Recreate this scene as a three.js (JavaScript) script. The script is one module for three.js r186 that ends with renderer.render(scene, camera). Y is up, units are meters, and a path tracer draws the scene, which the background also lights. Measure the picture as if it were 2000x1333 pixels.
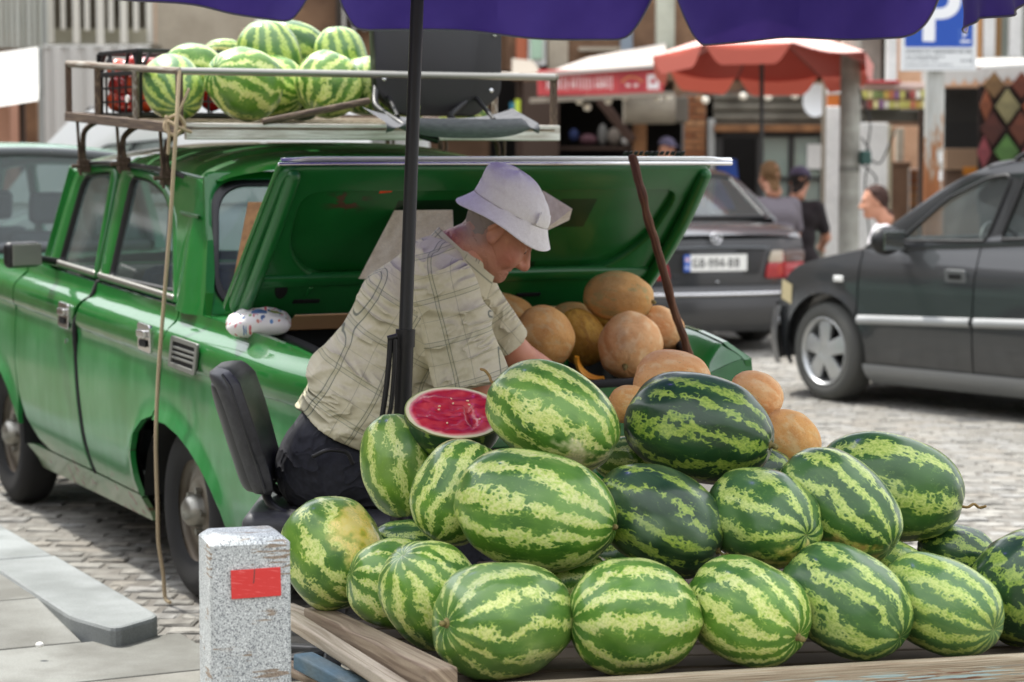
import * as THREE from 'three';
import { RoundedBoxGeometry } from 'three/addons/geometries/RoundedBoxGeometry.js';
import { mergeGeometries, mergeVertices, toCreasedNormals } from 'three/addons/utils/BufferGeometryUtils.js';
import { FontLoader } from 'three/addons/loaders/FontLoader.js';
import { TextGeometry } from 'three/addons/geometries/TextGeometry.js';

// ---------------------------------------------------------------- camera, sky, sun, exposure
const scene = new THREE.Scene();
const EYE = 1.476, FPX = 4480, PITCH = Math.atan(361.5 / FPX);
const camera = new THREE.PerspectiveCamera(2 * Math.atan(666.5 / FPX) * 180 / Math.PI, 2000 / 1333, 0.1, 900);
camera.position.set(0, EYE, 0);
camera.rotation.x = -PITCH;
camera.focus = 5.4;
camera.userData.fStop = 4.4;
const renderer = new THREE.WebGLRenderer({ antialias: true });
renderer.toneMapping = THREE.LinearToneMapping;
renderer.toneMappingExposure = 1.72;
renderer.shadowMap.enabled = true;

const SUN = new THREE.Vector3(-0.34, 0.86, -0.38).normalize();
{
  // bright hazy summer sky: white towards the sun, pale blue-grey away from it, thin cloud
  const W = 512, H = 256, data = new Float32Array(W * H * 4);
  for (let j = 0; j < H; j++) for (let i = 0; i < W; i++) {
    const el = ((j + 0.5) / H - 0.5) * Math.PI, az = ((i + 0.5) / W - 0.5) * 2 * Math.PI;
    const d = [Math.cos(az) * Math.cos(el), Math.sin(el), Math.sin(az) * Math.cos(el)];
    const c = Math.max(-1, Math.min(1, d[0] * SUN.x + d[1] * SUN.y + d[2] * SUN.z)), g = Math.acos(c);
    const hz = Math.exp(-Math.max(0, d[1]) * 3.2), glow = 1.5 * Math.exp(-g * 3.0) + 0.6 * Math.exp(-g * 1.1);
    const cl = 0.08 * Math.sin(d[0] * 7 + 2 * Math.sin(d[2] * 5)) * Math.sin(d[2] * 6 + d[1] * 4 + 1.3 * Math.sin(d[0] * 9));
    const k = d[1] < 0 ? 0.35 : 1;
    const b = (0.62 + 0.42 * Math.max(0, d[1]) + glow + cl) * k;
    data.set([b * (0.955 + 0.03 * hz), b * 0.985, b * (1.06 - 0.05 * hz), 1], (j * W + i) * 4);
  }
  const sky = new THREE.DataTexture(data, W, H, THREE.RGBAFormat, THREE.FloatType);
  sky.mapping = THREE.EquirectangularReflectionMapping;
  sky.magFilter = THREE.LinearFilter;
  sky.needsUpdate = true;
  scene.background = sky;
  scene.environment = sky;
}
const sun = new THREE.DirectionalLight(new THREE.Color(1.0, 0.955, 0.88), 3.6);
sun.position.copy(SUN).multiplyScalar(40).add(new THREE.Vector3(0, 0, -9));
sun.target.position.set(0, 0, -9);
sun.castShadow = true;
sun.shadow.radius = 5;
sun.shadow.mapSize.set(4096, 4096);
Object.assign(sun.shadow.camera, { left: -16, right: 16, top: 16, bottom: -16, near: 1, far: 90 });
scene.add(sun, sun.target);

// ---------------------------------------------------------------- helpers
const { PI, sin, cos, abs, min, max, sqrt, floor, pow, exp, atan2, hypot, round } = Math;
const V = (x = 0, y = 0, z = 0) => new THREE.Vector3(x, y, z);
const RD = PI / 180;
const clamp = (x, a = 0, b = 1) => x < a ? a : x > b ? b : x;
const lerp = (a, b, t) => a + (b - a) * t;
const sst = (a, b, x) => { const t = clamp((x - a) / (b - a)); return t * t * (3 - 2 * t); };
function rng(seed) { let a = seed >>> 0; return () => { a = (a + 0x6D2B79F5) | 0; let t = Math.imul(a ^ (a >>> 15), 1 | a); t = (t + Math.imul(t ^ (t >>> 7), 61 | t)) ^ t; return ((t ^ (t >>> 14)) >>> 0) / 4294967296; }; }
const PT = new Uint8Array(512), PV = new Float32Array(256);
{ const r = rng(77); for (let i = 0; i < 256; i++) { PT[i] = i; PV[i] = r(); } for (let i = 255; i > 0; i--) { const j = floor(r() * (i + 1)), t = PT[i]; PT[i] = PT[j]; PT[j] = t; } for (let i = 0; i < 256; i++) PT[256 + i] = PT[i]; }
function vn(x, y, z = 0) {
  const X = floor(x), Y = floor(y), Z = floor(z); x -= X; y -= Y; z -= Z;
  const u = x * x * (3 - 2 * x), v = y * y * (3 - 2 * y), w = z * z * (3 - 2 * z), xi = X & 255, yi = Y & 255, zi = Z & 255, x2 = (xi + 1) & 255;
  const g = (a, b, c) => PV[PT[PT[PT[a] + (b & 255)] + (c & 255)]];
  const a = g(xi, yi, zi), b = g(x2, yi, zi), c = g(xi, yi + 1, zi), d = g(x2, yi + 1, zi), e = g(xi, yi, zi + 1), f = g(x2, yi, zi + 1), h = g(xi, yi + 1, zi + 1), k = g(x2, yi + 1, zi + 1);
  const p = a + (b - a) * u, q = c + (d - c) * u, r = e + (f - e) * u, s = h + (k - h) * u, m = p + (q - p) * v, n = r + (s - r) * v;
  return m + (n - m) * w;
}
function fbm(x, y, z = 0, o = 4) { let s = 0, a = 0.5, t = 0; for (let i = 0; i < o; i++) { s += a * vn(x, y, z); t += a; x = x * 2.03 + 7.1; y = y * 2.03 + 3.7; z = z * 2.03 + 1.9; a *= 0.5; } return s / t; }
const mix3 = (a, b, t) => [lerp(a[0], b[0], t), lerp(a[1], b[1], t), lerp(a[2], b[2], t)];
const rgb8 = (r, g, b) => [r / 255, g / 255, b / 255];
function tex(w, h, fn, { srgb = true, rep = [1, 1] } = {}) {
  const d = new Uint8Array(w * h * 4);
  for (let y = 0; y < h; y++) for (let x = 0; x < w; x++) {
    const c = fn((x + 0.5) / w, (y + 0.5) / h), k = (y * w + x) * 4;
    if (typeof c === 'number') d[k] = d[k + 1] = d[k + 2] = clamp(c) * 255; else { d[k] = clamp(c[0]) * 255; d[k + 1] = clamp(c[1]) * 255; d[k + 2] = clamp(c[2]) * 255; }
    d[k + 3] = 255;
  }
  const t = new THREE.DataTexture(d, w, h, THREE.RGBAFormat);
  t.wrapS = t.wrapT = THREE.RepeatWrapping; t.magFilter = THREE.LinearFilter; t.minFilter = THREE.LinearFilter;
  if (srgb) t.colorSpace = THREE.SRGBColorSpace;
  t.repeat.set(rep[0], rep[1]); t.needsUpdate = true;
  return t;
}
function canvasTex(w, h, draw) {
  const c = document.createElement('canvas'); c.width = w; c.height = h;
  draw(c.getContext('2d'), w, h);
  const t = new THREE.CanvasTexture(c); t.colorSpace = THREE.SRGBColorSpace; return t;
}
// tileable fbm on a torus-free square: blends two copies at the border
const tile = (f, u, v) => { const a = sst(0, 0.15, u), b = sst(0, 0.15, v); return lerp(lerp(f(u + 1, v + 1), f(u, v + 1), a), lerp(f(u + 1, v), f(u, v), a), b); };
const noiseMap = (w, h, sx, sy, lo, hi, o = 4, srgb = false) => tex(w, h, (u, v) => lerp(lo, hi, tile((a, b) => fbm(a * sx, b * sy, 3.3, o), u, v)), { srgb });
// colour texture made of a base colour with fine and coarse variation
const mottled = (w, h, sx, sy, ca, cb, { gain = 2, o = 4, fine = 0.06 } = {}) => { const r = rng(w + h + round(sx * 10)); return tex(w, h, (u, v) => { const t = clamp((tile((a, b) => fbm(a * sx, b * sy, 5.1, o), u, v) - 0.5) * gain + 0.5), c = mix3(ca, cb, t), n = 1 + (r() - 0.5) * fine * 2; return c.map((x) => x * n); }); };
const S = (hex) => new THREE.Color(hex);
const std = (color, rough = 0.7, o = {}) => new THREE.MeshStandardMaterial({ color: color === null ? 0xffffff : color, roughness: rough, ...o });
const phys = (color, rough = 0.5, o = {}) => new THREE.MeshPhysicalMaterial({ color: color === null ? 0xffffff : color, roughness: rough, ...o });

const taken = new Map();
function numbered(n) { const k = taken.get(n) ?? 0; taken.set(n, k + 1); return k ? n + '_' + String(k).padStart(3, '0') : n; }
function tag(o, label, category, group, kind) { if (label) o.userData.label = label; if (category) o.userData.category = category; if (group) o.userData.group = group; if (kind) o.userData.kind = kind; return o; }
function thing(name, label, category, pos = [0, 0, 0], turn = 0, group) { const o = new THREE.Group(); o.name = numbered(name); scene.add(o); o.position.set(pos[0], pos[1], pos[2]); o.rotation.y = turn; return tag(o, label, category, group); }
function part(name, geo, mat, parent, label) { const g = Array.isArray(geo) ? merged(geo) : geo, m = new THREE.Mesh(g, mat); m.name = name; m.castShadow = m.receiveShadow = true; (parent ?? scene).add(m); if (label) m.userData.label = label; return m; }
function single(name, geo, mat, label, category, group, kind) { const m = part(numbered(name), geo, mat, scene); return tag(m, label, category, group, kind); }
function plain(g) { const n = g.index ? g.toNonIndexed() : g; for (const k of Object.keys(n.attributes)) if (!['position', 'normal', 'uv'].includes(k)) n.deleteAttribute(k); if (!n.attributes.uv) n.setAttribute('uv', new THREE.BufferAttribute(new Float32Array(n.attributes.position.count * 2), 2)); if (!n.attributes.normal) n.computeVertexNormals(); n.clearGroups(); return n; }
const merged = (l) => l.length === 1 ? l[0] : mergeGeometries(l.map(plain));
const mv = (g, x, y, z, rx = 0, ry = 0, rz = 0) => { if (rx) g.rotateX(rx); if (rz) g.rotateZ(rz); if (ry) g.rotateY(ry); return g.translate(x, y, z); };
const box = (w, h, d, b = 0.004, s = 1) => b ? new RoundedBoxGeometry(w, h, d, s, min(b, w / 2.01, h / 2.01, d / 2.01)) : new THREE.BoxGeometry(w, h, d);
const bx = (w, h, d, x, y, z, b = 0.004, ry = 0) => mv(box(w, h, d, b), x, y, z, 0, ry);
const cyl = (r1, r2, h, n = 16) => new THREE.CylinderGeometry(r1, r2, h, n);
// uv in metres for boxes and slabs: dominant-axis projection
function boxUV(g, k = 1, off = 0) {
  const n = g.index ? g.toNonIndexed() : g, p = n.attributes.position, uv = new Float32Array(p.count * 2), a = V(), b = V(), c = V();
  for (let i = 0; i < p.count; i += 3) {
    a.fromBufferAttribute(p, i); b.fromBufferAttribute(p, i + 1).sub(a); c.fromBufferAttribute(p, i + 2).sub(a); b.cross(c);
    const x = abs(b.x), y = abs(b.y), z = abs(b.z);
    for (let j = i; j < i + 3; j++) { const u = x > y && x > z ? p.getZ(j) : p.getX(j), v = y >= x && y >= z ? p.getZ(j) : p.getY(j); uv[j * 2] = u * k + off; uv[j * 2 + 1] = v * k + off * 0.7; }
  }
  n.setAttribute('uv', new THREE.BufferAttribute(uv, 2)); return n;
}
// straight bar of section w (sideways) by h (up) between two points
function bar(p, q, w, h = w, b = 0.003) { const a = V(...p), c = V(...q), g = box(w, h, a.distanceTo(c), b), m = new THREE.Matrix4(); m.lookAt(a, c, abs(a.clone().sub(c).normalize().y) > 0.95 ? V(1, 0, 0) : V(0, 1, 0)); g.applyMatrix4(m); return g.translate((p[0] + q[0]) / 2, (p[1] + q[1]) / 2, (p[2] + q[2]) / 2); }
function rod(p, q, r, r2 = r, n = 10) { const a = V(...p), c = V(...q), g = new THREE.CylinderGeometry(r2, r, a.distanceTo(c), n); g.applyQuaternion(new THREE.Quaternion().setFromUnitVectors(V(0, 1, 0), c.clone().sub(a).normalize())); return g.translate((p[0] + q[0]) / 2, (p[1] + q[1]) / 2, (p[2] + q[2]) / 2); }
function tube(pts, r, n = 24, m = 8, closed = false) { const g = new THREE.TubeGeometry(new THREE.CatmullRomCurve3(pts.map((p) => V(...p)), closed, 'catmullrom', 0.4), n, r, m, closed); if (closed) return g; const e0 = V(...pts[0]), e1 = V(...pts.at(-1)); return mergeGeometries([plain(g), plain(new THREE.SphereGeometry(r, m, 5).translate(e0.x, e0.y, e0.z)), plain(new THREE.SphereGeometry(r, m, 5).translate(e1.x, e1.y, e1.z))]); }
const lathe = (pts, n = 32) => new THREE.LatheGeometry(pts.map((p) => new THREE.Vector2(p[0], p[1])), n);
const shape = (pts, holes = []) => { const s = new THREE.Shape(pts.map((p) => new THREE.Vector2(p[0], p[1]))); for (const h of holes) s.holes.push(new THREE.Path(h.map((p) => new THREE.Vector2(p[0], p[1])))); return s; };
// rounded polygon: each corner cut by a small arc
function roundPoly(pts, r, n = 4) {
  const out = [], L = pts.length;
  for (let i = 0; i < L; i++) {
    const p = pts[i], a = pts[(i + L - 1) % L], b = pts[(i + 1) % L], rr = Array.isArray(r) ? r[i] : r;
    const la = hypot(a[0] - p[0], a[1] - p[1]), lb = hypot(b[0] - p[0], b[1] - p[1]), k = min(rr, la * 0.48, lb * 0.48);
    const s = [p[0] + (a[0] - p[0]) / la * k, p[1] + (a[1] - p[1]) / la * k], e = [p[0] + (b[0] - p[0]) / lb * k, p[1] + (b[1] - p[1]) / lb * k];
    for (let j = 0; j <= n; j++) { const t = j / n, u = 1 - t; out.push([u * u * s[0] + 2 * u * t * p[0] + t * t * e[0], u * u * s[1] + 2 * u * t * p[1] + t * t * e[1]]); }
  }
  return out;
}
const dense = (pts, step) => { const o = []; pts.forEach((p, i) => { const q = pts[(i + 1) % pts.length], n = max(1, Math.ceil(hypot(q[0] - p[0], q[1] - p[1]) / step)); for (let k = 0; k < n; k++) o.push([lerp(p[0], q[0], k / n), lerp(p[1], q[1], k / n)]); }); return o; };
const extr = (pts, depth, bevel = 0.004, holes = [], seg = 2) => new THREE.ExtrudeGeometry(shape(pts, holes), { depth, bevelEnabled: bevel > 0, bevelSize: bevel, bevelThickness: bevel, bevelSegments: seg, curveSegments: 6, steps: 1 });
function warp(g, fn, crease = 0.7) { const p = g.attributes.position; for (let i = 0; i < p.count; i++) { const q = fn(p.getX(i), p.getY(i), p.getZ(i)); p.setXYZ(i, q[0], q[1], q[2]); } if (crease === null) { g.computeVertexNormals(); return g; } const uv = g.attributes.uv; g.deleteAttribute('normal'); return toCreasedNormals(g, crease); }
// grid surface from f(u,v) -> [x,y,z]
function surf(nu, nv, f, uvs = [1, 1], closedU = false) {
  const P = [], U = [], I = [];
  for (let j = 0; j <= nv; j++) for (let i = 0; i <= nu; i++) { P.push(...f(i / nu, j / nv)); U.push(i / nu * uvs[0], j / nv * uvs[1]); }
  for (let j = 0; j < nv; j++) for (let i = 0; i < nu; i++) { const a = j * (nu + 1) + i, b = a + 1, c = a + nu + 1, d = c + 1; I.push(a, b, d, a, d, c); }
  const g = new THREE.BufferGeometry(); g.setAttribute('position', new THREE.Float32BufferAttribute(P, 3)); g.setAttribute('uv', new THREE.Float32BufferAttribute(U, 2)); g.setIndex(I); g.computeVertexNormals();
  if (closedU) { const n = g.attributes.normal, a = V(), b = V(); for (let j = 0; j <= nv; j++) { const i0 = j * (nu + 1), i1 = i0 + nu; a.fromBufferAttribute(n, i0); b.fromBufferAttribute(n, i1); a.add(b).normalize(); n.setXYZ(i0, a.x, a.y, a.z); n.setXYZ(i1, a.x, a.y, a.z); } }
  return g;
}
function clipCell(poly, x0, x1, y0, y1) {
  const cut = (P, k, lim, sg) => { const o = []; for (let i = 0; i < P.length; i++) { const a = P[i], b = P[(i + 1) % P.length], da = (a[k] - lim) * sg, db = (b[k] - lim) * sg; if (da >= 0) o.push(a); if ((da > 0 && db < 0) || (da < 0 && db > 0)) { const t = da / (da - db); o.push([lerp(a[0], b[0], t), lerp(a[1], b[1], t)]); } } return o; };
  let p = cut(poly, 0, x0, 1); if (p.length) p = cut(p, 0, x1, -1); if (p.length) p = cut(p, 1, y0, 1); if (p.length) p = cut(p, 1, y1, -1);
  return p;
}
// sheet-metal panel: a 2-D outline diced into cells, each point carried to space by fn, its edge turned in along inDir
function skin(out, fn, { cu = 0.06, cv = 0.03, flange = [0, 0, 0], ends = null, flip = false } = {}) {
  const xs = out.map((p) => p[0]), ys = out.map((p) => p[1]), X0 = min(...xs), X1 = max(...xs), Y0 = min(...ys), Y1 = max(...ys);
  const P = [], U = [], I = [], seen = new Map();
  const vid = (p) => { const k = round(p[0] * 2e4) + '_' + round(p[1] * 2e4); let v = seen.get(k); if (v === undefined) { v = P.length / 3; P.push(...fn(p[0], p[1])); U.push(p[0], p[1]); seen.set(k, v); } return v; };
  for (let x = X0; x < X1 - 1e-6; x += cu) {
    const strip = clipCell(out, x, x + cu, -99, 99); if (strip.length < 3) continue;
    for (let y = Y0; y < Y1 - 1e-6; y += cv) {
      let c = clipCell(strip, -99, 99, y, y + cv);
      c = c.filter((p, i) => { const q = c[(i + 1) % c.length]; return hypot(p[0] - q[0], p[1] - q[1]) > 1e-5; });
      if (c.length < 3 || abs(THREE.ShapeUtils.area(c.map((p) => ({ x: p[0], y: p[1] })))) < 1e-8) continue;
      for (const t of THREE.ShapeUtils.triangulateShape(c.map((p) => new THREE.Vector2(p[0], p[1])), [])) { const q = t.map((i) => c[i]); const ar = (q[1][0] - q[0][0]) * (q[2][1] - q[0][1]) - (q[2][0] - q[0][0]) * (q[1][1] - q[0][1]); if (abs(ar) < 1e-10) continue; const ids = q.map(vid); if (ids[0] === ids[1] || ids[1] === ids[2] || ids[0] === ids[2]) continue; if ((ar < 0) !== flip) ids.reverse(); I.push(...ids); }
    }
  }
  const g = new THREE.BufferGeometry(); g.setAttribute('position', new THREE.Float32BufferAttribute(P, 3)); g.setAttribute('uv', new THREE.Float32BufferAttribute(U, 2)); g.setIndex(I); g.computeVertexNormals();
  if (!flange.some((x) => x)) return g;
  const d = dense(out, 0.04), F = [], FU = [];
  d.forEach((p, i) => { const q = d[(i + 1) % d.length], a = fn(p[0], p[1]), b = fn(q[0], q[1]), a2 = a.map((x, k) => x + flange[k]), b2 = b.map((x, k) => x + flange[k]); F.push(...a, ...b, ...b2, ...a, ...b2, ...a2); for (const r of [p, q, q, p, q, p]) FU.push(r[0], r[1]); });
  const e = new THREE.BufferGeometry(); e.setAttribute('position', new THREE.Float32BufferAttribute(F, 3)); e.setAttribute('uv', new THREE.Float32BufferAttribute(FU, 2)); e.computeVertexNormals();
  return mergeGeometries([plain(g), plain(e)]);
}
const mirrorX = (g) => { const n = g.index ? g.toNonIndexed() : g.clone(), p = n.attributes.position, q = n.attributes.normal; for (let i = 0; i < p.count; i++) { p.setX(i, -p.getX(i)); if (q) q.setX(i, -q.getX(i)); } for (const k of Object.keys(n.attributes)) { const a = n.attributes[k], s = a.itemSize; for (let i = 0; i < a.count; i += 3) for (let c = 0; c < s; c++) { const t = a.array[(i + 1) * s + c]; a.array[(i + 1) * s + c] = a.array[(i + 2) * s + c]; a.array[(i + 2) * s + c] = t; } } return n; };
// where a line of sight of the photograph meets a given distance (used while laying the place out)
function at(px, py, d) { const x = (px - 1000) / FPX, y = -(py - 666.5) / FPX, c = cos(PITCH), s = sin(PITCH), ry = y * c - s, rz = -y * s - c, k = d / -rz; return [x * k, EYE + ry * k, -d]; }
// ---- implicit bodies: smooth union of tapered capsules and ellipsoids, meshed by surface nets
const cap = (a, b, r1, r2 = r1) => { const d = [b[0] - a[0], b[1] - a[1], b[2] - a[2]], L = d[0] * d[0] + d[1] * d[1] + d[2] * d[2] || 1e-9; const f = (x, y, z) => { const px = x - a[0], py = y - a[1], pz = z - a[2], t = clamp((px * d[0] + py * d[1] + pz * d[2]) / L); return hypot(px - d[0] * t, py - d[1] * t, pz - d[2] * t) - lerp(r1, r2, t); }; f.lo = [0, 1, 2].map((i) => min(a[i] - r1, b[i] - r2)); f.hi = [0, 1, 2].map((i) => max(a[i] + r1, b[i] + r2)); return f; };
const ell = (c, r, m = null) => { const k = min(...r), R = max(...r), f = (x, y, z) => { let px = x - c[0], py = y - c[1], pz = z - c[2]; if (m) { const X = m[0][0] * px + m[0][1] * py + m[0][2] * pz, Y = m[1][0] * px + m[1][1] * py + m[1][2] * pz, Z = m[2][0] * px + m[2][1] * py + m[2][2] * pz; px = X; py = Y; pz = Z; } const q = hypot(px / r[0], py / r[1], pz / r[2]), g = hypot(px / r[0] / r[0], py / r[1] / r[1], pz / r[2] / r[2]); return g < 1e-6 ? -k : q * (q - 1) / g; }; f.lo = c.map((v, i) => v - (m ? R : r[i])); f.hi = c.map((v, i) => v + (m ? R : r[i])); return f; };
function blend(list, k) { const f = (x, y, z) => { let d = 1e9; for (const g of list) { const e = g(x, y, z), h = clamp(0.5 + 0.5 * (e - d) / k); d = lerp(e, d, h) - k * h * (1 - h); } return d; }; f.lo = [0, 1, 2].map((i) => min(...list.map((g) => g.lo[i]))); f.hi = [0, 1, 2].map((i) => max(...list.map((g) => g.hi[i]))); return f; }
function net(f, cell, pad = 0.03, lo = f.lo, hi = f.hi) {
  const o = lo.map((v) => v - pad), n = [0, 1, 2].map((i) => Math.ceil((hi[i] + pad - o[i]) / cell) + 1), [nx, ny, nz] = n, D = new Float32Array(nx * ny * nz), id = (i, j, k) => (k * ny + j) * nx + i;
  for (let k = 0; k < nz; k++) for (let j = 0; j < ny; j++) for (let i = 0; i < nx; i++) D[id(i, j, k)] = f(o[0] + i * cell, o[1] + j * cell, o[2] + k * cell);
  const vi = new Int32Array(nx * ny * nz).fill(-1), P = [], N = [], I = [], E = [[0, 1], [0, 2], [0, 4], [1, 3], [1, 5], [2, 3], [2, 6], [3, 7], [4, 5], [4, 6], [5, 7], [6, 7]];
  const e = cell * 0.5;
  for (let k = 0; k < nz - 1; k++) for (let j = 0; j < ny - 1; j++) for (let i = 0; i < nx - 1; i++) {
    const d = []; let m = 0; for (let c = 0; c < 8; c++) { d[c] = D[id(i + (c & 1), j + (c >> 1 & 1), k + (c >> 2))]; if (d[c] < 0) m++; }
    if (m === 0 || m === 8) continue;
    let x = 0, y = 0, z = 0, q = 0;
    for (const [a, b] of E) if ((d[a] < 0) !== (d[b] < 0)) { const t = d[a] / (d[a] - d[b]); x += lerp(a & 1, b & 1, t); y += lerp(a >> 1 & 1, b >> 1 & 1, t); z += lerp(a >> 2, b >> 2, t); q++; }
    const X = o[0] + (i + x / q) * cell, Y = o[1] + (j + y / q) * cell, Z = o[2] + (k + z / q) * cell, g = [f(X + e, Y, Z) - f(X - e, Y, Z), f(X, Y + e, Z) - f(X, Y - e, Z), f(X, Y, Z + e) - f(X, Y, Z - e)], L = hypot(...g) || 1;
    vi[id(i, j, k)] = P.length / 3; P.push(X, Y, Z); N.push(g[0] / L, g[1] / L, g[2] / L);
  }
  const quad = (a, b, c, d, s) => { if (min(a, b, c, d) < 0) return; if (s) I.push(a, b, c, a, c, d); else I.push(a, c, b, a, d, c); };
  for (let k = 1; k < nz - 1; k++) for (let j = 1; j < ny - 1; j++) for (let i = 1; i < nx - 1; i++) {
    const a = D[id(i, j, k)] < 0;
    if (a !== D[id(i + 1, j, k)] < 0) quad(vi[id(i, j - 1, k - 1)], vi[id(i, j, k - 1)], vi[id(i, j, k)], vi[id(i, j - 1, k)], a);
    if (a !== D[id(i, j + 1, k)] < 0) quad(vi[id(i - 1, j, k - 1)], vi[id(i - 1, j, k)], vi[id(i, j, k)], vi[id(i, j, k - 1)], a);
    if (a !== D[id(i, j, k + 1)] < 0) quad(vi[id(i - 1, j - 1, k)], vi[id(i, j - 1, k)], vi[id(i, j, k)], vi[id(i - 1, j, k)], a);
  }
  const g = new THREE.BufferGeometry(); g.setAttribute('position', new THREE.Float32BufferAttribute(P, 3)); g.setAttribute('normal', new THREE.Float32BufferAttribute(N, 3)); g.setIndex(I);
  return g;
}
const paintVerts = (g, fn) => { const p = g.attributes.position, n = g.attributes.normal, c = new Float32Array(p.count * 3); for (let i = 0; i < p.count; i++) c.set(fn(p.getX(i), p.getY(i), p.getZ(i), n.getX(i), n.getY(i), n.getZ(i)), i * 3); g.setAttribute('color', new THREE.BufferAttribute(c, 3)); return g; };
const lin = (r, g, b) => { const c = new THREE.Color().setRGB(r / 255, g / 255, b / 255, THREE.SRGBColorSpace); return [c.r, c.g, c.b]; };
// ---------------------------------------------------------------- materials shared by the setting
const M = {};
M.dark = std(0x0c0c0d, 0.8);
M.black = phys(0x141415, 0.45);
M.chrome = std(0xd8d8d8, 0.16, { metalness: 1 });
M.lipSkyTone = std(0xe4e6e6, 0.42, { metalness: 0.9 });  // near-white metal tone for the sky mirrored in the boot lip
M.steel = std(0x9a9890, 0.4, { metalness: 0.9 });
M.glass = phys(0xb9c6c4, 0.05, { transmission: 0.93, thickness: 0, ior: 1.5 });
M.rubber = std(0x1b1b1b, 0.85, { bumpMap: noiseMap(128, 128, 20, 20, 0, 1, 3), bumpScale: 0.0008 });
const woodTex = (ca, cb, seed, grey = 0) => { const r = rng(seed); return tex(256, 1024, (u, v) => { const w = tile((a, b) => fbm(a * 9 + seed, b * 3, seed, 3), u, v), g = tile((a, b) => fbm(a * 70 + w * 8, b * 5, seed + 2, 3), u, v), st = sst(0.62, 0.74, tile((a, b) => fbm(a * 14, b * 6 + 4, seed + 9, 4), u, v)); let c = mix3(ca, cb, clamp((g - 0.5) * 2.2 + 0.5)); c = mix3(c, [0.2, 0.15, 0.11], st * 0.55); const n = 0.95 + r() * 0.1; return c.map((x) => x * n); }); };
M.wood = std(null, 0.82, { map: woodTex(rgb8(168, 152, 130), rgb8(118, 100, 82), 4), bumpMap: noiseMap(128, 512, 50, 8, 0, 1, 3), bumpScale: 0.0015 });
M.woodPale = std(null, 0.85, { map: woodTex(rgb8(196, 184, 164), rgb8(150, 136, 116), 8), bumpMap: noiseMap(128, 512, 50, 8, 0, 1, 3), bumpScale: 0.002 });
M.woodFlaky = std(null, 0.8, { map: (() => { const r = rng(5); return tex(512, 512, (u, v) => { const g = tile((a, b) => fbm(a * 5, b * 60, 2, 3), u, v), p = tile((a, b) => fbm(a * 9, b * 26, 7, 5), u, v), q = tile((a, b) => fbm(a * 7, b * 22, 17, 4), u, v); let c = mix3(rgb8(188, 176, 152), rgb8(140, 122, 98), clamp((g - 0.5) * 2 + 0.5)); const band = sst(0.3, 0.42, v) * sst(0.78, 0.62, v); c = mix3(c, rgb8(110, 66, 46), band * sst(0.5, 0.58, q) * 0.8); c = mix3(c, rgb8(168, 190, 186), band * sst(0.52, 0.56, p)); const n = 0.95 + r() * 0.1; return c.map((x) => x * n); }); })(), bumpMap: noiseMap(256, 256, 8, 40, 0, 1, 4), bumpScale: 0.002 });
M.woodShade = std(0x5e5244, 0.9);  // cart floor darkened to stand for the shade between the melons
M.woodBlue = std(null, 0.75, { map: mottled(128, 128, 6, 14, rgb8(88, 116, 132), rgb8(120, 128, 124)) });

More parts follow.
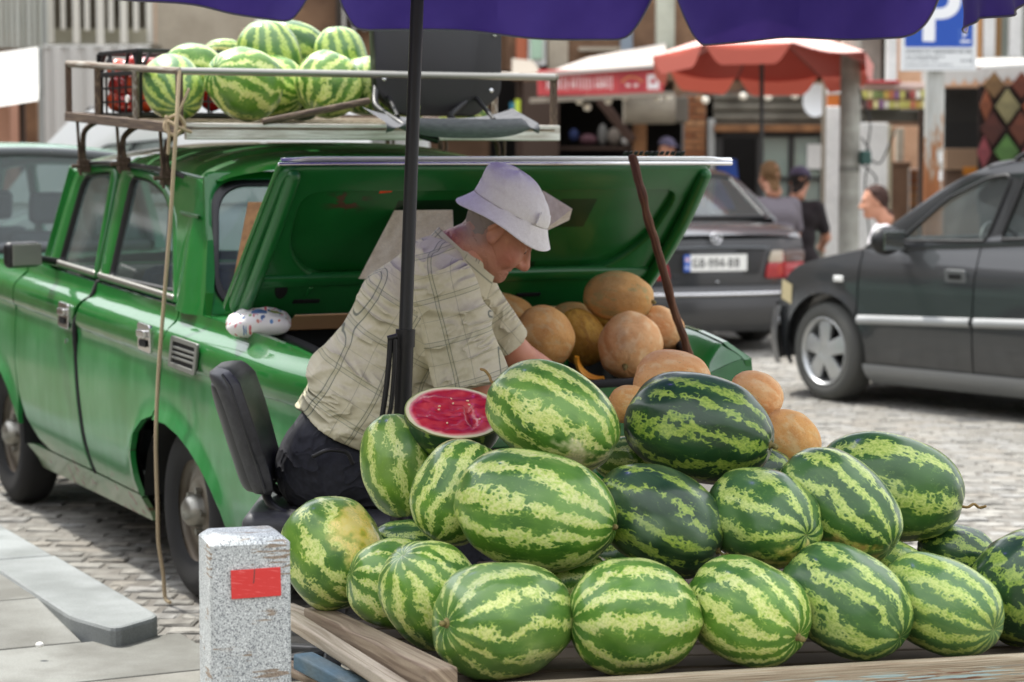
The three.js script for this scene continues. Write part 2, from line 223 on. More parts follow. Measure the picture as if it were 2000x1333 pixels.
// ---------------------------------------------------------------- road of stone setts
const sceneRng = rng(2024);
const roadMat = std(null, 0.95, { map: mottled(512, 512, 10, 10, rgb8(122, 119, 112), rgb8(92, 88, 81)), bumpMap: noiseMap(256, 256, 30, 30, 0, 1), bumpScale: 0.004 });
roadMat.map.repeat.set(400, 400);
const road = new THREE.Mesh(new THREE.PlaneGeometry(900, 900).rotateX(-PI / 2).translate(0, -0.007, -300), roadMat);
road.name = 'road'; road.receiveShadow = true; scene.add(road);
tag(road, 'street paved with worn grey stone setts', null, null, 'structure');
{
  const stone = mottled(256, 256, 7, 7, rgb8(148, 147, 142), rgb8(106, 104, 99), { gain: 2.2, fine: 0.1 });
  const tints = [[1, 1, 1], [0.86, 0.84, 0.8], [1.08, 1.06, 1.02], [0.95, 0.9, 0.83], [0.78, 0.77, 0.74]];
  const mats = tints.map((t) => { const m = std(null, 0.86, { map: stone, bumpMap: noiseMap(64, 64, 12, 12, 0, 1), bumpScale: 0.002 }); m.color.setRGB(...t); return m; });
  const bump = mats[0].bumpMap; mats.forEach((m) => { m.bumpMap = bump; });
  const geos = [0, 1, 2, 3].map((k) => { const r = rng(30 + k), g = new RoundedBoxGeometry(0.14, 0.06, 0.1, 1, 0.011); const p = g.attributes.position; for (let i = 0; i < p.count; i++) { const x = p.getX(i), y = p.getY(i), z = p.getZ(i); if (y > 0) p.setXYZ(i, x * (0.97 + 0.05 * vn(z * 20, k * 3)), y + 0.006 * (1 - pow(x / 0.07, 2)) - 0.004 * r(), z * (0.95 + 0.08 * vn(x * 15, k * 7))); } g.computeVertexNormals(); return boxUV(g, 2.2, k * 0.37); });
  const list = [], A = -3 * RD, ca = cos(A), sa = sin(A);
  for (let j = -10; j < 170; j++) { const z0 = -j * 0.112, off = (j % 2) * 0.074 + (sceneRng() - 0.5) * 0.05; for (let i = -38; i < 52; i++) { const lx = i * 0.149 + off + (sceneRng() - 0.5) * 0.012, x = lx * ca + z0 * sa, z = -lx * sa + z0 * ca - 2.2, r1 = sceneRng(), r2 = sceneRng(), r3 = sceneRng(), r4 = sceneRng(); const d = -z; if (d < 5.4 || d > 21 || abs(x) > d * 0.26 + 0.5) continue; const dx = x + 1.07, dz = z + 6.78; if (dx * 0.895 - dz * 0.445 < -0.02 && dx * 0.445 + dz * 0.895 < 0.02) continue; if (dx * 0.895 - dz * 0.445 < 0.1 && dx * 0.445 + dz * 0.895 > 0.0 && d < 6.6) continue; list.push({ x, z, d, r1, r2, r3, r4 }); } }
  for (const s of list) { const px = 1000 + FPX * s.x / s.d, py = 305 + FPX * EYE / s.d; s.seen = (px > -30 && px < 560 && py > 880 && py < 1340) || (px > 1470 && px < 2040 && py > 690 && py < 1080); s.size = s.seen ? 1 / s.d : 0; }
  list.sort((a, b) => b.size - a.size);
  const left = list.filter((s) => s.seen && s.x < 0).slice(0, 170), right = list.filter((s) => s.seen && s.x > 0).slice(0, 130), own = new Set([...left, ...right]);
  const place = (o, s) => { o.position.set(s.x, -0.032 + (s.r1 - 0.5) * 0.009, s.z); o.rotation.set((s.r2 - 0.5) * 0.05, A + (s.r3 - 0.5) * 0.05, (s.r1 - 0.5) * 0.03); o.scale.set(0.95 + s.r4 * 0.07, 1, 0.95 + s.r2 * 0.08); };
  for (const s of own) { const m = part(numbered('sett'), geos[floor(s.r2 * 4)], mats[floor(s.r3 * 5)], road); place(m, s); }
  const rest = list.filter((s) => !own.has(s)), im = new THREE.InstancedMesh(geos[0], mats[0], rest.length), o = new THREE.Object3D(), c = new THREE.Color();
  rest.forEach((s, i) => { place(o, s); o.updateMatrix(); im.setMatrixAt(i, o.matrix); im.setColorAt(i, c.setRGB(...tints[floor(s.r3 * 5)])); });
  im.name = 'setts'; im.userData.kind = 'stuff'; im.castShadow = im.receiveShadow = true; road.add(im);
  // small litter on the setts and slabs
  const butt = (x, y, z, ry) => mv(rod([-0.014, 0, 0], [0.014, 0, 0], 0.0045), x, y, z, 0, ry);
  const p1 = at(228, 1136, 7.28), p2 = at(77, 1272, 6.42);
  single('paper_scrap', bx(0.04, 0.012, 0.018, p1[0], 0.012, p1[2], 0.004, 0.3), std(0xe8e6e0, 0.9), 'small white scrap of paper lying on the setts near the rope end', 'litter');
  single('chewing_gum', mv(new THREE.SphereGeometry(0.012, 12, 8).scale(1, 0.7, 0.9), p2[0], 0.092, p2[2]), std(0xf0efea, 0.6), 'small round white pellet lying on the pavement slab', 'litter');
}
// ---------------------------------------------------------------- pavement with kerb stones
{
  const pav = new THREE.Group(); pav.name = 'pavement'; pav.position.set(-1.07, 0, -6.78); pav.rotation.y = 26.5 * RD; scene.add(pav);
  tag(pav, 'raised pavement of pale grey stone slabs and kerb stones', null, null, 'structure');
  const mk = (a, b) => std(null, 0.8, { map: mottled(512, 512, 5, 5, a, b, { gain: 2.6, o: 6, fine: 0.08 }), bumpMap: noiseMap(128, 128, 30, 30, 0, 1), bumpScale: 0.0012 });
  const kerbM = mk(rgb8(134, 138, 137), rgb8(106, 110, 108)), slabMs = [mk(rgb8(122, 123, 117), rgb8(90, 89, 82)), mk(rgb8(128, 127, 119), rgb8(96, 93, 85)), mk(rgb8(115, 118, 114), rgb8(88, 90, 85))];
  part('bed', boxUV(bx(3, 0.06, 14, -1.75, -0.01, -5.4, 0)), std(0x6d675c, 0.95), pav);
  for (let i = 0; i < 6; i++) {
    const z1 = i ? -1.13 * i - 0.006 : 0.0, z0 = -1.13 * (i + 1), L = z1 - z0;
    let g;
    if (i === 0) { // last stone: its inner corner is cut back and its edges are worn
      const o = roundPoly([[-0.222, -z0], [0, -z0], [0, 0.01], [-0.02, -0.03], [-0.16, -0.13], [-0.222, 0.1]], [0, 0, 0.02, 0.03, 0.03, 0.05]).map(([x, z]) => [x, z]);
      g = extr(o, 0.13, 0.012).rotateX(-PI / 2).translate(0, -0.035, 0);
    } else g = bx(0.222, 0.15, L, -0.111, 0.035, (z0 + z1) / 2, 0.012);
    part(numbered('kerb_stone'), boxUV(g, 1, i * 0.3), kerbM, pav);
  }
  const ytop = (z) => 0.096 - clamp((z + 0.475) / 0.5) * 0.046;
  const r = rng(12);
  for (let j = -9; j < 3; j++) {
    const z0 = 0.025 + j * 0.5, zc = z0 + 0.247; const cut = z0 > -0.05; let x = cut ? 0.06 + z0 * 0.55 : -0.226;
    let k = 0;
    while (x > -3) { const w = k === 0 ? (cut ? 0.86 : 0.45 + (j & 1) * 0.4) : 0.8, xc = x - w / 2; const g = boxUV(box(w - 0.008, 0.08, 0.494, 0.006), 1.1, r() * 3); const m = part(numbered('slab'), g, slabMs[floor(r() * 3)], pav); m.position.set(xc, ytop(zc) - 0.04 + (r() - 0.5) * 0.003, zc); m.rotation.x = Math.atan((ytop(zc - 0.1) - ytop(zc + 0.1)) / 0.2); x -= w; k++; }
  }
}
// ---------------------------------------------------------------- granite bollard
{
  const p = at(470, 1045, 4.5), b = thing('stone_bollard', 'square speckled granite bollard with a red reflective sticker, beside the cart', 'bollard', [p[0] - 0.004, 0, -4.585], 16.5 * RD);
  const r = rng(9);
  const gran = tex(512, 512, (u, v) => { const n = vn(u * 256, v * 256, 1), m = vn(u * 200, v * 200, 8), k = fbm(u * 12, v * 12, 2, 3); let c = mix3(rgb8(200, 205, 203), rgb8(176, 182, 181), k); if (n > 0.66) c = mix3(c, rgb8(118, 122, 124), sst(0.66, 0.76, n)); else if (m > 0.7) c = mix3(c, rgb8(140, 144, 146), sst(0.7, 0.78, m)); else if (n < 0.25) c = mix3(c, rgb8(232, 236, 234), 0.8); const st = sst(0.58, 0.66, fbm(u * 9, v * 70, 33, 4)) * sst(0.46, 0.56, fbm(u * 5, v * 7, 77, 2)); c = mix3(c, rgb8(120, 94, 68), st * 0.6); const q = 0.96 + r() * 0.08; return c.map((x) => x * q); });
  const gm = std(null, 0.72, { map: gran, bumpMap: noiseMap(256, 256, 90, 90, 0, 1, 2), bumpScale: 0.0006 });
  const g = new RoundedBoxGeometry(0.165, 0.78, 0.165, 4, 0.014); { const q = g.attributes.position; for (let i = 0; i < q.count; i++) { const y = q.getY(i); if (y > 0.3) { const t = sst(0.372, 0.39, y); q.setX(i, q.getX(i) * (1 - 0.14 * t)); q.setZ(i, q.getZ(i) * (1 - 0.14 * t)); } } g.computeVertexNormals(); }
  const m = part('post', boxUV(g, 2.5), gm, b); m.position.y = 0.72 - 0.39;
  const red = tex(128, 64, (u, v) => { const s = sst(0.6, 0.7, fbm(u * 12 + v * 30, v * 4 - u * 3, 6, 3)); let c = mix3(rgb8(214, 52, 50), rgb8(232, 110, 106), s * 0.7); if (abs(u - 0.42 - v * 0.06) < 0.012 && v > 0.5) c = rgb8(110, 60, 56); return c; });
  const sg = box(0.1, 0.058, 0.003, 0.001); const st = part('sticker', sg, phys(null, 0.4, { map: red, clearcoat: 0.4 }), b, 'scratched red reflective sticker'); st.position.set(0.009, 0.72 - 0.091, 0.0835); st.rotation.z = 0.02;
}
// ---------------------------------------------------------------- wooden cart with melons
{
  const cart = thing('wooden_cart', 'weathered wooden cart of rough boards holding the heap of watermelons', 'cart', [0, 0, 0]);
  const wz = (g) => { // grain runs along the longest side: uv from the box's own axes before it is placed
    return g; };
  const plank = (name, p, q, w, h, mat, seed = 0, label) => { const a = V(...p), c = V(...q), L = a.distanceTo(c); let g = box(w, h, L, 0.006, 2); const P = g.attributes.position; for (let i = 0; i < P.count; i++) { const z = P.getZ(i); P.setX(i, P.getX(i) + (vn(z * 9, seed) - 0.5) * 0.006); P.setY(i, P.getY(i) + (vn(z * 7, seed + 5) - 0.5) * 0.005); } g.computeVertexNormals(); g = g.toNonIndexed(); const n = g.attributes.position, uv = []; for (let i = 0; i < n.count; i++) uv.push((n.getX(i) + n.getY(i)) * 2.5 + seed * 0.31, n.getZ(i) * 0.9 + seed * 0.17); g.setAttribute('uv', new THREE.Float32BufferAttribute(uv, 2)); const m = part(name, g, mat, cart, label); m.position.copy(a).add(c).multiplyScalar(0.5); m.lookAt(c); return m; };
  const A = at(617, 1209, 5.22), B = at(868, 1336, 4.5);
  plank('beam', A, B, 0.062, 0.06, M.wood, 1, 'thick squared beam along the side of the cart');
  plank('plank', at(560, 1190, 5.32), at(735, 1262, 4.9), 0.03, 0.03, M.woodPale, 2);
  plank('plank', at(560, 1205, 5.2), at(790, 1352, 4.55), 0.04, 0.03, M.woodPale, 3, 'splintered pale plank under the beam');
  plank('plank', at(592, 1290, 4.95), at(700, 1345, 4.75), 0.05, 0.035, M.woodBlue, 4, 'short plank with worn blue paint');
  plank('plank', at(560, 1300, 5.1), at(740, 1372, 4.7), 0.07, 0.02, M.wood, 5);
  // front board: painted once, now flaking; its face is turned to the camera
  { const p = at(868, 1372, 4.5), q = at(2060, 1301, 4.74), L = hypot(q[0] - p[0], q[2] - p[2]); let g = box(L, 0.056, 0.03, 0.005, 2); const P = g.attributes.position; for (let i = 0; i < P.count; i++) { const x = P.getX(i); P.setY(i, P.getY(i) + (vn(x * 6, 3) - 0.5) * 0.008); } g.computeVertexNormals(); g = g.toNonIndexed(); const n = g.attributes.position, uv = []; for (let i = 0; i < n.count; i++) uv.push(n.getX(i) * 1.6, (n.getY(i) + n.getZ(i) * 0.6) * 12 + 0.5); g.setAttribute('uv', new THREE.Float32BufferAttribute(uv, 2)); const m = part('front_board', g, M.woodFlaky, cart, 'grey front board with flaking pale blue paint'); m.position.set((p[0] + q[0]) / 2, (p[1] + q[1]) / 2, (p[2] + q[2]) / 2); m.rotation.set(0, -atan2(q[2] - p[2], q[0] - p[0]), atan2(q[1] - p[1], L)); }
  plank('plank', at(900, 1400, 4.54), at(2100, 1352, 4.78), 0.025, 0.05, M.wood, 7);
  for (let i = 0; i < 13; i++) { const d = 4.66 + i * 0.115, x0 = d < 5.35 ? lerp(-0.13, -0.46, (d - 4.6) / 0.75) : -0.3 + (d - 5.35) * 0.3; plank('floor_board', [x0, 0.385, -d], [1.42, 0.385, -d - 0.2], 0.105, 0.022, M.woodShade, 10 + i); }
  for (const [x, z] of [[0.0, -4.72], [1.25, -4.9], [0.1, -5.9], [1.3, -6.0]]) plank('leg', [x, 0.375, z], [x, 0, z + 0.001], 0.06, 0.06, M.wood, 30 + z);
}
// ---- melon skins: stripes run from pole to pole, frayed and broken by noise
const RG = rng(4711);
function melonSkin(seed, o) {
  const { n = 11, dark, dark2, light, light2, width = 0.42, fray = 1, spot = null, W = 640, H = 360, bloom = 0.2, wander = 0.5, star = 0 } = o;
  return tex(W, H, (u, v) => {
    const th = (v - 0.5) * PI, ph = u * 2 * PI, c = cos(th), p = [c * cos(ph), sin(th), c * sin(ph)], s = seed * 13.7;
    const pole = sst(0.3, 0.47, abs(v - 0.5));
    const a = u * n + wander * (fbm(p[0] * 1.6 + s, p[1] * 1.6, p[2] * 1.6, 2) - 0.5) * 2.2, f = a - floor(a), k = floor(a), dist = abs(f - 0.5) * 2;
    const bil = (x, y, z) => 1 - 2 * abs(vn(x, y, z) - 0.5), q = bil(p[0] * 8 + s, p[1] * 8, p[2] * 8 + s) - 0.62, q2 = vn(p[0] * 2.6 + s + k * 5.1, p[1] * 4.2, p[2] * 2.6) - 0.5, q3 = bil(p[0] * 19, p[1] * 19 + s, p[2] * 19) - 0.62, q4 = fbm(p[0] * 44, p[1] * 44, p[2] * 44 + s, 2) - 0.5;
    const w = width + (q * 0.62 * fray + q2 * 0.5 * fray + q3 * 0.5 + q4 * 0.45) * (1 - 0.72 * pole) + (star - 0.16) * pole + 0.12 * (vn(k * 3.7 + s, 2) - 0.5);
    const l = sst(w + 0.06, w - 0.08, dist);
    const vein = fbm(u * 46 + s, v * 9, seed, 3);
    let col = mix3(dark, dark2, clamp((fbm(p[0] * 2 + s, p[1] * 2, p[2] * 2, 3) - 0.5) * 2.4 + 0.5));
    col = mix3(col, light, clamp((vein - 0.55) * 1.3) * (0.35 + 0.4 * (1 - dist)));
    col = mix3(col, mix3(light, light2, clamp(-q3 * 1.2 + q4 * 2.2 + 0.35 + dist * 0.6)), l * (0.94 - 0.25 * pole));
    if (spot) { const e = p[0] * spot[0] + p[1] * spot[1] + p[2] * spot[2], fq = fbm(p[0] * 6, p[1] * 6, p[2] * 6 + s, 4) - 0.5, m = sst(spot[3], spot[3] + 0.3, e + fq * 0.7); col = mix3(col, mix3(spot[4], spot[5] ?? [0.94, 0.86, 0.55], clamp(fq * 3 + 0.5)), m * 0.85); }
    { const nv = fbm(p[0] * 13 + s, p[1] * 10, p[2] * 13, 3) - 0.5, near = sst(0.55, 0.05, dist - w) * (1 - pole); col = mix3(col, light2, exp(-pow(nv / 0.028, 2)) * 0.42 * near * (1 - l)); const nd = fbm(p[0] * 22, p[1] * 22 + s, p[2] * 22, 2) - 0.5; col = mix3(col, dark, exp(-pow(nd / 0.035, 2)) * 0.3 * l * (1 - pole)); }
    const b = bloom * sst(0.5, 0.75, fbm(p[0] * 1.3 - s, p[1] * 1.3, p[2] * 1.3 + 3, 3));
    col = mix3(col, rgb8(164, 180, 158), b);
    if (fbm(p[0] * 60, p[1] * 60 + s, p[2] * 60, 1) > 0.955) col = mix3(col, [0.85, 0.84, 0.7], 0.7);
    const tip = sst(0.982, 0.996, abs(v - 0.5) * 2); col = mix3(col, rgb8(176, 160, 110), tip * 0.8);
    return col;
  });
}
const YL = rgb8(214, 190, 70), CR = rgb8(236, 222, 160);
const G = { d1: rgb8(96, 140, 48), d2: rgb8(58, 102, 34), l1: rgb8(222, 228, 146), l2: rgb8(174, 198, 88), k1: rgb8(38, 72, 38), k2: rgb8(26, 56, 30), kl1: rgb8(162, 182, 78), kl2: rgb8(112, 144, 52), m1: rgb8(66, 106, 48), m2: rgb8(44, 82, 38), ml1: rgb8(198, 212, 116), ml2: rgb8(144, 174, 70) };
const bright = { dark: G.d1, dark2: G.d2, light: G.l1, light2: G.l2, n: 12, width: 0.33 }, deep = { dark: G.k1, dark2: G.k2, light: G.kl1, light2: G.kl2, n: 11, width: 0.26, fray: 1.5 }, mid = { dark: G.m1, dark2: G.m2, light: G.ml1, light2: G.ml2, n: 12, width: 0.3 };
const SK = [
  melonSkin(1, { ...bright, width: 0.28, dark: rgb8(100, 138, 60), bloom: 0.36 }),
  melonSkin(2, { ...bright, width: 0.38 }),
  melonSkin(3, { ...bright, n: 11, width: 0.36, light: rgb8(216, 220, 146) }),
  melonSkin(4, { ...deep, bloom: 0.18 }),
  melonSkin(5, { ...deep, width: 0.2, bloom: 0.4, dark: rgb8(56, 82, 54) }),
  melonSkin(6, { ...mid, n: 9, star: 0.42, spot: [0.62, 0.62, 0.1, 0.66, YL] }),
  melonSkin(7, { ...mid, width: 0.36, spot: [-0.3, 0.75, 0.58, 0.74, YL, rgb8(180, 140, 80)] }),
  melonSkin(8, { ...mid, width: 0.3, n: 9 }),
  melonSkin(9, { ...bright, dark: rgb8(112, 150, 54), width: 0.3, n: 9, spot: [0.2, 0.1, 0.97, 0.68, rgb8(230, 194, 66), rgb8(238, 214, 128)] }),
  melonSkin(10, { ...mid, dark: rgb8(88, 126, 66), dark2: rgb8(70, 112, 56), width: 0.42, wander: 0.25, fray: 0.7, n: 12 }),
  melonSkin(11, { ...bright, dark: rgb8(108, 152, 62), width: 0.34, spot: [-0.5, -0.75, 0.4, 0.72, rgb8(226, 204, 150), rgb8(240, 226, 190)] }),
];
const melonRough = noiseMap(256, 128, 6, 4, 0.24, 0.5, 4), melonBump = noiseMap(256, 128, 26, 20, 0, 1, 3);
const SKM = SK.map((map) => phys(null, 1, { map, roughnessMap: melonRough, bumpMap: melonBump, bumpScale: 0.0012, specularIntensity: 0.45, clearcoat: 0.6, clearcoatRoughness: 0.18 }));
M.stem = std(null, 0.85, { map: mottled(64, 64, 6, 6, rgb8(150, 138, 84), rgb8(96, 84, 50)) });
M.stemDry = std(0x8d7346, 0.9);
function fruitGeo(A, B, seed, { sq = 2.25, nub = 0.0, ribs = 0, seg = [60, 40], top = 1 } = {}) {
  const s = seed * 3.1, asym = 0.16 * (vn(seed * 1.7, 4.2) - 0.5);
  const g = surf(seg[0], seg[1], (u, v) => {
    const th = (v - 0.5) * PI, ph = u * 2 * PI, c0 = cos(th), s0 = sin(th), q = pow(pow(abs(c0), sq) + pow(abs(s0), sq), -1 / sq);
    const c = c0 * q, y = s0 * q, px = c * cos(ph), pz = c * sin(ph), k = 1 + 0.075 * (fbm(px * 1.4 + s, y * 1.4, pz * 1.4, 2) - 0.5) * 2 + 0.008 * sin(ph * 10 + s) * c + ribs * abs(sin(ph * 5));
    const t = max(0, y - 0.9) * nub, e = 1 - 0.035 * exp(-pow(c / 0.14, 2));
    const as = 1 - asym * y; return [px * B * k * as, -y * A * k * e - t, pz * B * k * as];
  }, [1, 1], true);
  return g;
}
// [label-less] place one fruit from its outline in the picture, its distance and the lean of its long axis
function fruit(name, label, cat, group, mat, f) {
  const [px, py, a, b, d, tilt, toward, roll = 0, stem = 0] = f, s = FPX / d, t = toward * RD, B = b / s, A = clamp(sqrt(max(0, (pow(a / s, 2) - pow(B * sin(t), 2)) / pow(cos(t), 2))), B * 0.92, B * 1.42), P = at(px, py, d), q = tilt * RD;
  const ax = V(cos(t) * cos(q), -cos(t) * sin(q), sin(t)).normalize(), o = thing(name, label, cat, P, 0, group), seed = px * 0.37 + py;
  o.quaternion.setFromUnitVectors(V(0, 1, 0), ax); let rl = roll; if (f[10]) { let best = -9; for (let a = 0; a < 360; a += 3) { const v = V(f[10][0], f[10][1], -f[10][2]).applyAxisAngle(V(0, 1, 0), a * RD).applyQuaternion(o.quaternion), e = v.x * f[11][0] + v.y * f[11][1] + v.z * f[11][2]; if (e > best) { best = e; rl = a; } } } o.quaternion.multiply(new THREE.Quaternion().setFromAxisAngle(V(0, 1, 0), rl * RD));
  const g = fruitGeo(A, B, seed % 97, f[9] ?? {}); g.rotateX(PI); // v = 1 end points along +y
  part('rind', g, mat, o);
  if (stem) { const r = rng(floor(seed)), w = () => (r() - 0.5) * 0.02, y = A * 0.975, n = stem === 2 ? [[0, y - 0.004, 0], [0.004, y + 0.012, 0.002], [0.012 + w(), y + 0.02, w()], [0.016, y + 0.018, 0.012]] : stem === 3 ? [[0, y - 0.004, 0], [0.002, y + 0.014, 0], [0.014, y + 0.026, 0.004], [0.01, y + 0.04, 0.012], [0.016, y + 0.052, 0.008]] : [[0, y - 0.006, 0], [0, y + 0.004, 0.001], [0.001, y + 0.009, 0.002]]; part('stem', [tube(n, stem === 1 ? 0.0065 : 0.0034, 12, 7), mv(new THREE.ConeGeometry(stem === 1 ? 0.016 : 0.011, 0.014, 12), 0, y - 0.001, 0)], stem === 3 ? M.stemDry : M.stem, o); }
  return o;
}
const PILE = 'watermelons heaped on the wooden cart';
const wm = (label, skin, f) => fruit('watermelon', label, 'watermelon', PILE, SKM[skin], f);
wm('large pale green watermelon, stem at its left end, in the cart corner beside the beam', 0, [984, 1212, 139, 120, 4.7, 186, 38, 20, 1]);
wm('roundish watermelon with level cream stripes, second from the beam along the front board', 2, [1240, 1205, 132, 113, 4.72, 182, 18, 70]);
wm('bright green watermelon with a pale stem scar, third from the beam along the front board', 1, [1462, 1194, 120, 104, 4.76, 22, 40, 110, 1]);
wm('long dark watermelon with bold stripes meeting at its tip, fourth from the beam', 7, [1652, 1176, 128, 102, 4.8, 30, 36, 10]);
wm('watermelon with a grey-green top and striped tip, near the outer end of the front row', 9, [1837, 1183, 118, 95, 4.84, 20, 40, 200]);
wm('dark watermelon cut off by the picture edge at the outer end of the cart', 3, [2000, 1150, 104, 112, 4.98, 40, 30, 90]);
wm('round watermelon with a big yellow ground patch, alone beside the bollard', 8, [652, 1080, 108, 103, 5.2, 60, 25, 15, 0, {}, [0.2, 0.1, 0.97], [0.62, -0.5, 0.6]]);
wm('watermelon with narrow pale stripes, squeezed behind the side beam next to the yellow-patched one', 2, [776, 1143, 100, 92, 5.02, 200, 20, 30]);
wm('green watermelon leaning over the side beam, in front of the narrow-striped one', 1, [846, 1166, 116, 100, 4.88, 236, 18, 160]);
wm('watermelon showing only its top, between the yellow-patched one and the upright one', 7, [793, 1070, 70, 56, 5.3, 0, 10, 40]);
wm('big bright watermelon lying level mid-heap, its stem at the right end', 2, [1046, 999, 158, 120, 4.96, 9, 20, 220, 1]);
wm('mid green watermelon tilted against the left side of the big bright one', 1, [893, 962, 104, 86, 5.14, 118, 12, 20]);
wm('dark grey-green watermelon with scratched sheen and a curled stem, right of the big bright one', 4, [1290, 1016, 133, 100, 5.0, 26, 22, 60, 2]);
wm('round watermelon with a pale star of stripes at its tip and a yellow underside', 5, [1492, 1014, 112, 96, 4.98, 12, 56, 100, 0, {}, [0.62, 0.62, 0.1], [0.1, -0.75, 0.65]]);
wm('tilted watermelon with a brown and yellow patch near its striped tip', 6, [1638, 986, 142, 98, 5.04, 38, 30, 35, 0, {}, [-0.3, 0.75, 0.58], [0.2, -0.8, 0.55]]);
wm('large dark watermelon at the far corner of the heap with a long dry tendril', 7, [1738, 952, 146, 106, 5.3, 14, 12, 150, 3]);
wm('small dark watermelon tucked low behind the outer end of the heap', 3, [1868, 1082, 76, 56, 5.3, 10, 20, 200]);
wm('sliver of pale watermelon showing between the tilted and the grey-topped ones', 9, [1752, 1118, 66, 60, 5.12, 30, 20, 0]);
wm('glossy pale watermelon with a dry tendril and cream scar, highest mid-heap', 10, [1080, 814, 134, 98, 5.2, 208, -18, 40, 3, {}, [-0.5, -0.75, 0.4], [-0.6, -0.6, 0.5]]);
wm('very dark long watermelon lying highest on the heap, its stem towards the street', 3, [1367, 838, 151, 107, 5.24, 11, 20, 0, 1]);
wm('upright green watermelon with yellowish bands, under the cut half', 8, [778, 912, 116, 72, 5.42, 80, 8, 200, 0, {}, [0.2, 0.1, 0.97], [-0.7, 0, -0.6]]);
wm('watermelon mostly hidden between the two highest ones', 0, [1222, 898, 62, 46, 5.4, 0, 10, 0]);
wm('watermelon glimpsed low in the gap under the big bright one', 2, [1132, 1136, 70, 56, 5.0, 0, 10, 90]);
wm('watermelon hidden in the dark gap left of the curled-stem one', 7, [1196, 1104, 70, 58, 5.3, 0, 10, 30]);
wm('watermelon deep in the heap under the very dark long one', 3, [1478, 930, 74, 56, 5.5, 0, 10, 60]);
// halved watermelon
{
  const P = at(888, 806, 5.42), h = thing('cut_watermelon', 'halved watermelon with its red wet flesh turned up, resting on the heap', 'cut watermelon', P);
  h.quaternion.setFromEuler(new THREE.Euler(24 * RD, 0, -5 * RD, 'ZXY'));
  const Rr = 0.12, prof = (t) => [Rr * cos(t * PI / 2) , -Rr * 1.02 * sin(t * PI / 2)];
  const gz = surf(56, 18, (u, v) => { const [r, y] = prof(v), p = u * 2 * PI, k = 1 + 0.012 * sin(p * 3); return [r * cos(p) * k, y, r * sin(p) * k]; }, [1, 0.5], true);
  part('rind', gz, SKM[3], h);
  const flesh = tex(512, 512, (u, v) => { const x = (u - 0.5) * 2, y = (v - 0.5) * 2, r = hypot(x, y), n = fbm(u * 9, v * 9, 2, 5), f = fbm(x * 3 + 4, y * 14, 6, 3); const rr = r + (n - 0.5) * 0.05; let c = mix3(rgb8(186, 36, 44), rgb8(214, 84, 84), clamp((n - 0.5) * 2.6 + 0.45) * 0.8); c = mix3(c, rgb8(158, 14, 32), sst(0.55, 0.7, f) * 0.7); c = mix3(c, rgb8(232, 150, 140), sst(0.82, 0.89, rr)); c = mix3(c, rgb8(236, 226, 180), sst(0.885, 0.925, rr)); c = mix3(c, rgb8(150, 170, 90), sst(0.965, 0.99, rr)); return c; });
  const face = surf(48, 20, (u, v) => { const p = u * 2 * PI, r = Rr * 0.998 * v, x = r * cos(p), z = r * sin(p), k = 1 - sst(0.8, 0.95, v), n = fbm(x * 40 + 9, z * 40, 3, 4), gash = exp(-pow((x - 0.035 - z * 0.2) / 0.01, 2)) * sst(0.07, 0.02, abs(z)); return [x, 0.001 + k * ((n - 0.5) * 0.022 - 0.016 * gash + 0.003), z]; });
  { const p = face.attributes.position, uv = face.attributes.uv; for (let i = 0; i < p.count; i++) uv.setXY(i, p.getX(i) / Rr / 2 + 0.5, p.getZ(i) / Rr / 2 + 0.5); }
  part('flesh', face, phys(null, 0.28, { map: flesh, clearcoat: 0.5, clearcoatRoughness: 0.25 }), h, 'red wet flesh with a cream rim');
  const seeds = [], r = rng(3); for (let i = 0; i < 9; i++) { const a = r() * 6.28, q = 0.03 + r() * 0.05; seeds.push(mv(new THREE.SphereGeometry(0.004, 8, 6).scale(1, 0.5, 0.6), q * cos(a), 0.006, q * sin(a), 0, r() * 3)); }
  part('seeds', seeds, std(0xe8c9a0, 0.5), h);
}
// orange melons
const orangeSkin = (seed, a, b, c) => tex(512, 256, (u, v) => { const th = (v - 0.5) * PI, ph = u * 2 * PI, k = cos(th), p = [k * cos(ph), sin(th), k * sin(ph)]; const n = fbm(p[0] * 2 + seed, p[1] * 2, p[2] * 2, 4), f = fbm(p[0] * 24, p[1] * 24 + seed, p[2] * 24, 4), g = fbm(p[0] * 5, p[1] * 2.4, p[2] * 5 + seed, 3); let q = mix3(a, b, clamp((n - 0.5) * 2.6 + 0.5)); q = mix3(q, c, sst(0.5, 0.72, g) * 0.75); const net = abs(f - 0.5); q = mix3(q, rgb8(226, 204, 164), sst(0.035, 0.0, net) * 0.45); return mix3(q, rgb8(140, 100, 56), sst(0.66, 0.78, f) * 0.4); });
const OM = [orangeSkin(1, rgb8(218, 166, 98), rgb8(198, 156, 98), rgb8(172, 160, 106)), orangeSkin(6, rgb8(224, 170, 98), rgb8(208, 148, 84), rgb8(218, 186, 134)), orangeSkin(9, rgb8(230, 180, 124), rgb8(222, 158, 98), rgb8(234, 198, 150)), orangeSkin(14, rgb8(214, 168, 66), rgb8(196, 146, 56), rgb8(170, 120, 44))].map((map) => std(null, 0.75, { map, bumpMap: melonBump, bumpScale: 0.003 }));
M.stemG = std(0x7d8a45, 0.8);
const om = (label, k, f, group) => fruit('orange_melon', label, 'melon', group, OM[k], f);
const OT = 'orange melons in the open boot', OC = 'orange melons at the back of the cart';
om('tan oval melon lying across the top of the boot heap', 0, [1208, 581, 79, 49, 7.32, 6, 18, 30, 1], OT);
om('round orange melon with a stem stub facing out, below the tan one in the boot', 2, [1232, 676, 66, 63, 7.12, 112, 58, 0, 1], OT);
om('egg-shaped orange melon nearest the seller in the boot', 1, [1063, 659, 62, 58, 7.1, 35, 10, 60], OT);
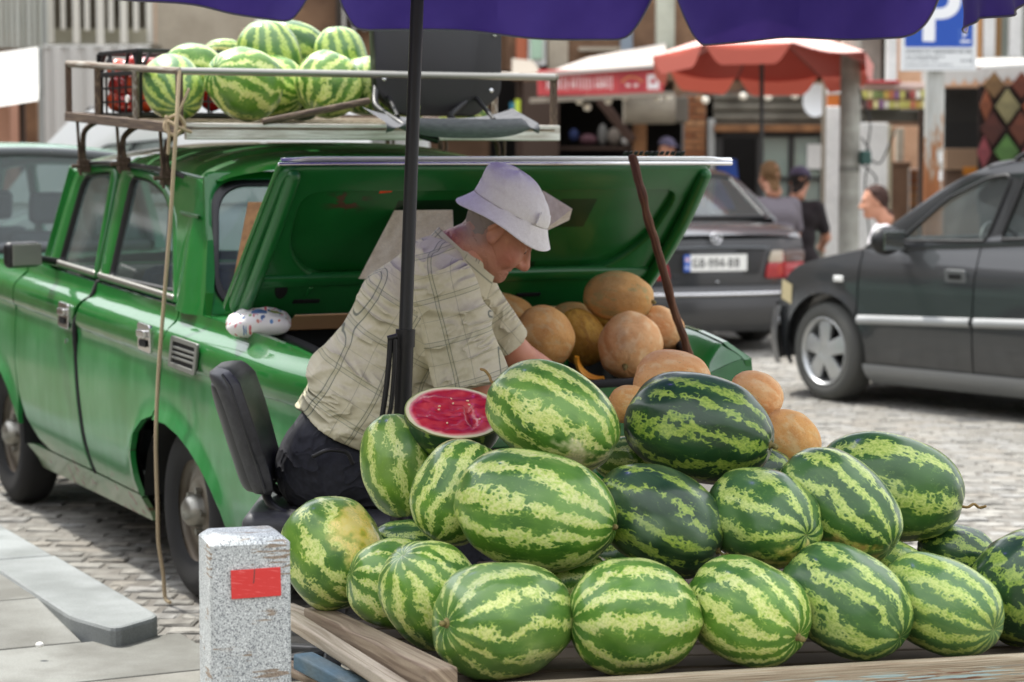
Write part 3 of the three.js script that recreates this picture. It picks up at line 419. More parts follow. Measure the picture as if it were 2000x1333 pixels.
om('golden melon wedged behind the egg-shaped one in the boot', 3, [1136, 660, 58, 48, 7.3, 60, 10, 30], OT);
om('orange melon half hidden behind the seller\'s shoulder in the boot', 1, [990, 614, 56, 40, 7.45, 20, 0, 0], OT);
om('tan melon peeping over the gap behind the golden one', 0, [1118, 622, 44, 32, 7.5, 0, 0, 0], OT);
om('orange melon with green stem leaves, touching the prop stick in the boot', 2, [1292, 642, 47, 42, 7.32, 30, 30, 20, 1], OT);
om('golden melon low in the shade under the round one in the boot', 3, [1190, 640, 48, 44, 7.5, 10, 10, 90], OT);
om('netted orange melon with a stub of stem, directly behind the very dark long watermelon', 2, [1313, 742, 76, 60, 5.75, 8, 10, 50, 0], OC);
om('pale orange melon at the street side of the heap, above the very dark watermelon\'s stem', 2, [1476, 772, 54, 45, 5.72, 20, 10, 90], OC);
om('deep orange melon lowest on the street side of the heap, behind the tilted watermelon', 1, [1540, 862, 66, 60, 5.6, 40, 10, 10], OC);
om('sliver of orange melon between the glossy pale and the very dark watermelons', 1, [1228, 790, 40, 38, 5.65, 0, 0, 10], OC);
{ // cut wedge of yellow melon
  const P = at(1138, 735, 6.98), w = thing('melon_wedge', 'curved yellow wedge of cut melon lying in front of the golden melon', 'melon wedge', P);
  w.rotation.set(0.4, -0.3, -0.62); w.scale.setScalar(0.72);
  part('wedge', surf(20, 10, (u, v) => { const a = lerp(-1.1, 1.1, u), q = lerp(-1, 1, v), r = 0.075 + 0.018 * (1 - q * q); return [r * sin(a), 0.045 - r * cos(a) + 0.05, q * 0.022 * cos(a)]; }), std(null, 0.5, { map: mottled(64, 64, 5, 5, rgb8(226, 172, 62), rgb8(206, 142, 44)) }), w);
}
// ---------------------------------------------------------------- green saloon car, boot open
const CAR_O = [-0.4775, 0, -7.959], CAR_T = 26.5 * RD;
const carW = (x, y, z) => { const c = cos(CAR_T), s = sin(CAR_T); return [CAR_O[0] + x * c + z * s, y, CAR_O[2] - x * s + z * c]; };
const poly1 = (tab) => (x) => { if (x <= tab[0][0]) return tab[0][1]; for (let i = 1; i < tab.length; i++) if (x <= tab[i][0]) { const [a, b] = [tab[i - 1], tab[i]]; return lerp(a[1], b[1], (x - a[0]) / (b[0] - a[0])); } return tab.at(-1)[1]; };
const smooth1 = (tab) => (x) => { const n = tab.length; if (x <= tab[0][0]) return tab[0][1]; if (x >= tab[n - 1][0]) return tab[n - 1][1]; let i = 1; while (x > tab[i][0]) i++; const p = tab, h = p[i][0] - p[i - 1][0], t = (x - p[i - 1][0]) / h, sl = (k) => k <= 0 || k >= n - 1 ? 0 : (() => { const a = (p[k][1] - p[k - 1][1]) / (p[k][0] - p[k - 1][0]), b = (p[k + 1][1] - p[k][1]) / (p[k + 1][0] - p[k][0]); return a * b <= 0 ? 0 : 2 * a * b / (a + b); })(), m0 = (i === 1 ? (p[1][1] - p[0][1]) / (p[1][0] - p[0][0]) : sl(i - 1)) * h, m1 = (i === n - 1 ? (p[i][1] - p[i - 1][1]) / (p[i][0] - p[i - 1][0]) : sl(i)) * h, t2 = t * t, t3 = t2 * t; return (2 * t3 - 3 * t2 + 1) * p[i - 1][1] + (t3 - 2 * t2 + t) * m0 + (-2 * t3 + 3 * t2) * p[i][1] + (t3 - t2) * m1; };
{
  const dust = (ca, cb) => tex(512, 256, (u, v) => { const n = tile((a, b) => fbm(a * 12, b * 7, 2, 5), u, v), s = tile((a, b) => fbm(a * 60, b * 6, 9, 3), u, v); return mix3(ca, cb, clamp((n - 0.42) * 1.6) * 0.55 + clamp((s - 0.6) * 1.5) * 0.3); });
  const green = phys(null, 0.3, { map: dust(rgb8(6, 96, 28), rgb8(16, 108, 38)), roughnessMap: noiseMap(256, 256, 10, 8, 0.5, 1.0), clearcoat: 0.9, specularIntensity: 0.4, clearcoatRoughness: 0.06, bumpMap: noiseMap(128, 128, 5, 5, 0, 1, 2), bumpScale: 0.006 }); green.roughness = 0.6; green.bumpMap.repeat.set(1, 1.4); green.map.repeat.set(0.6, 0.9);
  // below the waist crease paleness is pavement reflection painted in, plus road dust and rust
  const dustAndReflection = phys(null, 0.5, { map: tex(512, 512, (u, v) => { const n = tile((a, b) => fbm(a * 9, b * 7, 2, 5), u, v), s = tile((a, b) => fbm(a * 40, b * 6, 9, 3), u, v); const y = v / 0.7, mud = sst(0.42, 0.2, y + (n - 0.5) * 0.3); let c = mix3(rgb8(12, 106, 38), rgb8(116, 152, 118), clamp(0.24 + (n - 0.5) * 0.8 + (s - 0.5) * 0.35)); c = mix3(c, rgb8(138, 132, 112), mud * 0.65); const ru = sst(0.6, 0.66, fbm(u * 40, v * 52, 21, 4)) * sst(0.36, 0.24, y); c = mix3(c, rgb8(92, 56, 34), ru * 0.9); if (vn(u * 150, v * 210, 5) > 0.97) c = mix3(c, rgb8(70, 52, 40), 0.7); return c; }), clearcoat: 0.75, specularIntensity: 0.4, clearcoatRoughness: 0.12 }); dustAndReflection.map.repeat.set(0.5, 0.7); dustAndReflection.bumpMap = green.bumpMap; dustAndReflection.bumpScale = 0.006;
  const inGreen = phys(null, 0.42, { map: tex(256, 256, (u, v) => { const n = fbm(u * 8, v * 8, 4, 4); return mix3(rgb8(14, 96, 38), rgb8(30, 114, 54), n); }), clearcoat: 0.4, clearcoatRoughness: 0.2 });
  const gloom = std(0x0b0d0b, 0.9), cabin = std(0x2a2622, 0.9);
  const car = thing('green_car', 'old green saloon car with its boot lid propped open and a loaded roof rack', 'car', CAR_O, CAR_T);
  const beltY = (z) => 0.97 - 0.038 * z;
  const prof = smooth1([[0.1, 0.66], [0.2, 0.70], [0.26, 0.728], [0.34, 0.75], [0.45, 0.763], [0.6, 0.768], [0.7, 0.767], [0.785, 0.763], [0.796, 0.764], [0.804, 0.772], [0.83, 0.776], [0.862, 0.775], [0.886, 0.768], [0.905, 0.752], [0.92, 0.73], [0.93, 0.718], [0.95, 0.712], [0.98, 0.708], [1.05, 0.7]]);
  const archR = [[-0.3, 0.285], [-0.342, 0.36], [-0.35, 0.44], [-0.3, 0.51], [-0.2, 0.563], [-0.08, 0.59], [0.06, 0.59], [0.19, 0.567], [0.3, 0.532], [0.4, 0.487], [0.5, 0.428], [0.575, 0.365], [0.62, 0.3]];
  const archF = []; for (let i = 0; i <= 12; i++) { const a = PI * (i / 12); archF.push([-2.34 - 0.4 * cos(a), 0.3 + 0.31 * sin(a)]); }
  const lipOf = (A) => (z, y) => { let m = 9; for (let i = 0; i < A.length - 1; i++) { const a = A[i], b = A[i + 1], dx = b[0] - a[0], dy = b[1] - a[1], t = clamp(((z - a[0]) * dx + (y - a[1]) * dy) / (dx * dx + dy * dy)); m = min(m, hypot(z - a[0] - dx * t, y - a[1] - dy * t)); } return m; };
  const lr = lipOf(archR), lf = lipOf(archF);
  const Wd = (z, y) => { let w = prof(y + 0.036 * z); if (z < -2.5) w -= 0.13 * pow((-2.5 - z) / 0.65, 2); if (z > 0.9) w -= 0.03 * pow((z - 0.9) / 0.36, 2); if (y < 0.72) { const d = z > -1 ? lr(z, y) : lf(z, y); w += 0.016 * exp(-pow(d / 0.034, 2)); } return w; };
  const L = (z, y) => [-Wd(z, y), y, z], IN = [0.02, 0, 0];
  const belt = (a, b, n = 6) => Array.from({ length: n + 1 }, (_, i) => { const z = lerp(a, b, i / n); return [z, beltY(z)]; });
  const fdoor = [[-1.93, beltY(-1.93)], [-1.94, 0.84], [-1.962, 0.65], [-1.93, 0.52], [-1.86, 0.42], [-1.72, 0.34], [-1.58, 0.308], [-0.99, 0.306], [-1.03, 0.42], [-1.062, 0.56], [-1.092, 0.72], [-1.075, 0.855], [-1.0, 0.96], [-0.99, beltY(-0.99)], ...belt(-1.05, -1.88)];
  const rdoor = [[-0.96, beltY(-0.97)], [-0.964, 0.96], [-1.028, 0.855], [-1.04, 0.72], [-1.006, 0.56], [-0.97, 0.42], [-0.928, 0.306], [-0.318, 0.296], ...archR.slice(1, 6).map(([z, y]) => [z - 0.012, y + 0.012]), [-0.052, 0.67], [-0.035, 0.76], [0.022, 0.88], [-0.002, 0.935], [-0.004, beltY(0)], ...belt(-0.05, -0.93)];
  const quarter = [[0.006, beltY(0)], [0.006, 0.935], [0.03, 0.88], [-0.027, 0.76], [-0.044, 0.67], [-0.072, 0.6], ...archR.slice(5), [0.75, 0.31], [1.0, 0.34], [1.17, 0.42], [1.2, 0.6], [1.215, 0.7], [1.262, 0.79], [1.262, 0.84], [1.2, 0.893], [1.03, 0.917], [0.86, 0.93], [0.68, 0.94], [0.49, 0.948], [0.3, 0.956], [0.15, 0.963]];
  const ff = [[-1.95, beltY(-1.95)], [-1.952, 0.84], [-1.974, 0.65], [-1.945, 0.5], ...archF.slice(1).reverse().slice(0, 0), ...archF.slice().sort((a, b) => b[0] - a[0]).filter((p) => p[0] < -1.946), [-2.82, 0.36], [-3.06, 0.4], [-3.12, 0.6], [-3.12, 0.86], [-3.05, 0.96], [-2.8, 1.02], [-2.4, 1.04], [-2.1, 1.045]];
  const sill = [[-1.96, 0.3], [-1.9, 0.2], [-0.36, 0.2], [-0.31, 0.29], [-0.318, 0.29], [-0.98, 0.298], [-1.58, 0.3]];
  const cutAt = (poly, above) => clipPoly(poly, above);
  // the painted reflection starts at the crease: each panel is one part of two sheets, clear paint above and paint with reflection and dust mixed in below
  const creaseY = (z) => 0.8 - 0.036 * z;
  function clipPoly(P, up) { const o = [], s = (p) => (p[1] - creaseY(p[0])) * (up ? 1 : -1); for (let i = 0; i < P.length; i++) { const a = P[i], b = P[(i + 1) % P.length], da = s(a), db = s(b); if (da >= 0) o.push(a); if ((da > 0 && db < 0) || (da < 0 && db > 0)) { const t = da / (da - db); o.push([lerp(a[0], b[0], t), lerp(a[1], b[1], t)]); } } return o; }
  const sides = {};
  const sheet = (name, outl, label) => {
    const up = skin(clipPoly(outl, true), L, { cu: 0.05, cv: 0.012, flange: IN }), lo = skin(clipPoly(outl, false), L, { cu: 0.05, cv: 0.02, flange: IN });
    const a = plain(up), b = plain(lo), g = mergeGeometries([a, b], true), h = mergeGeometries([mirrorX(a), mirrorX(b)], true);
    sides[name] = [part(name, g, [green, dustAndReflection], car, label), part(name, h, [green, dustAndReflection], car)]; return sides[name];
  };
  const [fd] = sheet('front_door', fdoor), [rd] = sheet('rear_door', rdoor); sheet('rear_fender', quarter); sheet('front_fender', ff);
  for (const m of [0, 1]) { const g = skin(sill, L, { cu: 0.08, cv: 0.02, flange: IN }); part('sill', m ? mirrorX(g) : g, dustAndReflection, car); }
  for (const m of [0, 1]) { const g = tube([[-0.968, beltY(-0.97)], [-0.976, 0.955], [-1.046, 0.855], [-1.062, 0.72], [-1.03, 0.56], [-0.994, 0.42], [-0.952, 0.306]].map(([z, y]) => [-Wd(z, y) + 0.006, y, z]), 0.0125, 50, 6); part('door_gap_shade', m ? mirrorX(g) : g, M.rubber, car); }  // black strip added to fill the door gap with its darkness
  // near-black shell behind the panels, putting darkness into the gaps
  const inner = [[-1.99, 0.98], [-1.99, 0.45], [-1.75, 0.24], [-0.36, 0.24], [-0.37, 0.45], [-0.3, 0.55], [-0.1, 0.61], [0.2, 0.59], [0.45, 0.48], [0.62, 0.36], [1.1, 0.4], [1.15, 0.8], [0.3, 0.9], [-0.9, 0.98]];
  { const g = skin(inner, (z, y) => [-Wd(z, y) + 0.035, y, z], { cu: 0.1, cv: 0.1 }); part('dark_gap_shell', [g, mirrorX(g), bx(1.3, 0.03, 3.9, 0, 0.27, -0.95, 0), bx(1.36, 0.6, 0.03, 0, 0.62, -2.0, 0), bx(1.2, 0.28, 0.02, 0, 0.45, 0.72, 0), bx(1.3, 0.3, 0.03, 0, 0.44, 1.1, 0)], gloom, car); }
  { // wheel wells
    const well = (zc) => surf(14, 2, (u, v) => { const a = PI * u; return [-lerp(0.745, 0.3, v), 0.3 + 0.34 * sin(a), zc - 0.42 * cos(a)]; }), disc = (zc) => mv(new THREE.CircleGeometry(0.44, 20, 0, PI), -0.4, 0.28, zc, 0, PI / 2);
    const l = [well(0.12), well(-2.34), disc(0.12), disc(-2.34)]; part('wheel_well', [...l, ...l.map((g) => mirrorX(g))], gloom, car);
  }
  // greenhouse
  const tw = (y) => 0.7 - 0.23 * (y - 1);
  const TP = (z, y) => [-tw(y), y, z];
  const ringGeo = (o, i, f, th = 0) => { const N = o.length; return surf(N, 1, (u, v) => { const k = round(u * N) % N, p = v < 0.5 ? o[k] : i[k]; return f(p[0], p[1], v); }); };
  const ring3 = (o, i, f, rise, rise2 = rise) => { const N = o.length, m = o.map((p, k) => [lerp(p[0], i[k][0], 0.22), lerp(p[1], i[k][1], 0.22)]), n = o.map((p, k) => [lerp(p[0], i[k][0], 0.78), lerp(p[1], i[k][1], 0.78)]); const rows = [[o, -0.012], [o, 0], [m, rise], [n, rise2], [i, 0], [i, -0.02]]; return toCreasedNormals(surf(N, rows.length - 1, (u, v) => { const r = rows[round(v * (rows.length - 1))], p = r[0][round(u * N) % N]; return f(p[0], p[1], r[1]); }), 0.9); };
  const TPo = (z, y, e) => [-tw(y) - e, y, z];
  const fo = roundPoly([[-1.7, beltY(-1.7) + 0.01], [-1.6, 1.436], [-1.03, 1.444], [-1.0, beltY(-1) + 0.01]], [0.03, 0.08, 0.05, 0.02]), fi = roundPoly([[-1.56, 1.052], [-1.475, 1.402], [-1.09, 1.414], [-1.035, 1.04]], [0.03, 0.07, 0.04, 0.02]);
  const ro = roundPoly([[-0.975, beltY(-0.98) + 0.01], [-1.0, 1.444], [-0.6, 1.422], [-0.352, 1.372], [-0.19, 1.272], [0.0, beltY(0) + 0.01]], [0.02, 0.05, 0.06, 0.1, 0.12, 0.02]), ri = roundPoly([[-0.86, 1.03], [-0.845, 1.402], [-0.6, 1.388], [-0.385, 1.342], [-0.24, 1.24], [-0.08, 1.018]], [0.02, 0.04, 0.06, 0.08, 0.1, 0.02]);
  for (const [door, o, i] of [[0, fo, fi], [1, ro, ri]]) for (const m of [0, 1]) {
    const d = sides[door ? 'rear_door' : 'front_door'][m], g = ring3(o, i, TPo, 0.012), gg = ring3(i.map((p) => p), i.map((p, k) => { const c = i.reduce((s, q) => [s[0] + q[0] / i.length, s[1] + q[1] / i.length], [0, 0]); return [lerp(p[0], c[0], 0.045), lerp(p[1], c[1], 0.045)]; }), TPo, 0.004), gl = skin(i, (z, y) => [-tw(y) + 0.012, y, z], { cu: 9, cv: 9 });
    part('window_frame', m ? mirrorX(g) : g, green, d); part('gasket', m ? mirrorX(gg) : gg, M.black, d); part('window', m ? mirrorX(gl) : gl, M.glass, d);
    if (door) { const b = bar([-tw(1.36) + 0.006, 1.36, -0.37], [-tw(1.025) + 0.006, 1.025, -0.215], 0.01, 0.022, 0.003); part('divider', m ? mirrorX(b) : b, M.black, d); }
    const tr = tube((door ? [[-0.95, 0], [-0.5, 0], [-0.06, 0]] : [[-1.66, 0], [-1.3, 0], [-1.02, 0]]).map(([z]) => [-tw(beltY(z) + 0.03) - 0.01, beltY(z) + 0.03, z]), 0.011, 12, 6); part('sill_trim', m ? mirrorX(tr) : tr, M.steel, d);
  }
  // C pillars with the step of the body seam
  for (const m of [0, 1]) { const P = [[-0.345, 1.374], [-0.18, 1.268], [0.012, 0.972], [0.1, 0.962], [0.235, 0.955], [0.215, 1.03], [0.13, 1.2], [0.035, 1.36], [-0.05, 1.4], [-0.2, 1.41], [-0.42, 1.425]]; const g = skin(P, (z, y) => [-tw(y) - 0.016 - 0.012 * sst(0, 0.06, z + 0.03 - (1.36 - y) * 0.05) + 0.03 * sst(0.5, 1, (z + 0.1 - (1.35 - y) * 0.42) / 0.13), y, z], { cu: 0.03, cv: 0.04, flange: [0.03, 0, 0] }); part('rear_pillar', m ? mirrorX(g) : g, green, car); const s = bar([-tw(1.3) - 0.022, 1.285, -0.14], [-tw(1.3) - 0.022, 1.275, 0.05], 0.01, 0.012, 0.003); part('body_seam', m ? mirrorX(s) : s, green, car); }
  const yg = smooth1([[-1.66, 1.42], [-1.5, 1.45], [-1.0, 1.452], [-0.4, 1.43], [-0.1, 1.412], [0.06, 1.392]]), yc = smooth1([[-1.66, 1.45], [-1.4, 1.512], [-0.9, 1.532], [-0.4, 1.525], [-0.14, 1.5], [0.08, 1.445]]), xr = smooth1([[-1.66, 0.58], [-1.4, 0.605], [-0.5, 0.612], [-0.1, 0.61], [0.08, 0.585]]);
  part('roof', surf(40, 40, (u, v) => { const z = lerp(-1.66, 0.08, v), t = 2 * u - 1, e = pow(max(0, 1 - pow(abs(t), 3)), 0.75); return [xr(z) * t, lerp(yg(z), yc(z), e), z + 0.075 * sst(0.8, 1, v) * (1 - t * t)]; }, [1.2, 1.7]), green, car);
  part('gutter', [0, 1].map((m) => { const g = tube([-1.64, -1.4, -1.0, -0.6, -0.35, -0.2].map((z) => [-xr(z) - 0.008, yg(z) - 0.004 + (z > -0.3 ? -0.01 : 0), z]), 0.01, 20, 6); return m ? mirrorX(g) : g; }), M.black, car);  // black colour stands for the seal and the shadow line under the roof edge
  // rear window
  const rz = (x, y) => lerp(0.215, 0.035, (y - 1.0) / 0.36) + 0.085 * (1 - pow(x / 0.66, 2));
  { const o = roundPoly(dense([[-0.67, 0.965], [-0.61, 1.385], [0.61, 1.385], [0.67, 0.965]], 0.12), 0.05, 2), mid = dense([[-0.612, 1.002], [-0.575, 1.345], [0.575, 1.345], [0.612, 1.002]], 0.12), i = roundPoly(mid, mid.map((p, k) => 0.07), 2); const sc = (k) => roundPoly(dense([[-0.662 + k, 0.985 + k], [-0.6 + k, 1.392 - k], [0.6 - k, 1.392 - k], [0.662 - k, 0.985 + k]], 2), 0.1, 8); const O = roundPoly([[-0.69, 0.955], [-0.622, 1.425], [0.622, 1.425], [0.69, 0.955]], 0.03, 8);
    const dl = (P) => { const q = []; P.forEach((p, k) => { const b = P[(k + 1) % P.length]; for (let j = 0; j < 6; j++) q.push([lerp(p[0], b[0], j / 6), lerp(p[1], b[1], j / 6)]); }); return q; };
    const f = (x, y, e) => [x, y, rz(x, y) + e];
    part('rear_window_frame', ring3(dl(O), dl(sc(0)), f, 0.004), green, car); part('gasket', ring3(dl(sc(-0.006)), dl(sc(0.018)), f, 0.012), M.black, car);
    part('rear_window', skin(sc(0.01), (x, y) => f(x, y, -0.002), { cu: 0.08, cv: 9 }), M.glass, car); }
  // windscreen, bonnet and nose
  { const wz = (x, y) => lerp(-1.96, -1.66, (y - 1.03) / 0.4) + 0.16 * pow(x / 0.66, 2), q = [[-0.63, 1.04], [-0.56, 1.42], [0.56, 1.42], [0.63, 1.04]]; part('windscreen', skin(q, (x, y) => [x, y, wz(x, y)], { cu: 0.08, cv: 9, flip: true }), M.glass, car); for (const s of [-1, 1]) part('front_pillar', bar([s * 0.6, 1.43, -1.58], [s * 0.67, 1.02, -1.77], 0.05, 0.06, 0.012), green, car);
    part('bonnet', surf(16, 18, (u, v) => { const z = lerp(-1.86, -3.1, v), t = 2 * u - 1, w = 0.7 - (z < -2.5 ? 0.13 * pow((-2.5 - z) / 0.65, 2) : 0); return [-w * t, lerp(1.045, 0.95, v * v) + 0.035 * (1 - t * t) - 0.05 * sst(0.9, 1, v), z]; }), green, car);
    part('nose', bx(1.2, 0.42, 0.05, 0, 0.72, -3.1, 0.02), std(0x333333, 0.5, { metalness: 0.6 }), car); for (const s of [-1, 1]) part('headlight', mv(box(0.26, 0.17, 0.04, 0.02), s * 0.42, 0.75, -3.13), M.glass, car); part('front_bumper', bx(1.5, 0.1, 0.07, 0, 0.47, -3.17, 0.03), M.chrome, car); part('dashboard', bx(1.2, 0.2, 0.35, 0, 0.93, -1.72, 0.05), cabin, car);
    part('cowl', bx(1.3, 0.02, 0.16, 0, 1.03, -1.9, 0.006), green, car); }
  // seats
  const blue = std(null, 0.9, { map: mottled(64, 64, 6, 6, rgb8(44, 62, 104), rgb8(26, 36, 66)) }), tanS = std(0x6b4a32, 0.9);
  for (const s of [-1, 1]) { part('front_seat', [bx(0.5, 0.16, 0.5, s * 0.3, 0.56, -1.2, 0.05), mv(box(0.5, 0.5, 0.14, 0.05), s * 0.3, 0.82, -0.94, 0.22)], s < 0 ? blue : cabin, car); }
  part('rear_seat', [bx(1.2, 0.16, 0.5, 0, 0.52, -0.3, 0.05), mv(box(1.2, 0.5, 0.14, 0.05), 0, 0.78, -0.02, 0.25)], tanS, car);
  part('parcel_shelf', bx(1.22, 0.02, 0.3, 0, 0.955, 0.13, 0.004), std(0x6e4a30, 0.9), car);
  // deck between window and boot, fin tops, boot opening
  const yo = smooth1([[0.3, 0.935], [0.7, 0.915], [0.95, 0.895], [1.1, 0.862], [1.2, 0.81], [1.25, 0.785]]);
  const yf = (z) => poly1([[0.15, 0.963], [0.49, 0.948], [0.86, 0.93], [1.03, 0.917], [1.2, 0.893], [1.262, 0.84]])(z);
  const xo = (z) => 0.605 - 0.1 * pow(clamp((z - 1.0) / 0.25), 2.4);
  for (const m of [0, 1]) { const g = surf(34, 8, (u, v) => { const z = lerp(0.22, 1.255, u), wo = Wd(min(z, 1.2), yf(z)) , a = [-wo, yf(z)], b = [-xo(z), yo(z)], t = v; const q = sst(0, 1, t); return [lerp(a[0], b[0], t), lerp(a[1], b[1], q) - 0.0 , z]; }, [1, 0.15]); part('boot_shoulder', m ? mirrorX(g) : g, green, car); }
  part('rear_deck', surf(20, 6, (u, v) => { const t = 2 * u - 1, z = lerp(0.12, 0.34, v) + 0.08 * (1 - t * t) * (1 - v); return [t * 0.705, lerp(0.966, 0.945, v) + 0.012 * (1 - t * t), z]; }), green, car);
  part('deck_trim', tube([[-0.6, 0.962, 0.26], [-0.3, 0.975, 0.315], [0, 0.98, 0.33], [0.3, 0.975, 0.315], [0.6, 0.962, 0.26]], 0.011, 30, 8), M.chrome, car);
  part('cowl_board', bx(1.14, 0.05, 0.015, 0, 0.935, 0.36, 0.004), std(0x7a5a38, 0.9), car);
  const openL = []; for (let i = 0; i <= 16; i++) { const z = lerp(0.34, 1.19, i / 16); openL.push([-xo(z), yo(z) + 0.004, z]); }
  const loop = [...openL, [-0.42, 0.79, 1.245], [-0.2, 0.787, 1.258], [0, 0.786, 1.262], [0.2, 0.787, 1.258], [0.42, 0.79, 1.245], ...openL.slice().reverse().map(([x, y, z]) => [-x, y, z]), [0.3, 0.95, 0.345], [-0.3, 0.95, 0.345]];
  part('boot_seal', tube(loop, 0.013, 160, 8, true), M.rubber, car);
  const bw = surf(loop.length, 3, (u, v) => { const p = loop[round(u * loop.length) % loop.length]; return [p[0] * (1 - 0.05 * v), lerp(p[1], 0.6, v), p[2] - 0.02 * v]; });
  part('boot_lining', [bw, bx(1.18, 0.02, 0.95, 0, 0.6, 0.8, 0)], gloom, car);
  part('rear_panel', [surf(24, 14, (u, v) => { const t = 2 * u - 1, y = lerp(0.785, 0.36, v); return [t * (0.72 - 0.04 * v), y + 0.0, 1.262 - 0.02 * t * t - 0.03 * v - 0.028 * exp(-pow((v - 0.25) / 0.12, 2)) * 0.4]; })], green, car);
  for (const s of [-1, 1]) { part('rear_corner', surf(10, 10, (u, v) => { const z = 1.256, wo = Wd(1.2, yf(z)), x = lerp(xo(z), wo, u), y0 = lerp(yo(z), yf(z), sst(0, 1, u)); return [s * lerp(x, lerp(0.6, Wd(1.2, 0.7), u), v), lerp(y0, 0.4, v), z + 0.002 - 0.035 * u * sst(0.1, 1, v) + 0.012 * sin(PI * min(1, v * 2)) ]; }), green, car); const tl = part('tail_light', mv(box(0.3, 0.12, 0.03, 0.012), s * 0.55, 0.64, 1.255), phys(0x8c1010, 0.15, { clearcoat: 1 }), car); part('reversing_light', mv(box(0.09, 0.1, 0.012, 0.006), s * 0.47, 0.64, 1.272), phys(0xd8d8d0, 0.2, { clearcoat: 1 }), tl); }
  part('rear_bumper', [bx(1.5, 0.09, 0.06, 0, 0.46, 1.31, 0.028), bx(0.06, 0.09, 0.25, -0.73, 0.46, 1.2, 0.025), bx(0.06, 0.09, 0.25, 0.73, 0.46, 1.2, 0.025)], M.chrome, car);
  // boot lid
  {
    const hz = [0, 1.0, 0.565], dv = [0, 0.468, 0.49], nv = [0, -0.49, 0.468], LL = hypot(...dv), D = dv.map((x) => x / LL), Nn = nv.map((x) => x / LL), len = 0.665;
    const F = (u, v, w) => [u, hz[1] + D[1] * v + Nn[1] * w, hz[2] + D[2] * v + Nn[2] * w];
    const lid = part('boot_lid', warp(extr(roundPoly(dense([[-0.745, -0.02], [0.74, -0.02], [0.73, len], [-0.735, len]], 0.3), 0.03), 0.012, 0.004), (u, v, w) => F(u, v, w - 0.016 - 0.04 * (1 - pow(u / 0.78, 2)) * sst(len, len * 0.75, v))), green, car);
    const recess = phys(null, 0.4, { map: tex(512, 256, (u, v) => { const x = (u - 0.5) * 1.55, y = v * 0.73, n = fbm(u * 14, v * 7, 3, 4); let c = mix3(rgb8(12, 90, 34), rgb8(24, 106, 46), n); const dk = (x > -0.34 && x < 0.0 && y > 0.36 && y < 0.56) || (x > 0.28 && x < 0.42 && y > 0.4 && y < 0.56) ? 0.75 : 0; c = mix3(c, rgb8(12, 34, 18), dk); if (x > 0.2 && x < 0.48) c = mix3(c, rgb8(48, 100, 42), 0.5 * (1 - dk)); const rs = sst(0.52, 0.6, fbm(x * 22, y * 30, 8, 4)) * exp(-pow(hypot((x + 0.52) / 0.06, (y - 0.56) / 0.05), 2)); c = mix3(c, rgb8(86, 58, 40), clamp(rs * 1.6)); if (x > -0.1 && x < 0.3 && y < 0.2) c = mix3(c, rgb8(44, 26, 18), 0.5); return c; }), clearcoat: 0.5, clearcoatRoughness: 0.18 });  // lighter green zone at the right is a reflection painted in
    const inn = surf(24, 10, (u, v) => F(lerp(-0.71, 0.7, u), lerp(0.03, len - 0.03, v), 0.0)); part('inner_skin', inn, recess, lid);
    const rim = (o, h, dp, bev, w0) => warp(extr(dense(o, 0.12), dp, bev, [h.slice().reverse()], 3), (u, v, w) => F(u, v, w + w0), 0.5);
    part('inner_frame', [rim(roundPoly([[-0.73, 0.0], [0.725, 0.0], [0.715, len - 0.015], [-0.72, len - 0.015]], 0.05, 5), roundPoly([[-0.52, 0.15], [0.52, 0.15], [0.64, 0.3], [0.66, 0.57], [-0.66, 0.57], [-0.64, 0.3]], [0.12, 0.12, 0.1, 0.09, 0.09, 0.1], 6), 0.014, 0.014, -0.002)], inGreen, lid);
    for (const s of [-1, 1]) { part('side_rail', tube([F(s * 0.7, 0.02, 0.03), F(s * 0.705, 0.25, 0.045), F(s * 0.705, 0.45, 0.045), F(s * 0.7, len - 0.03, 0.03)], 0.022, 20, 10), inGreen, lid); const o = mv(new THREE.SphereGeometry(1, 16, 10).scale(0.022, 0.04, 0.005), 0, 0, 0); warp(o, (x, y, z) => F(s * 0.6 + x, 0.12 + y + x * s * 0.6, 0.029 + z), null); part('drain_hole', o, M.dark, lid); }
    part('slot', [-0.5, 0.02, 0.28].map((x) => { const o = box(0.09, 0.018, 0.006, 0.003); return warp(o, (a, b, c) => F(x + a, 0.06 + b, 0.027 + c), null); }), M.dark, lid);
    part('cross_rib', warp(box(1.42, 0.05, 0.03, 0.012, 2), (a, b, c) => F(a, 0.11 + b + 0.05 * pow(a / 0.7, 2), 0.022 + c), 0.6), inGreen, lid);
    const st = part('orange_sticker', warp(box(0.04, 0.022, 0.003, 0.001), (a, b, c) => F(-0.37 + a, 0.545 + b + a * 0.15, 0.004 + c), null), std(0xf04a1c, 0.6), lid); st.name = 'sticker';
    // turned rear lip: bright tone stands for sky reflected in green paint; chrome line
    part('lid_lip', surf(40, 6, (u, v) => { const x = lerp(-0.74, 0.8, u), a = v * 1.25, e = sst(0, 0.06, min(u, 1 - u)); return F(x, len + 0.006 + 0.012 * sin(PI * v) * e, lerp(-0.01, 0.004, v)); }), M.lipSkyTone, lid);
    part('lip_trim', tube([F(-0.75, len + 0.006, 0.016), F(-0.4, len + 0.01, 0.018), F(0.1, len + 0.01, 0.018), F(0.6, len + 0.01, 0.018), F(0.79, len + 0.004, 0.014)], 0.006, 40, 8), M.chrome, lid);
    part('badge', Array.from({ length: 12 }, (_, k) => warp(box(0.012, 0.016, 0.004, 0.001), (a, b, c) => F(0.42 + k * 0.019 + a, len + 0.004 + b, -0.032 + c), null)), M.dark, lid);
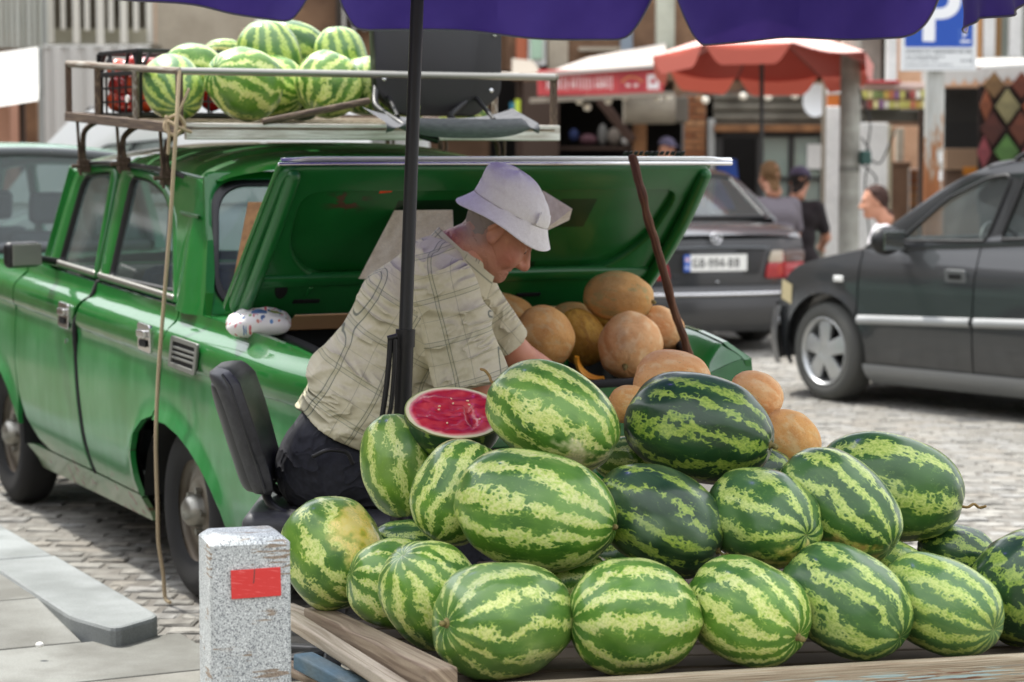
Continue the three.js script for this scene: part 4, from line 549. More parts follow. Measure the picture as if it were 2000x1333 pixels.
    for (const s of [-1, 1]) part('hinge_arm', tube([[s * 0.53, 0.64, 0.42], [s * 0.53, 0.8, 0.42], [s * 0.53, 0.92, 0.46], [s * 0.52, 0.985, 0.56], F(s * 0.5, 0.12, 0.02)], 0.012, 24, 8), inGreen, car);
  }
  // handles, lock, air outlet, mirror
  const onSide = (name, z, y, build, parent) => { const e = 0.01, w = Wd(z, y), dy = (Wd(z, y + e) - Wd(z, y - e)) / (2 * e), g = new THREE.Group(); const o = build; const ang = Math.atan(dy); for (const [nm, geo, mat] of o) { const q = merged(Array.isArray(geo) ? geo : [geo]); q.rotateY(-PI / 2); q.rotateZ(-ang); q.translate(-w - 0.002, y, z); part(nm, q, mat, parent); } };
  for (const [z, y, d] of [[-1.17, 0.875, fd], [-0.165, 0.862, rd]]) { const h = part('handle', (() => { const q = mergeGeometries([plain(extr(roundPoly([[-0.07, -0.042], [0.062, -0.048], [0.07, 0.043], [-0.06, 0.048]], 0.012), 0.008, 0.003)), plain(bx(0.085, 0.026, 0.014, 0, 0.014, 0.017, 0.005))]); q.rotateY(-PI / 2); const e = 0.01, dy = (Wd(z, y + e) - Wd(z, y - e)) / (2 * e); q.rotateZ(-Math.atan(dy)); return q.translate(-Wd(z, y) + 0.003, y, z); })(), M.chrome, d); const rc = box(0.075, 0.024, 0.004, 0.001); rc.rotateY(-PI / 2); rc.translate(-Wd(z, y) - 0.011, y - 0.019, z); part('recess', rc, M.dark, h); }
  { const q = mv(cyl(0.009, 0.009, 0.008, 12), 0, 0, 0, 0, 0, PI / 2); q.translate(-Wd(-1.17, 0.79) - 0.002, 0.775, -1.19); part('lock', q, M.chrome, fd); }
  { const z = 0.262, y = 0.835, O = roundPoly([[-0.15, -0.045], [0.115, -0.055], [0.15, 0.045], [-0.115, 0.055]], 0.012), q = merged([extr(O, 0.006, 0.002, [roundPoly([[-0.125, -0.034], [0.1, -0.042], [0.125, 0.034], [-0.1, 0.042]], 0.008).reverse()]), ...[-0.017, 0.0, 0.017].map((t) => mv(box(0.225, 0.008, 0.008, 0.002), t * 0.5, t * 1.0, 0.003, 0, 0, -0.03))]); const place = (g) => { g.rotateY(-PI / 2); return g.translate(-Wd(z, y) - 0.004, y, z); }; const b = box(0.25, 0.085, 0.002, 0.001); part('vent_backing', place(b), M.dark, car); part('vent_grille', place(q), std(0x8d8f8a, 0.4, { metalness: 0.6 }), car); }
  { const m = part('side_mirror', mv(box(0.17, 0.1, 0.05, 0.022, 3), -0.86, 1.095, -1.46, 0, 0.5), M.black, car); part('mirror_glass', mv(box(0.15, 0.082, 0.004, 0.002), -0.847, 1.095, -1.433, 0, 0.5), std(0x8f8f86, 0.35, { metalness: 0.3 }), m); part('bracket', rod([-0.8, 1.08, -1.48], [-0.69, 1.06, -1.56], 0.014), M.black, m); }
  // wheels
  const tyreG = lathe([[0.19, -0.075], [0.225, -0.082], [0.262, -0.08], [0.284, -0.066], [0.294, -0.05], [0.297, -0.03], [0.297, 0.03], [0.294, 0.05], [0.284, 0.066], [0.262, 0.08], [0.225, 0.082], [0.19, 0.075], [0.17, 0.06]], 48).rotateZ(PI / 2);
  const rimG = [lathe([[0.195, 0.07], [0.2, 0.076], [0.19, 0.07], [0.182, 0.045], [0.16, 0.03], [0.12, 0.042], [0.1, 0.05], [0.075, 0.044], [0.0, 0.044]], 40).rotateZ(PI / 2)], hubG = [lathe([[0.0, 0.1], [0.03, 0.098], [0.048, 0.085], [0.055, 0.06], [0.06, 0.04]], 24).rotateZ(PI / 2), ...Array.from({ length: 5 }, (_, k) => { const a = k * 2 * PI / 5; const q = mv(cyl(0.012, 0.012, 0.02, 6), 0, 0, 0, 0, 0, PI / 2); return q.translate(-0.055, 0.072 * sin(a), 0.072 * cos(a)); })];
  const rimM = std(null, 0.5, { metalness: 0.55, map: mottled(128, 128, 6, 6, rgb8(150, 146, 136), rgb8(96, 84, 70)) });
  for (const [z, s] of [[0.08, -1], [0.08, 1], [-2.34, -1], [-2.34, 1]]) { const w = new THREE.Group(); w.name = 'wheel'; w.position.set(s * 0.63, 0.297, z); w.rotation.y = s < 0 ? 0 : PI; car.add(w); part('tyre', tyreG, M.rubber, w); part('rim', rimG, rimM, w); part('hub_cap', hubG, M.steel, w); }
}
// ---------------------------------------------------------------- roof rack and its load (laid out in the car's own axes)
const rust = std(null, 0.75, { metalness: 0.25, map: mottled(256, 256, 14, 14, rgb8(150, 146, 136), rgb8(92, 74, 58), { gain: 2.6 }) });
const rustDark = std(null, 0.8, { metalness: 0.2, map: mottled(256, 256, 14, 14, rgb8(104, 88, 72), rgb8(58, 44, 36), { gain: 2.6 }) });
{
  const rack = thing('roof_rack', 'rusty steel roof rack with a railing, clamped on the green car roof', 'roof rack', CAR_O, CAR_T);
  const fy = (z) => 1.578 - 0.045 * z, ry = (z) => 1.757 - 0.053 * z, X = 0.7, zf = -1.34, zr = 0.0;
  const whiteWood = std(null, 0.75, { map: mottled(256, 128, 18, 10, rgb8(216, 214, 206), rgb8(166, 158, 146), { gain: 2 }) });
  const rail = [[-X, ry(zf), zf], [-X, ry(zr), zr], [X, ry(zr), zr + 0.015], [X, ry(zf), zf]];
  for (let i = 0; i < 4; i++) part('rail', rod(rail[i], rail[(i + 1) % 4], 0.0125, 0.0125, 12), i === 1 ? M.steel : rust, rack);
  for (const p of rail) part('corner', new THREE.SphereGeometry(0.0135, 12, 8).translate(...p), rust, rack);
  for (const s of [-1, 1]) for (const z of [zf, -0.95, -0.48, 0]) part('post', z === 0 || z === zf ? bar([s * X, fy(z), z], [s * X, ry(z), z], 0.022, 0.022, 0.003) : rod([s * X, fy(z), z], [s * X, ry(z), z], 0.012), z === -0.48 ? rust : rustDark, rack);
  for (const s of [-1, 1]) part('side_member', bar([s * X, fy(zf) - 0.01, zf - 0.01], [s * X, fy(zr) - 0.012, zr + 0.01], 0.03, 0.034), rustDark, rack);
  part('end_member', [bar([-X, fy(zf) - 0.01, zf], [X, fy(zf) - 0.01, zf], 0.03, 0.03)], rustDark, rack);
  for (let i = 0; i < 7; i++) { const z = zf + 0.1 + i * 0.2; part('floor_slat', bar([-X + 0.01, fy(z) - 0.012, z], [X - 0.01, fy(z) - 0.012, z], 0.15, 0.016), i & 1 ? M.woodPale : M.wood, rack); }
  part('rear_board', bx(1.4, 0.055, 0.022, 0.01, fy(0) - 0.02, 0.024, 0.004), whiteWood, rack, 'chipped white board along the rear of the rack');
  for (const s of [-1, 1]) for (const z of [-1.36, -0.84, -0.33]) { const yb = z < -1 ? 1.452 : z < -0.6 ? 1.462 : 1.415; part('clamp', [tube([[s * 0.48, fy(z) - 0.03, z], [s * 0.58, fy(z) - 0.03, z], [s * 0.635, fy(z) - 0.07, z], [s * 0.64, yb + 0.03, z], [s * 0.63, yb - 0.01, z]], 0.011, 20, 8), rod([s * 0.665, fy(z) - 0.02, z + 0.01], [s * 0.655, yb - 0.05, z + 0.01], 0.006), bx(0.05, 0.05, 0.03, s * 0.638, yb - 0.015, z, 0.005), rod([s * 0.69, yb - 0.015, z + 0.01], [s * 0.62, yb - 0.015, z + 0.01], 0.008)], rustDark, rack); }
}
const RM = 'watermelons riding on the roof rack';
const rm = (label, skin, f) => fruit('watermelon', label, 'watermelon', RM, SKM[skin], f);
rm('light watermelon with radiating stripes at the roof rack corner behind the rope', 9, [337, 170, 66, 59, 8.06, 60, 50, 30]);
rm('largest front watermelon on the roof rack, right of the corner one, with wide swirling stripes', 2, [477, 163, 75, 69, 8.0, 205, 42, 60]);
rm('light watermelon behind the corner one on the roof rack, beside the crate', 2, [381, 132, 58, 46, 8.36, 10, 10, 20]);
rm('watermelon half hidden behind the largest one on the roof rack', 1, [541, 172, 40, 62, 8.26, 20, 20, 80]);
rm('watermelon on top of the roof load with a short upright stem', 9, [524, 112, 74, 64, 8.4, 84, -12, 10, 1]);
rm('front watermelon on the roof rack between the largest one and the black chair', 1, [640, 164, 60, 67, 8.1, 120, 20, 140]);
rm('pale watermelon with a withered stem high behind the chair-side one on the roof', 9, [666, 118, 68, 52, 8.42, 80, 0, 10, 2]);
rm('watermelon on the roof partly covered by the black chair back', 2, [716, 168, 36, 62, 8.24, 90, 10, 40]);
rm('dark green watermelon under the purple flap at the back of the roof load', 7, [570, 88, 66, 48, 8.75, 15, 10, 30]);
rm('sliver of a watermelon at the far side of the roof load above the crate edge', 1, [437, 104, 44, 28, 8.9, 0, 0, 0]);
rm('watermelon lying behind the legs of the black chair on the roof', 1, [790, 214, 40, 34, 8.2, 0, 10, 0]);
rm('yellowish watermelon under the black chair back on the roof', 8, [905, 222, 62, 34, 8.35, 5, 10, 50]);
rm('watermelon low on the roof rack in the shadow behind the front row', 3, [585, 190, 50, 44, 8.4, 0, 0, 0]);
// crate of tomatoes
{
  const c = thing('black_crate', 'black plastic crate with open lattice sides, full of tomatoes, on the roof rack', 'crate', carW(-0.31, 1.628, -1.08), CAR_T + 0.12);
  const W = 0.56, H = 0.235, D = 0.36, pl = std(0x17181a, 0.5), y0 = 0.155;
  const side = (len) => { const l = []; for (let i = 0; i <= 6; i++) l.push(bx(0.007, y0, 0.006, -len / 2 + len * i / 6, y0 / 2, 0, 0)); for (let j = 0; j <= 3; j++) l.push(bx(len, 0.007, 0.006, 0, y0 * j / 3, 0.001, 0)); l.push(bx(len, 0.018, 0.014, 0, y0, 0, 0.002), bx(len, 0.016, 0.014, 0, H, 0, 0.002)); for (const s of [-1, 1]) { l.push(bar([s * len / 2, y0, 0], [s * len / 2 - s * 0.05, H, 0], 0.014, 0.01), bar([s * 0.05, y0, 0], [s * 0.09, H, 0], 0.014, 0.01), bx(0.02, H, 0.02, s * len / 2, H / 2, 0, 0.002)); } return merged(l); };
  for (const s of [-1, 1]) { part('side', side(W).translate(0, 0, s * D / 2), pl, c); part('side', side(D).rotateY(PI / 2).translate(s * W / 2, 0, 0), pl, c); }
  part('bottom', bx(W, 0.01, D, 0, 0.005, 0, 0), pl, c); part('button', mv(cyl(0.014, 0.014, 0.006, 14), -W / 2 - 0.008, 0.06, 0.09, 0, 0, PI / 2), std(0xe9e6e2, 0.6), c);
  const tg = (k) => surf(18, 12, (u, v) => { const th = (v - 0.5) * PI, ph = u * 2 * PI, r = cos(th) * (1 + 0.04 * cos(ph * 5 + k) * cos(th)); return [0.046 * r * cos(ph), -0.042 * sin(th) * (1 - 0.15 * exp(-pow(cos(th) / 0.3, 2))), 0.046 * r * sin(ph)]; }, [1, 1], true), tgs = [tg(0), tg(2)], tms = [phys(0xb4261a, 0.25, { clearcoat: 0.4 }), phys(0xc8481f, 0.28, { clearcoat: 0.4 }), phys(0x9c1f18, 0.25, { clearcoat: 0.4 })], r = rng(8), cw = (x, y, z) => { const a = CAR_T + 0.12, p = carW(-0.31, 1.628, -1.08); return [p[0] + x * cos(a) + z * sin(a), p[1] + y, p[2] - x * sin(a) + z * cos(a)]; };
  let first = null;
  for (let j = 0; j < 3; j++) for (let i = 0; i < 6; i++) for (let k = 0; k < 4; k++) { if (j < 2 && i > 0 && k < 3) continue; const o = new THREE.Mesh(tgs[floor(r() * 2)], tms[floor(r() * 3)]); o.name = numbered('tomato'); o.castShadow = o.receiveShadow = true; o.position.set(...cw(-0.225 + i * 0.09 + (r() - 0.5) * 0.012, 0.05 + j * 0.06 + r() * 0.012, -0.127 + k * 0.085 + (r() - 0.5) * 0.012)); o.rotation.set(r() * 3, r() * 3, r() * 3); scene.add(o); tag(o, 'ripe red tomato in the black crate on the car roof', 'tomato', 'tomatoes filling the crate on the roof'); }
}
// the black office chair lashed on top of the rack
{
  const c = thing('roof_chair', 'black and grey office chair standing on the rear of the roof rack', 'chair', carW(0.19, 1.56, 0.16), CAR_T);
  const up = [0, 1, -0.05], pan = extr(roundPoly(dense([[-0.215, -0.09], [-0.13, -0.165], [0.13, -0.165], [0.215, -0.09], [0.222, 0.22], [-0.222, 0.22]], 0.08), 0.04, 4), 0.035, 0.008);
  warp(pan, (x, y, z) => [x * 1.1 + 0.105, y + 0.23, z - 0.3 - 0.04 * y - 0.35 * (0.05 - x * x)], 0.6);
  part('backrest', pan, phys(0x1c1c1d, 0.42, {}), c);
  part('bolt', [[-0.195, 0.2], [0.2, 0.12], [-0.195, -0.045], [0.185, -0.08]].map(([x, y]) => mv(new THREE.SphereGeometry(0.009, 12, 8), x * 1.1 + 0.105, y + 0.23, -0.255 - 0.04 * y - 0.35 * (0.05 - x * x))), std(0xe2e4e6, 0.25, { metalness: 0.8 }), c);
  const seat = surf(28, 12, (u, v) => { const x = lerp(-0.285, 0.285, u), e = 1 - pow(abs(2 * u - 1), 3); return [x, 0.045 - 0.07 * (0.25 + 0.75 * e) * (1 - 0.3 * v) + 0.05 * v, 0.16 - 0.2 * v + 0.05 * e * (1 - v)]; });
  const seat2 = surf(28, 4, (u, v) => { const x = lerp(-0.285, 0.285, u), e = 1 - pow(abs(2 * u - 1), 3); return [x, lerp(0.045 - 0.07 * (0.25 + 0.75 * e), 0.052 - 0.012 * e - 0.06 * sst(0.7, 1, abs(2 * u - 1)), v), 0.16 + 0.05 * e + 0.012 * sin(v * PI)]; });
  part('seat', [seat, seat2], std(null, 0.85, { map: mottled(128, 128, 30, 30, rgb8(96, 97, 99), rgb8(78, 79, 81)) }), c);
  part('bracket', [tube([[-0.125, 0.17, -0.29], [-0.165, 0.09, -0.2], [-0.19, 0.03, 0.05], [-0.16, -0.01, 0.14], [-0.1, -0.03, 0.16]], 0.013, 24, 8), tube([[0.24, 0.12, -0.29], [0.12, 0.06, -0.2], [0.06, 0.035, -0.02]], 0.011, 16, 8), rod([0.26, 0.13, -0.29], [0.185, 0.04, 0.02], 0.008), rod([-0.08, 0.13, -0.29], [-0.17, 0.05, 0.0], 0.008)], M.black, c);
}
single('metal_strut', rod(carW(-0.42, 1.59, 0.03), carW(-0.03, 1.665, 0.03), 0.012), rustDark, 'thin rusty strut leaning from the rack floor to the black chair', 'strut');
// rope hanging from the rack corner to the ground
{
  const ropeM = std(null, 0.95, { map: tex(32, 32, (u, v) => { const s = sst(0.3, 0.7, abs(((u * 2 + v * 2) % 1) - 0.5) * 2); return mix3(rgb8(196, 178, 146), rgb8(128, 110, 84), s); }) }); ropeM.map.repeat.set(160, 2);
  const pts = [[350, 138, 7.64], [347, 190, 7.6], [344, 245, 7.56], [338, 340, 7.54], [331, 450, 7.52], [319, 600, 7.5], [309, 730, 7.48], [304, 860, 7.46], [307, 980, 7.47], [309, 1060, 7.48], [318, 1120, 7.48], [322, 1168, 7.48]].map((p) => at(...p));
  pts.push([pts[11][0] + 0.02, 0.012, pts[11][2] + 0.03]);
  const rope = thing('rope', 'frayed tan rope hanging from the roof rack corner past the rear wheel to the ground', 'rope');
  part('strand', tube(pts, 0.0066, 120, 8), ropeM, rope);
  const k = carW(-0.71, 1.575, 0.0), kn = (a, b, c) => [k[0] + a, k[1] + b, k[2] + c];
  part('knot', [tube([kn(-0.03, 0.02, 0.02), kn(0.01, 0.035, 0.04), kn(0.03, 0.0, 0.03), kn(0, -0.03, 0.04), kn(-0.035, -0.01, 0.03)], 0.007, 30, 6, true), tube([kn(-0.03, 0.03, 0.03), kn(-0.02, -0.03, 0.04), kn(-0.025, -0.09, 0.03)], 0.006, 12, 6), tube([kn(0.0, 0.01, 0.045), kn(0.02, 0.06, 0.04), kn(0.045, 0.12, 0.03)], 0.005, 12, 6), tube([kn(-0.02, 0.015, 0.045), kn(0.015, -0.005, 0.05), kn(0.05, -0.02, 0.03)], 0.006, 12, 6)], ropeM, rope);
}
// stick propping the boot lid
{ const p = [[1236, 309, 6.9], [1256, 385, 6.86], [1262, 412, 6.87], [1284, 490, 6.9], [1302, 552, 6.93], [1318, 612, 6.98], [1333, 650, 7.03], [1346, 694, 7.08]].map((q) => at(...q)); const g = tube(p, 0.0135, 60, 9), P = g.attributes.position; for (let i = 0; i < P.count; i++) P.setXYZ(i, P.getX(i) + 0.006 * (vn(P.getX(i) * 60, P.getY(i) * 22) - 0.5), P.getY(i), P.getZ(i) + 0.006 * (vn(P.getZ(i) * 60, P.getY(i) * 25, 4) - 0.5)); g.computeVertexNormals(); single('prop_stick', g, std(null, 0.85, { map: mottled(128, 256, 12, 24, rgb8(120, 82, 58), rgb8(78, 50, 36)) }), 'crooked brown stick propping up the boot lid', 'stick'); }
// packet on the rear wing
{ const p = carW(-0.67, 0.93, 0.66), o = thing('printed_packet', 'white plastic packet with coloured print lying on the rear wing of the green car', 'packet', [p[0], p[1], p[2]], 0.12); o.rotation.x = 0.34;
  const print = canvasTex(256, 128, (c, w, h) => { c.fillStyle = '#ece9e6'; c.fillRect(0, 0, w, h); const r = rng(6), cols = ['#c8414e', '#3a76b4', '#d99aa4', '#6d9a4e', '#3c5a94', '#c86a50']; for (let i = 0; i < 90; i++) { c.fillStyle = cols[floor(r() * 6)]; c.globalAlpha = 0.75; c.beginPath(); c.ellipse(r() * w, r() * h, 2 + r() * 5, 2 + r() * 4, r() * 3, 0, 7); c.fill(); } c.globalAlpha = 1; c.fillStyle = '#56729e'; c.fillRect(104, 46, 56, 24); c.fillStyle = '#8c9a4e'; c.fillRect(150, 62, 70, 10); });
  const g = surf(36, 20, (u, v) => { const a = u * 2 * PI, x = cos(a), y = sin(a), q = pow(pow(abs(x), 5) + pow(abs(y), 5), -0.2), t = v < 0.5 ? v * 2 : 2 - v * 2, sd = v < 0.5 ? 1 : -1, h = 0.04 * pow(1 - t * t, 0.5) * (1 + 0.35 * (vn(x * q * t * 4 + 3, y * q * t * 5, sd) - 0.5)); return [0.1 * x * q * t, 0.035 + sd * h, 0.062 * y * q * t]; }); const P = g.attributes.position, U = g.attributes.uv; for (let i = 0; i < P.count; i++) U.setXY(i, P.getX(i) * 4.6 + 0.5, P.getZ(i) * 7 + 0.5);
  part('wrapper', g, phys(null, 0.35, { map: print, clearcoat: 0.4 }), o); }
// sheets of card in and round the boot
{ const card = std(null, 0.9, { map: mottled(128, 128, 8, 8, rgb8(232, 224, 204), rgb8(208, 196, 170)) }), brown = std(null, 0.92, { map: mottled(128, 128, 5, 20, rgb8(150, 110, 74), rgb8(124, 88, 58)) });
  const quad = (pts, th) => { const [a, b, c, d] = pts.map((p) => at(...p)); return warp(extr([[0, 0], [1, 0], [1, 1], [0, 1]], 1, 0), (u, v, w) => [0, 1, 2].map((k) => lerp(lerp(a[k], b[k], u), lerp(d[k], c[k], u), v) - (k === 2 ? th * w : 0)), 0.3); };
  single('white_card', quad([[700, 545, 6.95], [890, 545, 6.95], [884, 410, 7.02], [770, 411, 7.02]], 0.006), card, 'cream card sheet standing in the boot behind the seller\'s back', 'card sheet');
  single('card_flap', quad([[1050, 460, 6.85], [1112, 430, 6.9], [1118, 408, 6.9], [1060, 372, 6.92]], 0.006), card, 'torn corner of cream card sticking out behind the white hat', 'card sheet');
  single('brown_card', quad([[446, 594, 7.36], [492, 588, 7.36], [520, 395, 7.3], [484, 395, 7.36]], 0.012), brown, 'brown cardboard strip leaning against the rear window of the green car', 'cardboard'); }
// ---------------------------------------------------------------- purple parasol
{
  const base = at(779, 1010, 5.9), top = at(815.5, -20, 5.9), pa = thing('purple_parasol', 'purple market parasol on a black pole, its scalloped flaps across the top of the view', 'parasol', [base[0], 0, base[2]]);
  const B = [base[0], 0, base[2]], rel = (p) => [p[0] - B[0], p[1] - B[1], p[2] - B[2]], dir = [(top[0] - base[0]) / (top[1] - base[1]), 1, 0], on = (y) => [base[0] + dir[0] * (y - base[1]), y, base[2]];
  const pm = phys(0x2a2c2e, 0.35, { metalness: 0.3 });
  part('pole', rod(rel(on(0.1)), rel(on(2.02)), 0.0185, 0.0168, 20), pm, pa);
  part('lower_tube', [rod(rel(on(0.05)), rel(on(1.02)), 0.0225, 0.0225, 20), rod(rel(on(0.985)), rel(on(1.03)), 0.0255, 0.0255, 20)], M.black, pa);
  { const q = (px, py, dz = 0) => rel([...at(px, py, 5.86).slice(0, 2), -5.86 + dz]); part('lever', [tube([q(762, 662), q(760, 700), q(754, 760), q(746, 815)], 0.007, 16, 8), tube([q(771, 664), q(770, 720), q(764, 790), q(757, 822)], 0.006, 16, 8), rod(q(757, 662), q(776, 657), 0.008)], M.black, pa); }
  part('foot', mv(lathe([[0.0, 0.07], [0.05, 0.07], [0.06, 0.05], [0.22, 0.04], [0.24, 0.0]], 28), 0, 0, 0), M.black, pa);
  // canopy: eight panels on ribs, a flap hangs from each edge
  const cx = -0.04, cz = -5.9, R0 = 1.365, tiltY = (x, z) => 1.904 - 0.052 * (x - cx) + 0.036 * (z - cz) + 0.17, hub = [cx - 0.03, 2.52, cz], rim = []; for (let k = 0; k < 8; k++) { const a = (22.5 + 45 * k) * RD, x = cx + R0 * sin(a), z = cz - R0 * cos(a); rim.push([x, tiltY(x, z), z]); }
  const cloth = phys(null, 0.85, { map: tex(256, 256, (u, v) => { const w = 0.94 + 0.06 * (((floor(u * 128) + floor(v * 128)) & 1)); const n = fbm(u * 6, v * 6, 2, 3); return mix3(rgb8(74, 56, 142), rgb8(88, 70, 160), n).map((x) => x * w); }), transmission: 0.18, thickness: 0, sheen: 0.2 });
  const edge = std(0x7d7a86, 0.9);
  part('tilt_joint', [rod(rel(on(2.0)), rel([hub[0], 2.5, hub[2]]), 0.0165), new THREE.SphereGeometry(0.03, 14, 10).translate(...rel(on(2.01)))], pm, pa);
  part('finial', new THREE.SphereGeometry(0.03, 14, 10).translate(...rel([hub[0], 2.55, hub[2]])), M.black, pa);
  for (let k = 0; k < 8; k++) {
    const a = rim[k], b = rim[(k + 1) % 8], h = hub;
    part('canopy_panel', surf(14, 14, (u, v) => { const e = [0, 1, 2].map((i) => lerp(lerp(a[i], b[i], u), h[i], v)); e[1] -= 0.05 * sin(PI * u) * sin(PI * v * 0.7) * (1 - v) ; return rel(e); }, [2, 2]), cloth, pa);
    const prof = (u) => 0.172 * pow(sst(0, k === 0 ? 0.17 : 0.13, u < 0.5 ? u * 1.5 : 1 - u), 0.5) + 0.006 * sin(u * 11 + k), flapP = (u, v) => { const o = [0, 1, 2].map((i) => lerp(a[i], b[i], lerp(0.015, 0.975, u))), n = [o[0] - cx, 0, o[2] - cz], L = hypot(n[0], n[2]), w = 0.02 * sin(u * 9 + k * 2) * v + 0.012 * sin(u * 23 + k) * v * v; return rel([o[0] + n[0] / L * (w + 0.015 * v), o[1] - prof(u) * v - 0.004, o[2] + n[2] / L * (w + 0.015 * v)]); };
    part('flap', surf(44, 10, flapP, [2, 0.3]), cloth, pa);
    part('hem', tube(Array.from({ length: 30 }, (_, i) => flapP(i / 29, 1)), 0.0035, 90, 6), edge, pa);
    part('rib', [rod(rel(a), rel([h[0], h[1] - 0.01, h[2]]), 0.007), rod(rel([0, 1, 2].map((i) => lerp(a[i], h[i], 0.45) - (i === 1 ? 0.01 : 0))), rel([on(2.05)[0] + (hub[0] - on(2.0)[0]) * 0.2, 2.12, hub[2]]), 0.006)], M.black, pa);
  }
}
// ---------------------------------------------------------------- the seller
const frame3 = (F, U) => { const z = V(...F).normalize(), x = V(...U).cross(z).normalize(), y = z.clone().cross(x); return new THREE.Matrix4().makeBasis(x, y, z); };
const skinMat = phys(null, 0.52, { vertexColors: true, clearcoat: 0.08, clearcoatRoughness: 0.4, bumpMap: null });
function headField() { // y up, z forward, centre of the skull at the origin, metres
  const base = blend([ell([0, 0.03, -0.012], [0.076, 0.096, 0.095]), ell([0, -0.03, 0.03], [0.066, 0.085, 0.066]), ell([0, -0.085, 0.04], [0.05, 0.036, 0.05]), cap([-0.045, -0.075, 0.0], [0.0, -0.1, 0.062], 0.02, 0.022), cap([0.045, -0.075, 0.0], [0.0, -0.1, 0.062], 0.02, 0.022), ell([0.036, -0.03, 0.066], [0.027, 0.03, 0.022]), ell([-0.036, -0.03, 0.066], [0.027, 0.03, 0.022]), cap([-0.036, 0.03, 0.078], [0.036, 0.03, 0.078], 0.013), cap([0, -0.07, -0.03], [0, -0.15, -0.055], 0.06, 0.068), ell([0, -0.1, 0.02], [0.045, 0.035, 0.045])], 0.022);
  const nose = blend([cap([0, 0.022, 0.088], [0, -0.022, 0.113], 0.009, 0.014), ell([0, -0.028, 0.112], [0.014, 0.013, 0.014]), ell([0.014, -0.031, 0.1], [0.011, 0.01, 0.013]), ell([-0.014, -0.031, 0.1], [0.011, 0.01, 0.013])], 0.01);
  const lips = blend([cap([-0.02, -0.062, 0.086], [0.02, -0.062, 0.086], 0.007), cap([-0.018, -0.073, 0.085], [0.018, -0.073, 0.085], 0.0085)], 0.004), chin = ell([0, -0.1, 0.078], [0.021, 0.019, 0.018]);
  const lids = blend([ell([0.031, 0.01, 0.075], [0.016, 0.012, 0.013]), ell([-0.031, 0.01, 0.075], [0.016, 0.012, 0.013])], 0.004);
  const ear = (s) => blend([ell([s * 0.079, 0.0, -0.014], [0.008, 0.033, 0.02]), cap([s * 0.083, 0.026, -0.022], [s * 0.086, -0.004, -0.034], 0.006), cap([s * 0.083, 0.028, -0.02], [s * 0.08, 0.014, 0.002], 0.006), ell([s * 0.08, -0.026, -0.008], [0.008, 0.013, 0.011])], 0.006), e1 = ear(1), e2 = ear(-1);
  const sm = (a, b, k) => { const h = clamp(0.5 + 0.5 * (b - a) / k); return lerp(b, a, h) - k * h * (1 - h); };
  const f = (x, y, z) => { if (y < -0.03) y = -0.03 + (y + 0.03) / 0.87; let d = base(x, y, z); d = sm(d, chin(x, y, z), 0.016); d = sm(d, nose(x, y, z), 0.012); for (const s of [-1, 1]) { const q = hypot((x - s * 0.031) / 0.02, (y - 0.012) / 0.013, (z - 0.097) / 0.016); d += 0.008 * exp(-q * q); } d = sm(d, lids(x, y, z), 0.006); d = sm(d, lips(x, y, z), 0.007); d += 0.004 * exp(-pow((y + 0.067) / 0.0035, 2) - pow((z - 0.092) / 0.014, 2) - pow(x / 0.024, 2)); const ax = abs(x); d += 0.003 * exp(-pow(((ax - 0.03) - (-y - 0.045) * 0.35) / 0.006, 2) - pow((y + 0.05) / 0.03, 2)) * (z > 0.04 ? 1 : 0); d = sm(d, x > 0 ? e1(x, y, z) : e2(x, y, z), 0.006); d += 0.0022 * (fbm(x * 46, y * 70, z * 46, 3) - 0.5) + 0.002 * exp(-pow((fbm(x * 20, y * 34 + z * 20, z * 12, 2) - 0.5) / 0.02, 2)) * (z < 0.03 || y > 0.02 ? 1 : 0.4); d += 0.006 * exp(-pow((y - 0.002) / 0.011, 2) - pow((z + 0.012) / 0.008, 2) - pow((ax - 0.088) / 0.008, 2)); return d; };
  f.lo = [-0.1, -0.2, -0.13]; f.hi = [0.1, 0.135, 0.135]; return f;
}
function handGeo(curl = 0.5, cell = 0.0036) { // wrist at the origin, fingers along +y, palm faces +z, thumb at +x
  const L = [cap([0, -0.02, 0], [0, 0.01, 0], 0.024, 0.026), ...[[-0.03, 0.072, 0.032, 0.0075], [-0.011, 0.082, 0.04, 0.0082], [0.01, 0.084, 0.043, 0.0084], [0.03, 0.078, 0.038, 0.0084]].flatMap(([x, y, l, r]) => { const a1 = curl * 0.9, a2 = curl * 1.9, p0 = [x * 0.6, 0.02, 0], p1 = [x, y, 0.002], p2 = [x * 1.05, y + l * cos(a1), 0.002 + l * sin(a1)], p3 = [x * 1.05, p2[1] + l * 0.75 * cos(a2), p2[2] + l * 0.75 * sin(a2)]; return [cap(p0, p1, 0.014, 0.0105), cap(p1, p2, r + 0.0012, r), cap(p2, p3, r, r - 0.0012)]; }), cap([0.018, 0.012, 0.004], [0.042, 0.045, 0.016], 0.014, 0.0105), cap([0.042, 0.045, 0.016], [0.05, 0.078, 0.026], 0.0098, 0.008)];
  return net(blend(L, 0.006), cell, 0.012);
}
const skinTone = (hx) => (x, y, z, nx, ny, nz) => lin(206, 150, 122);
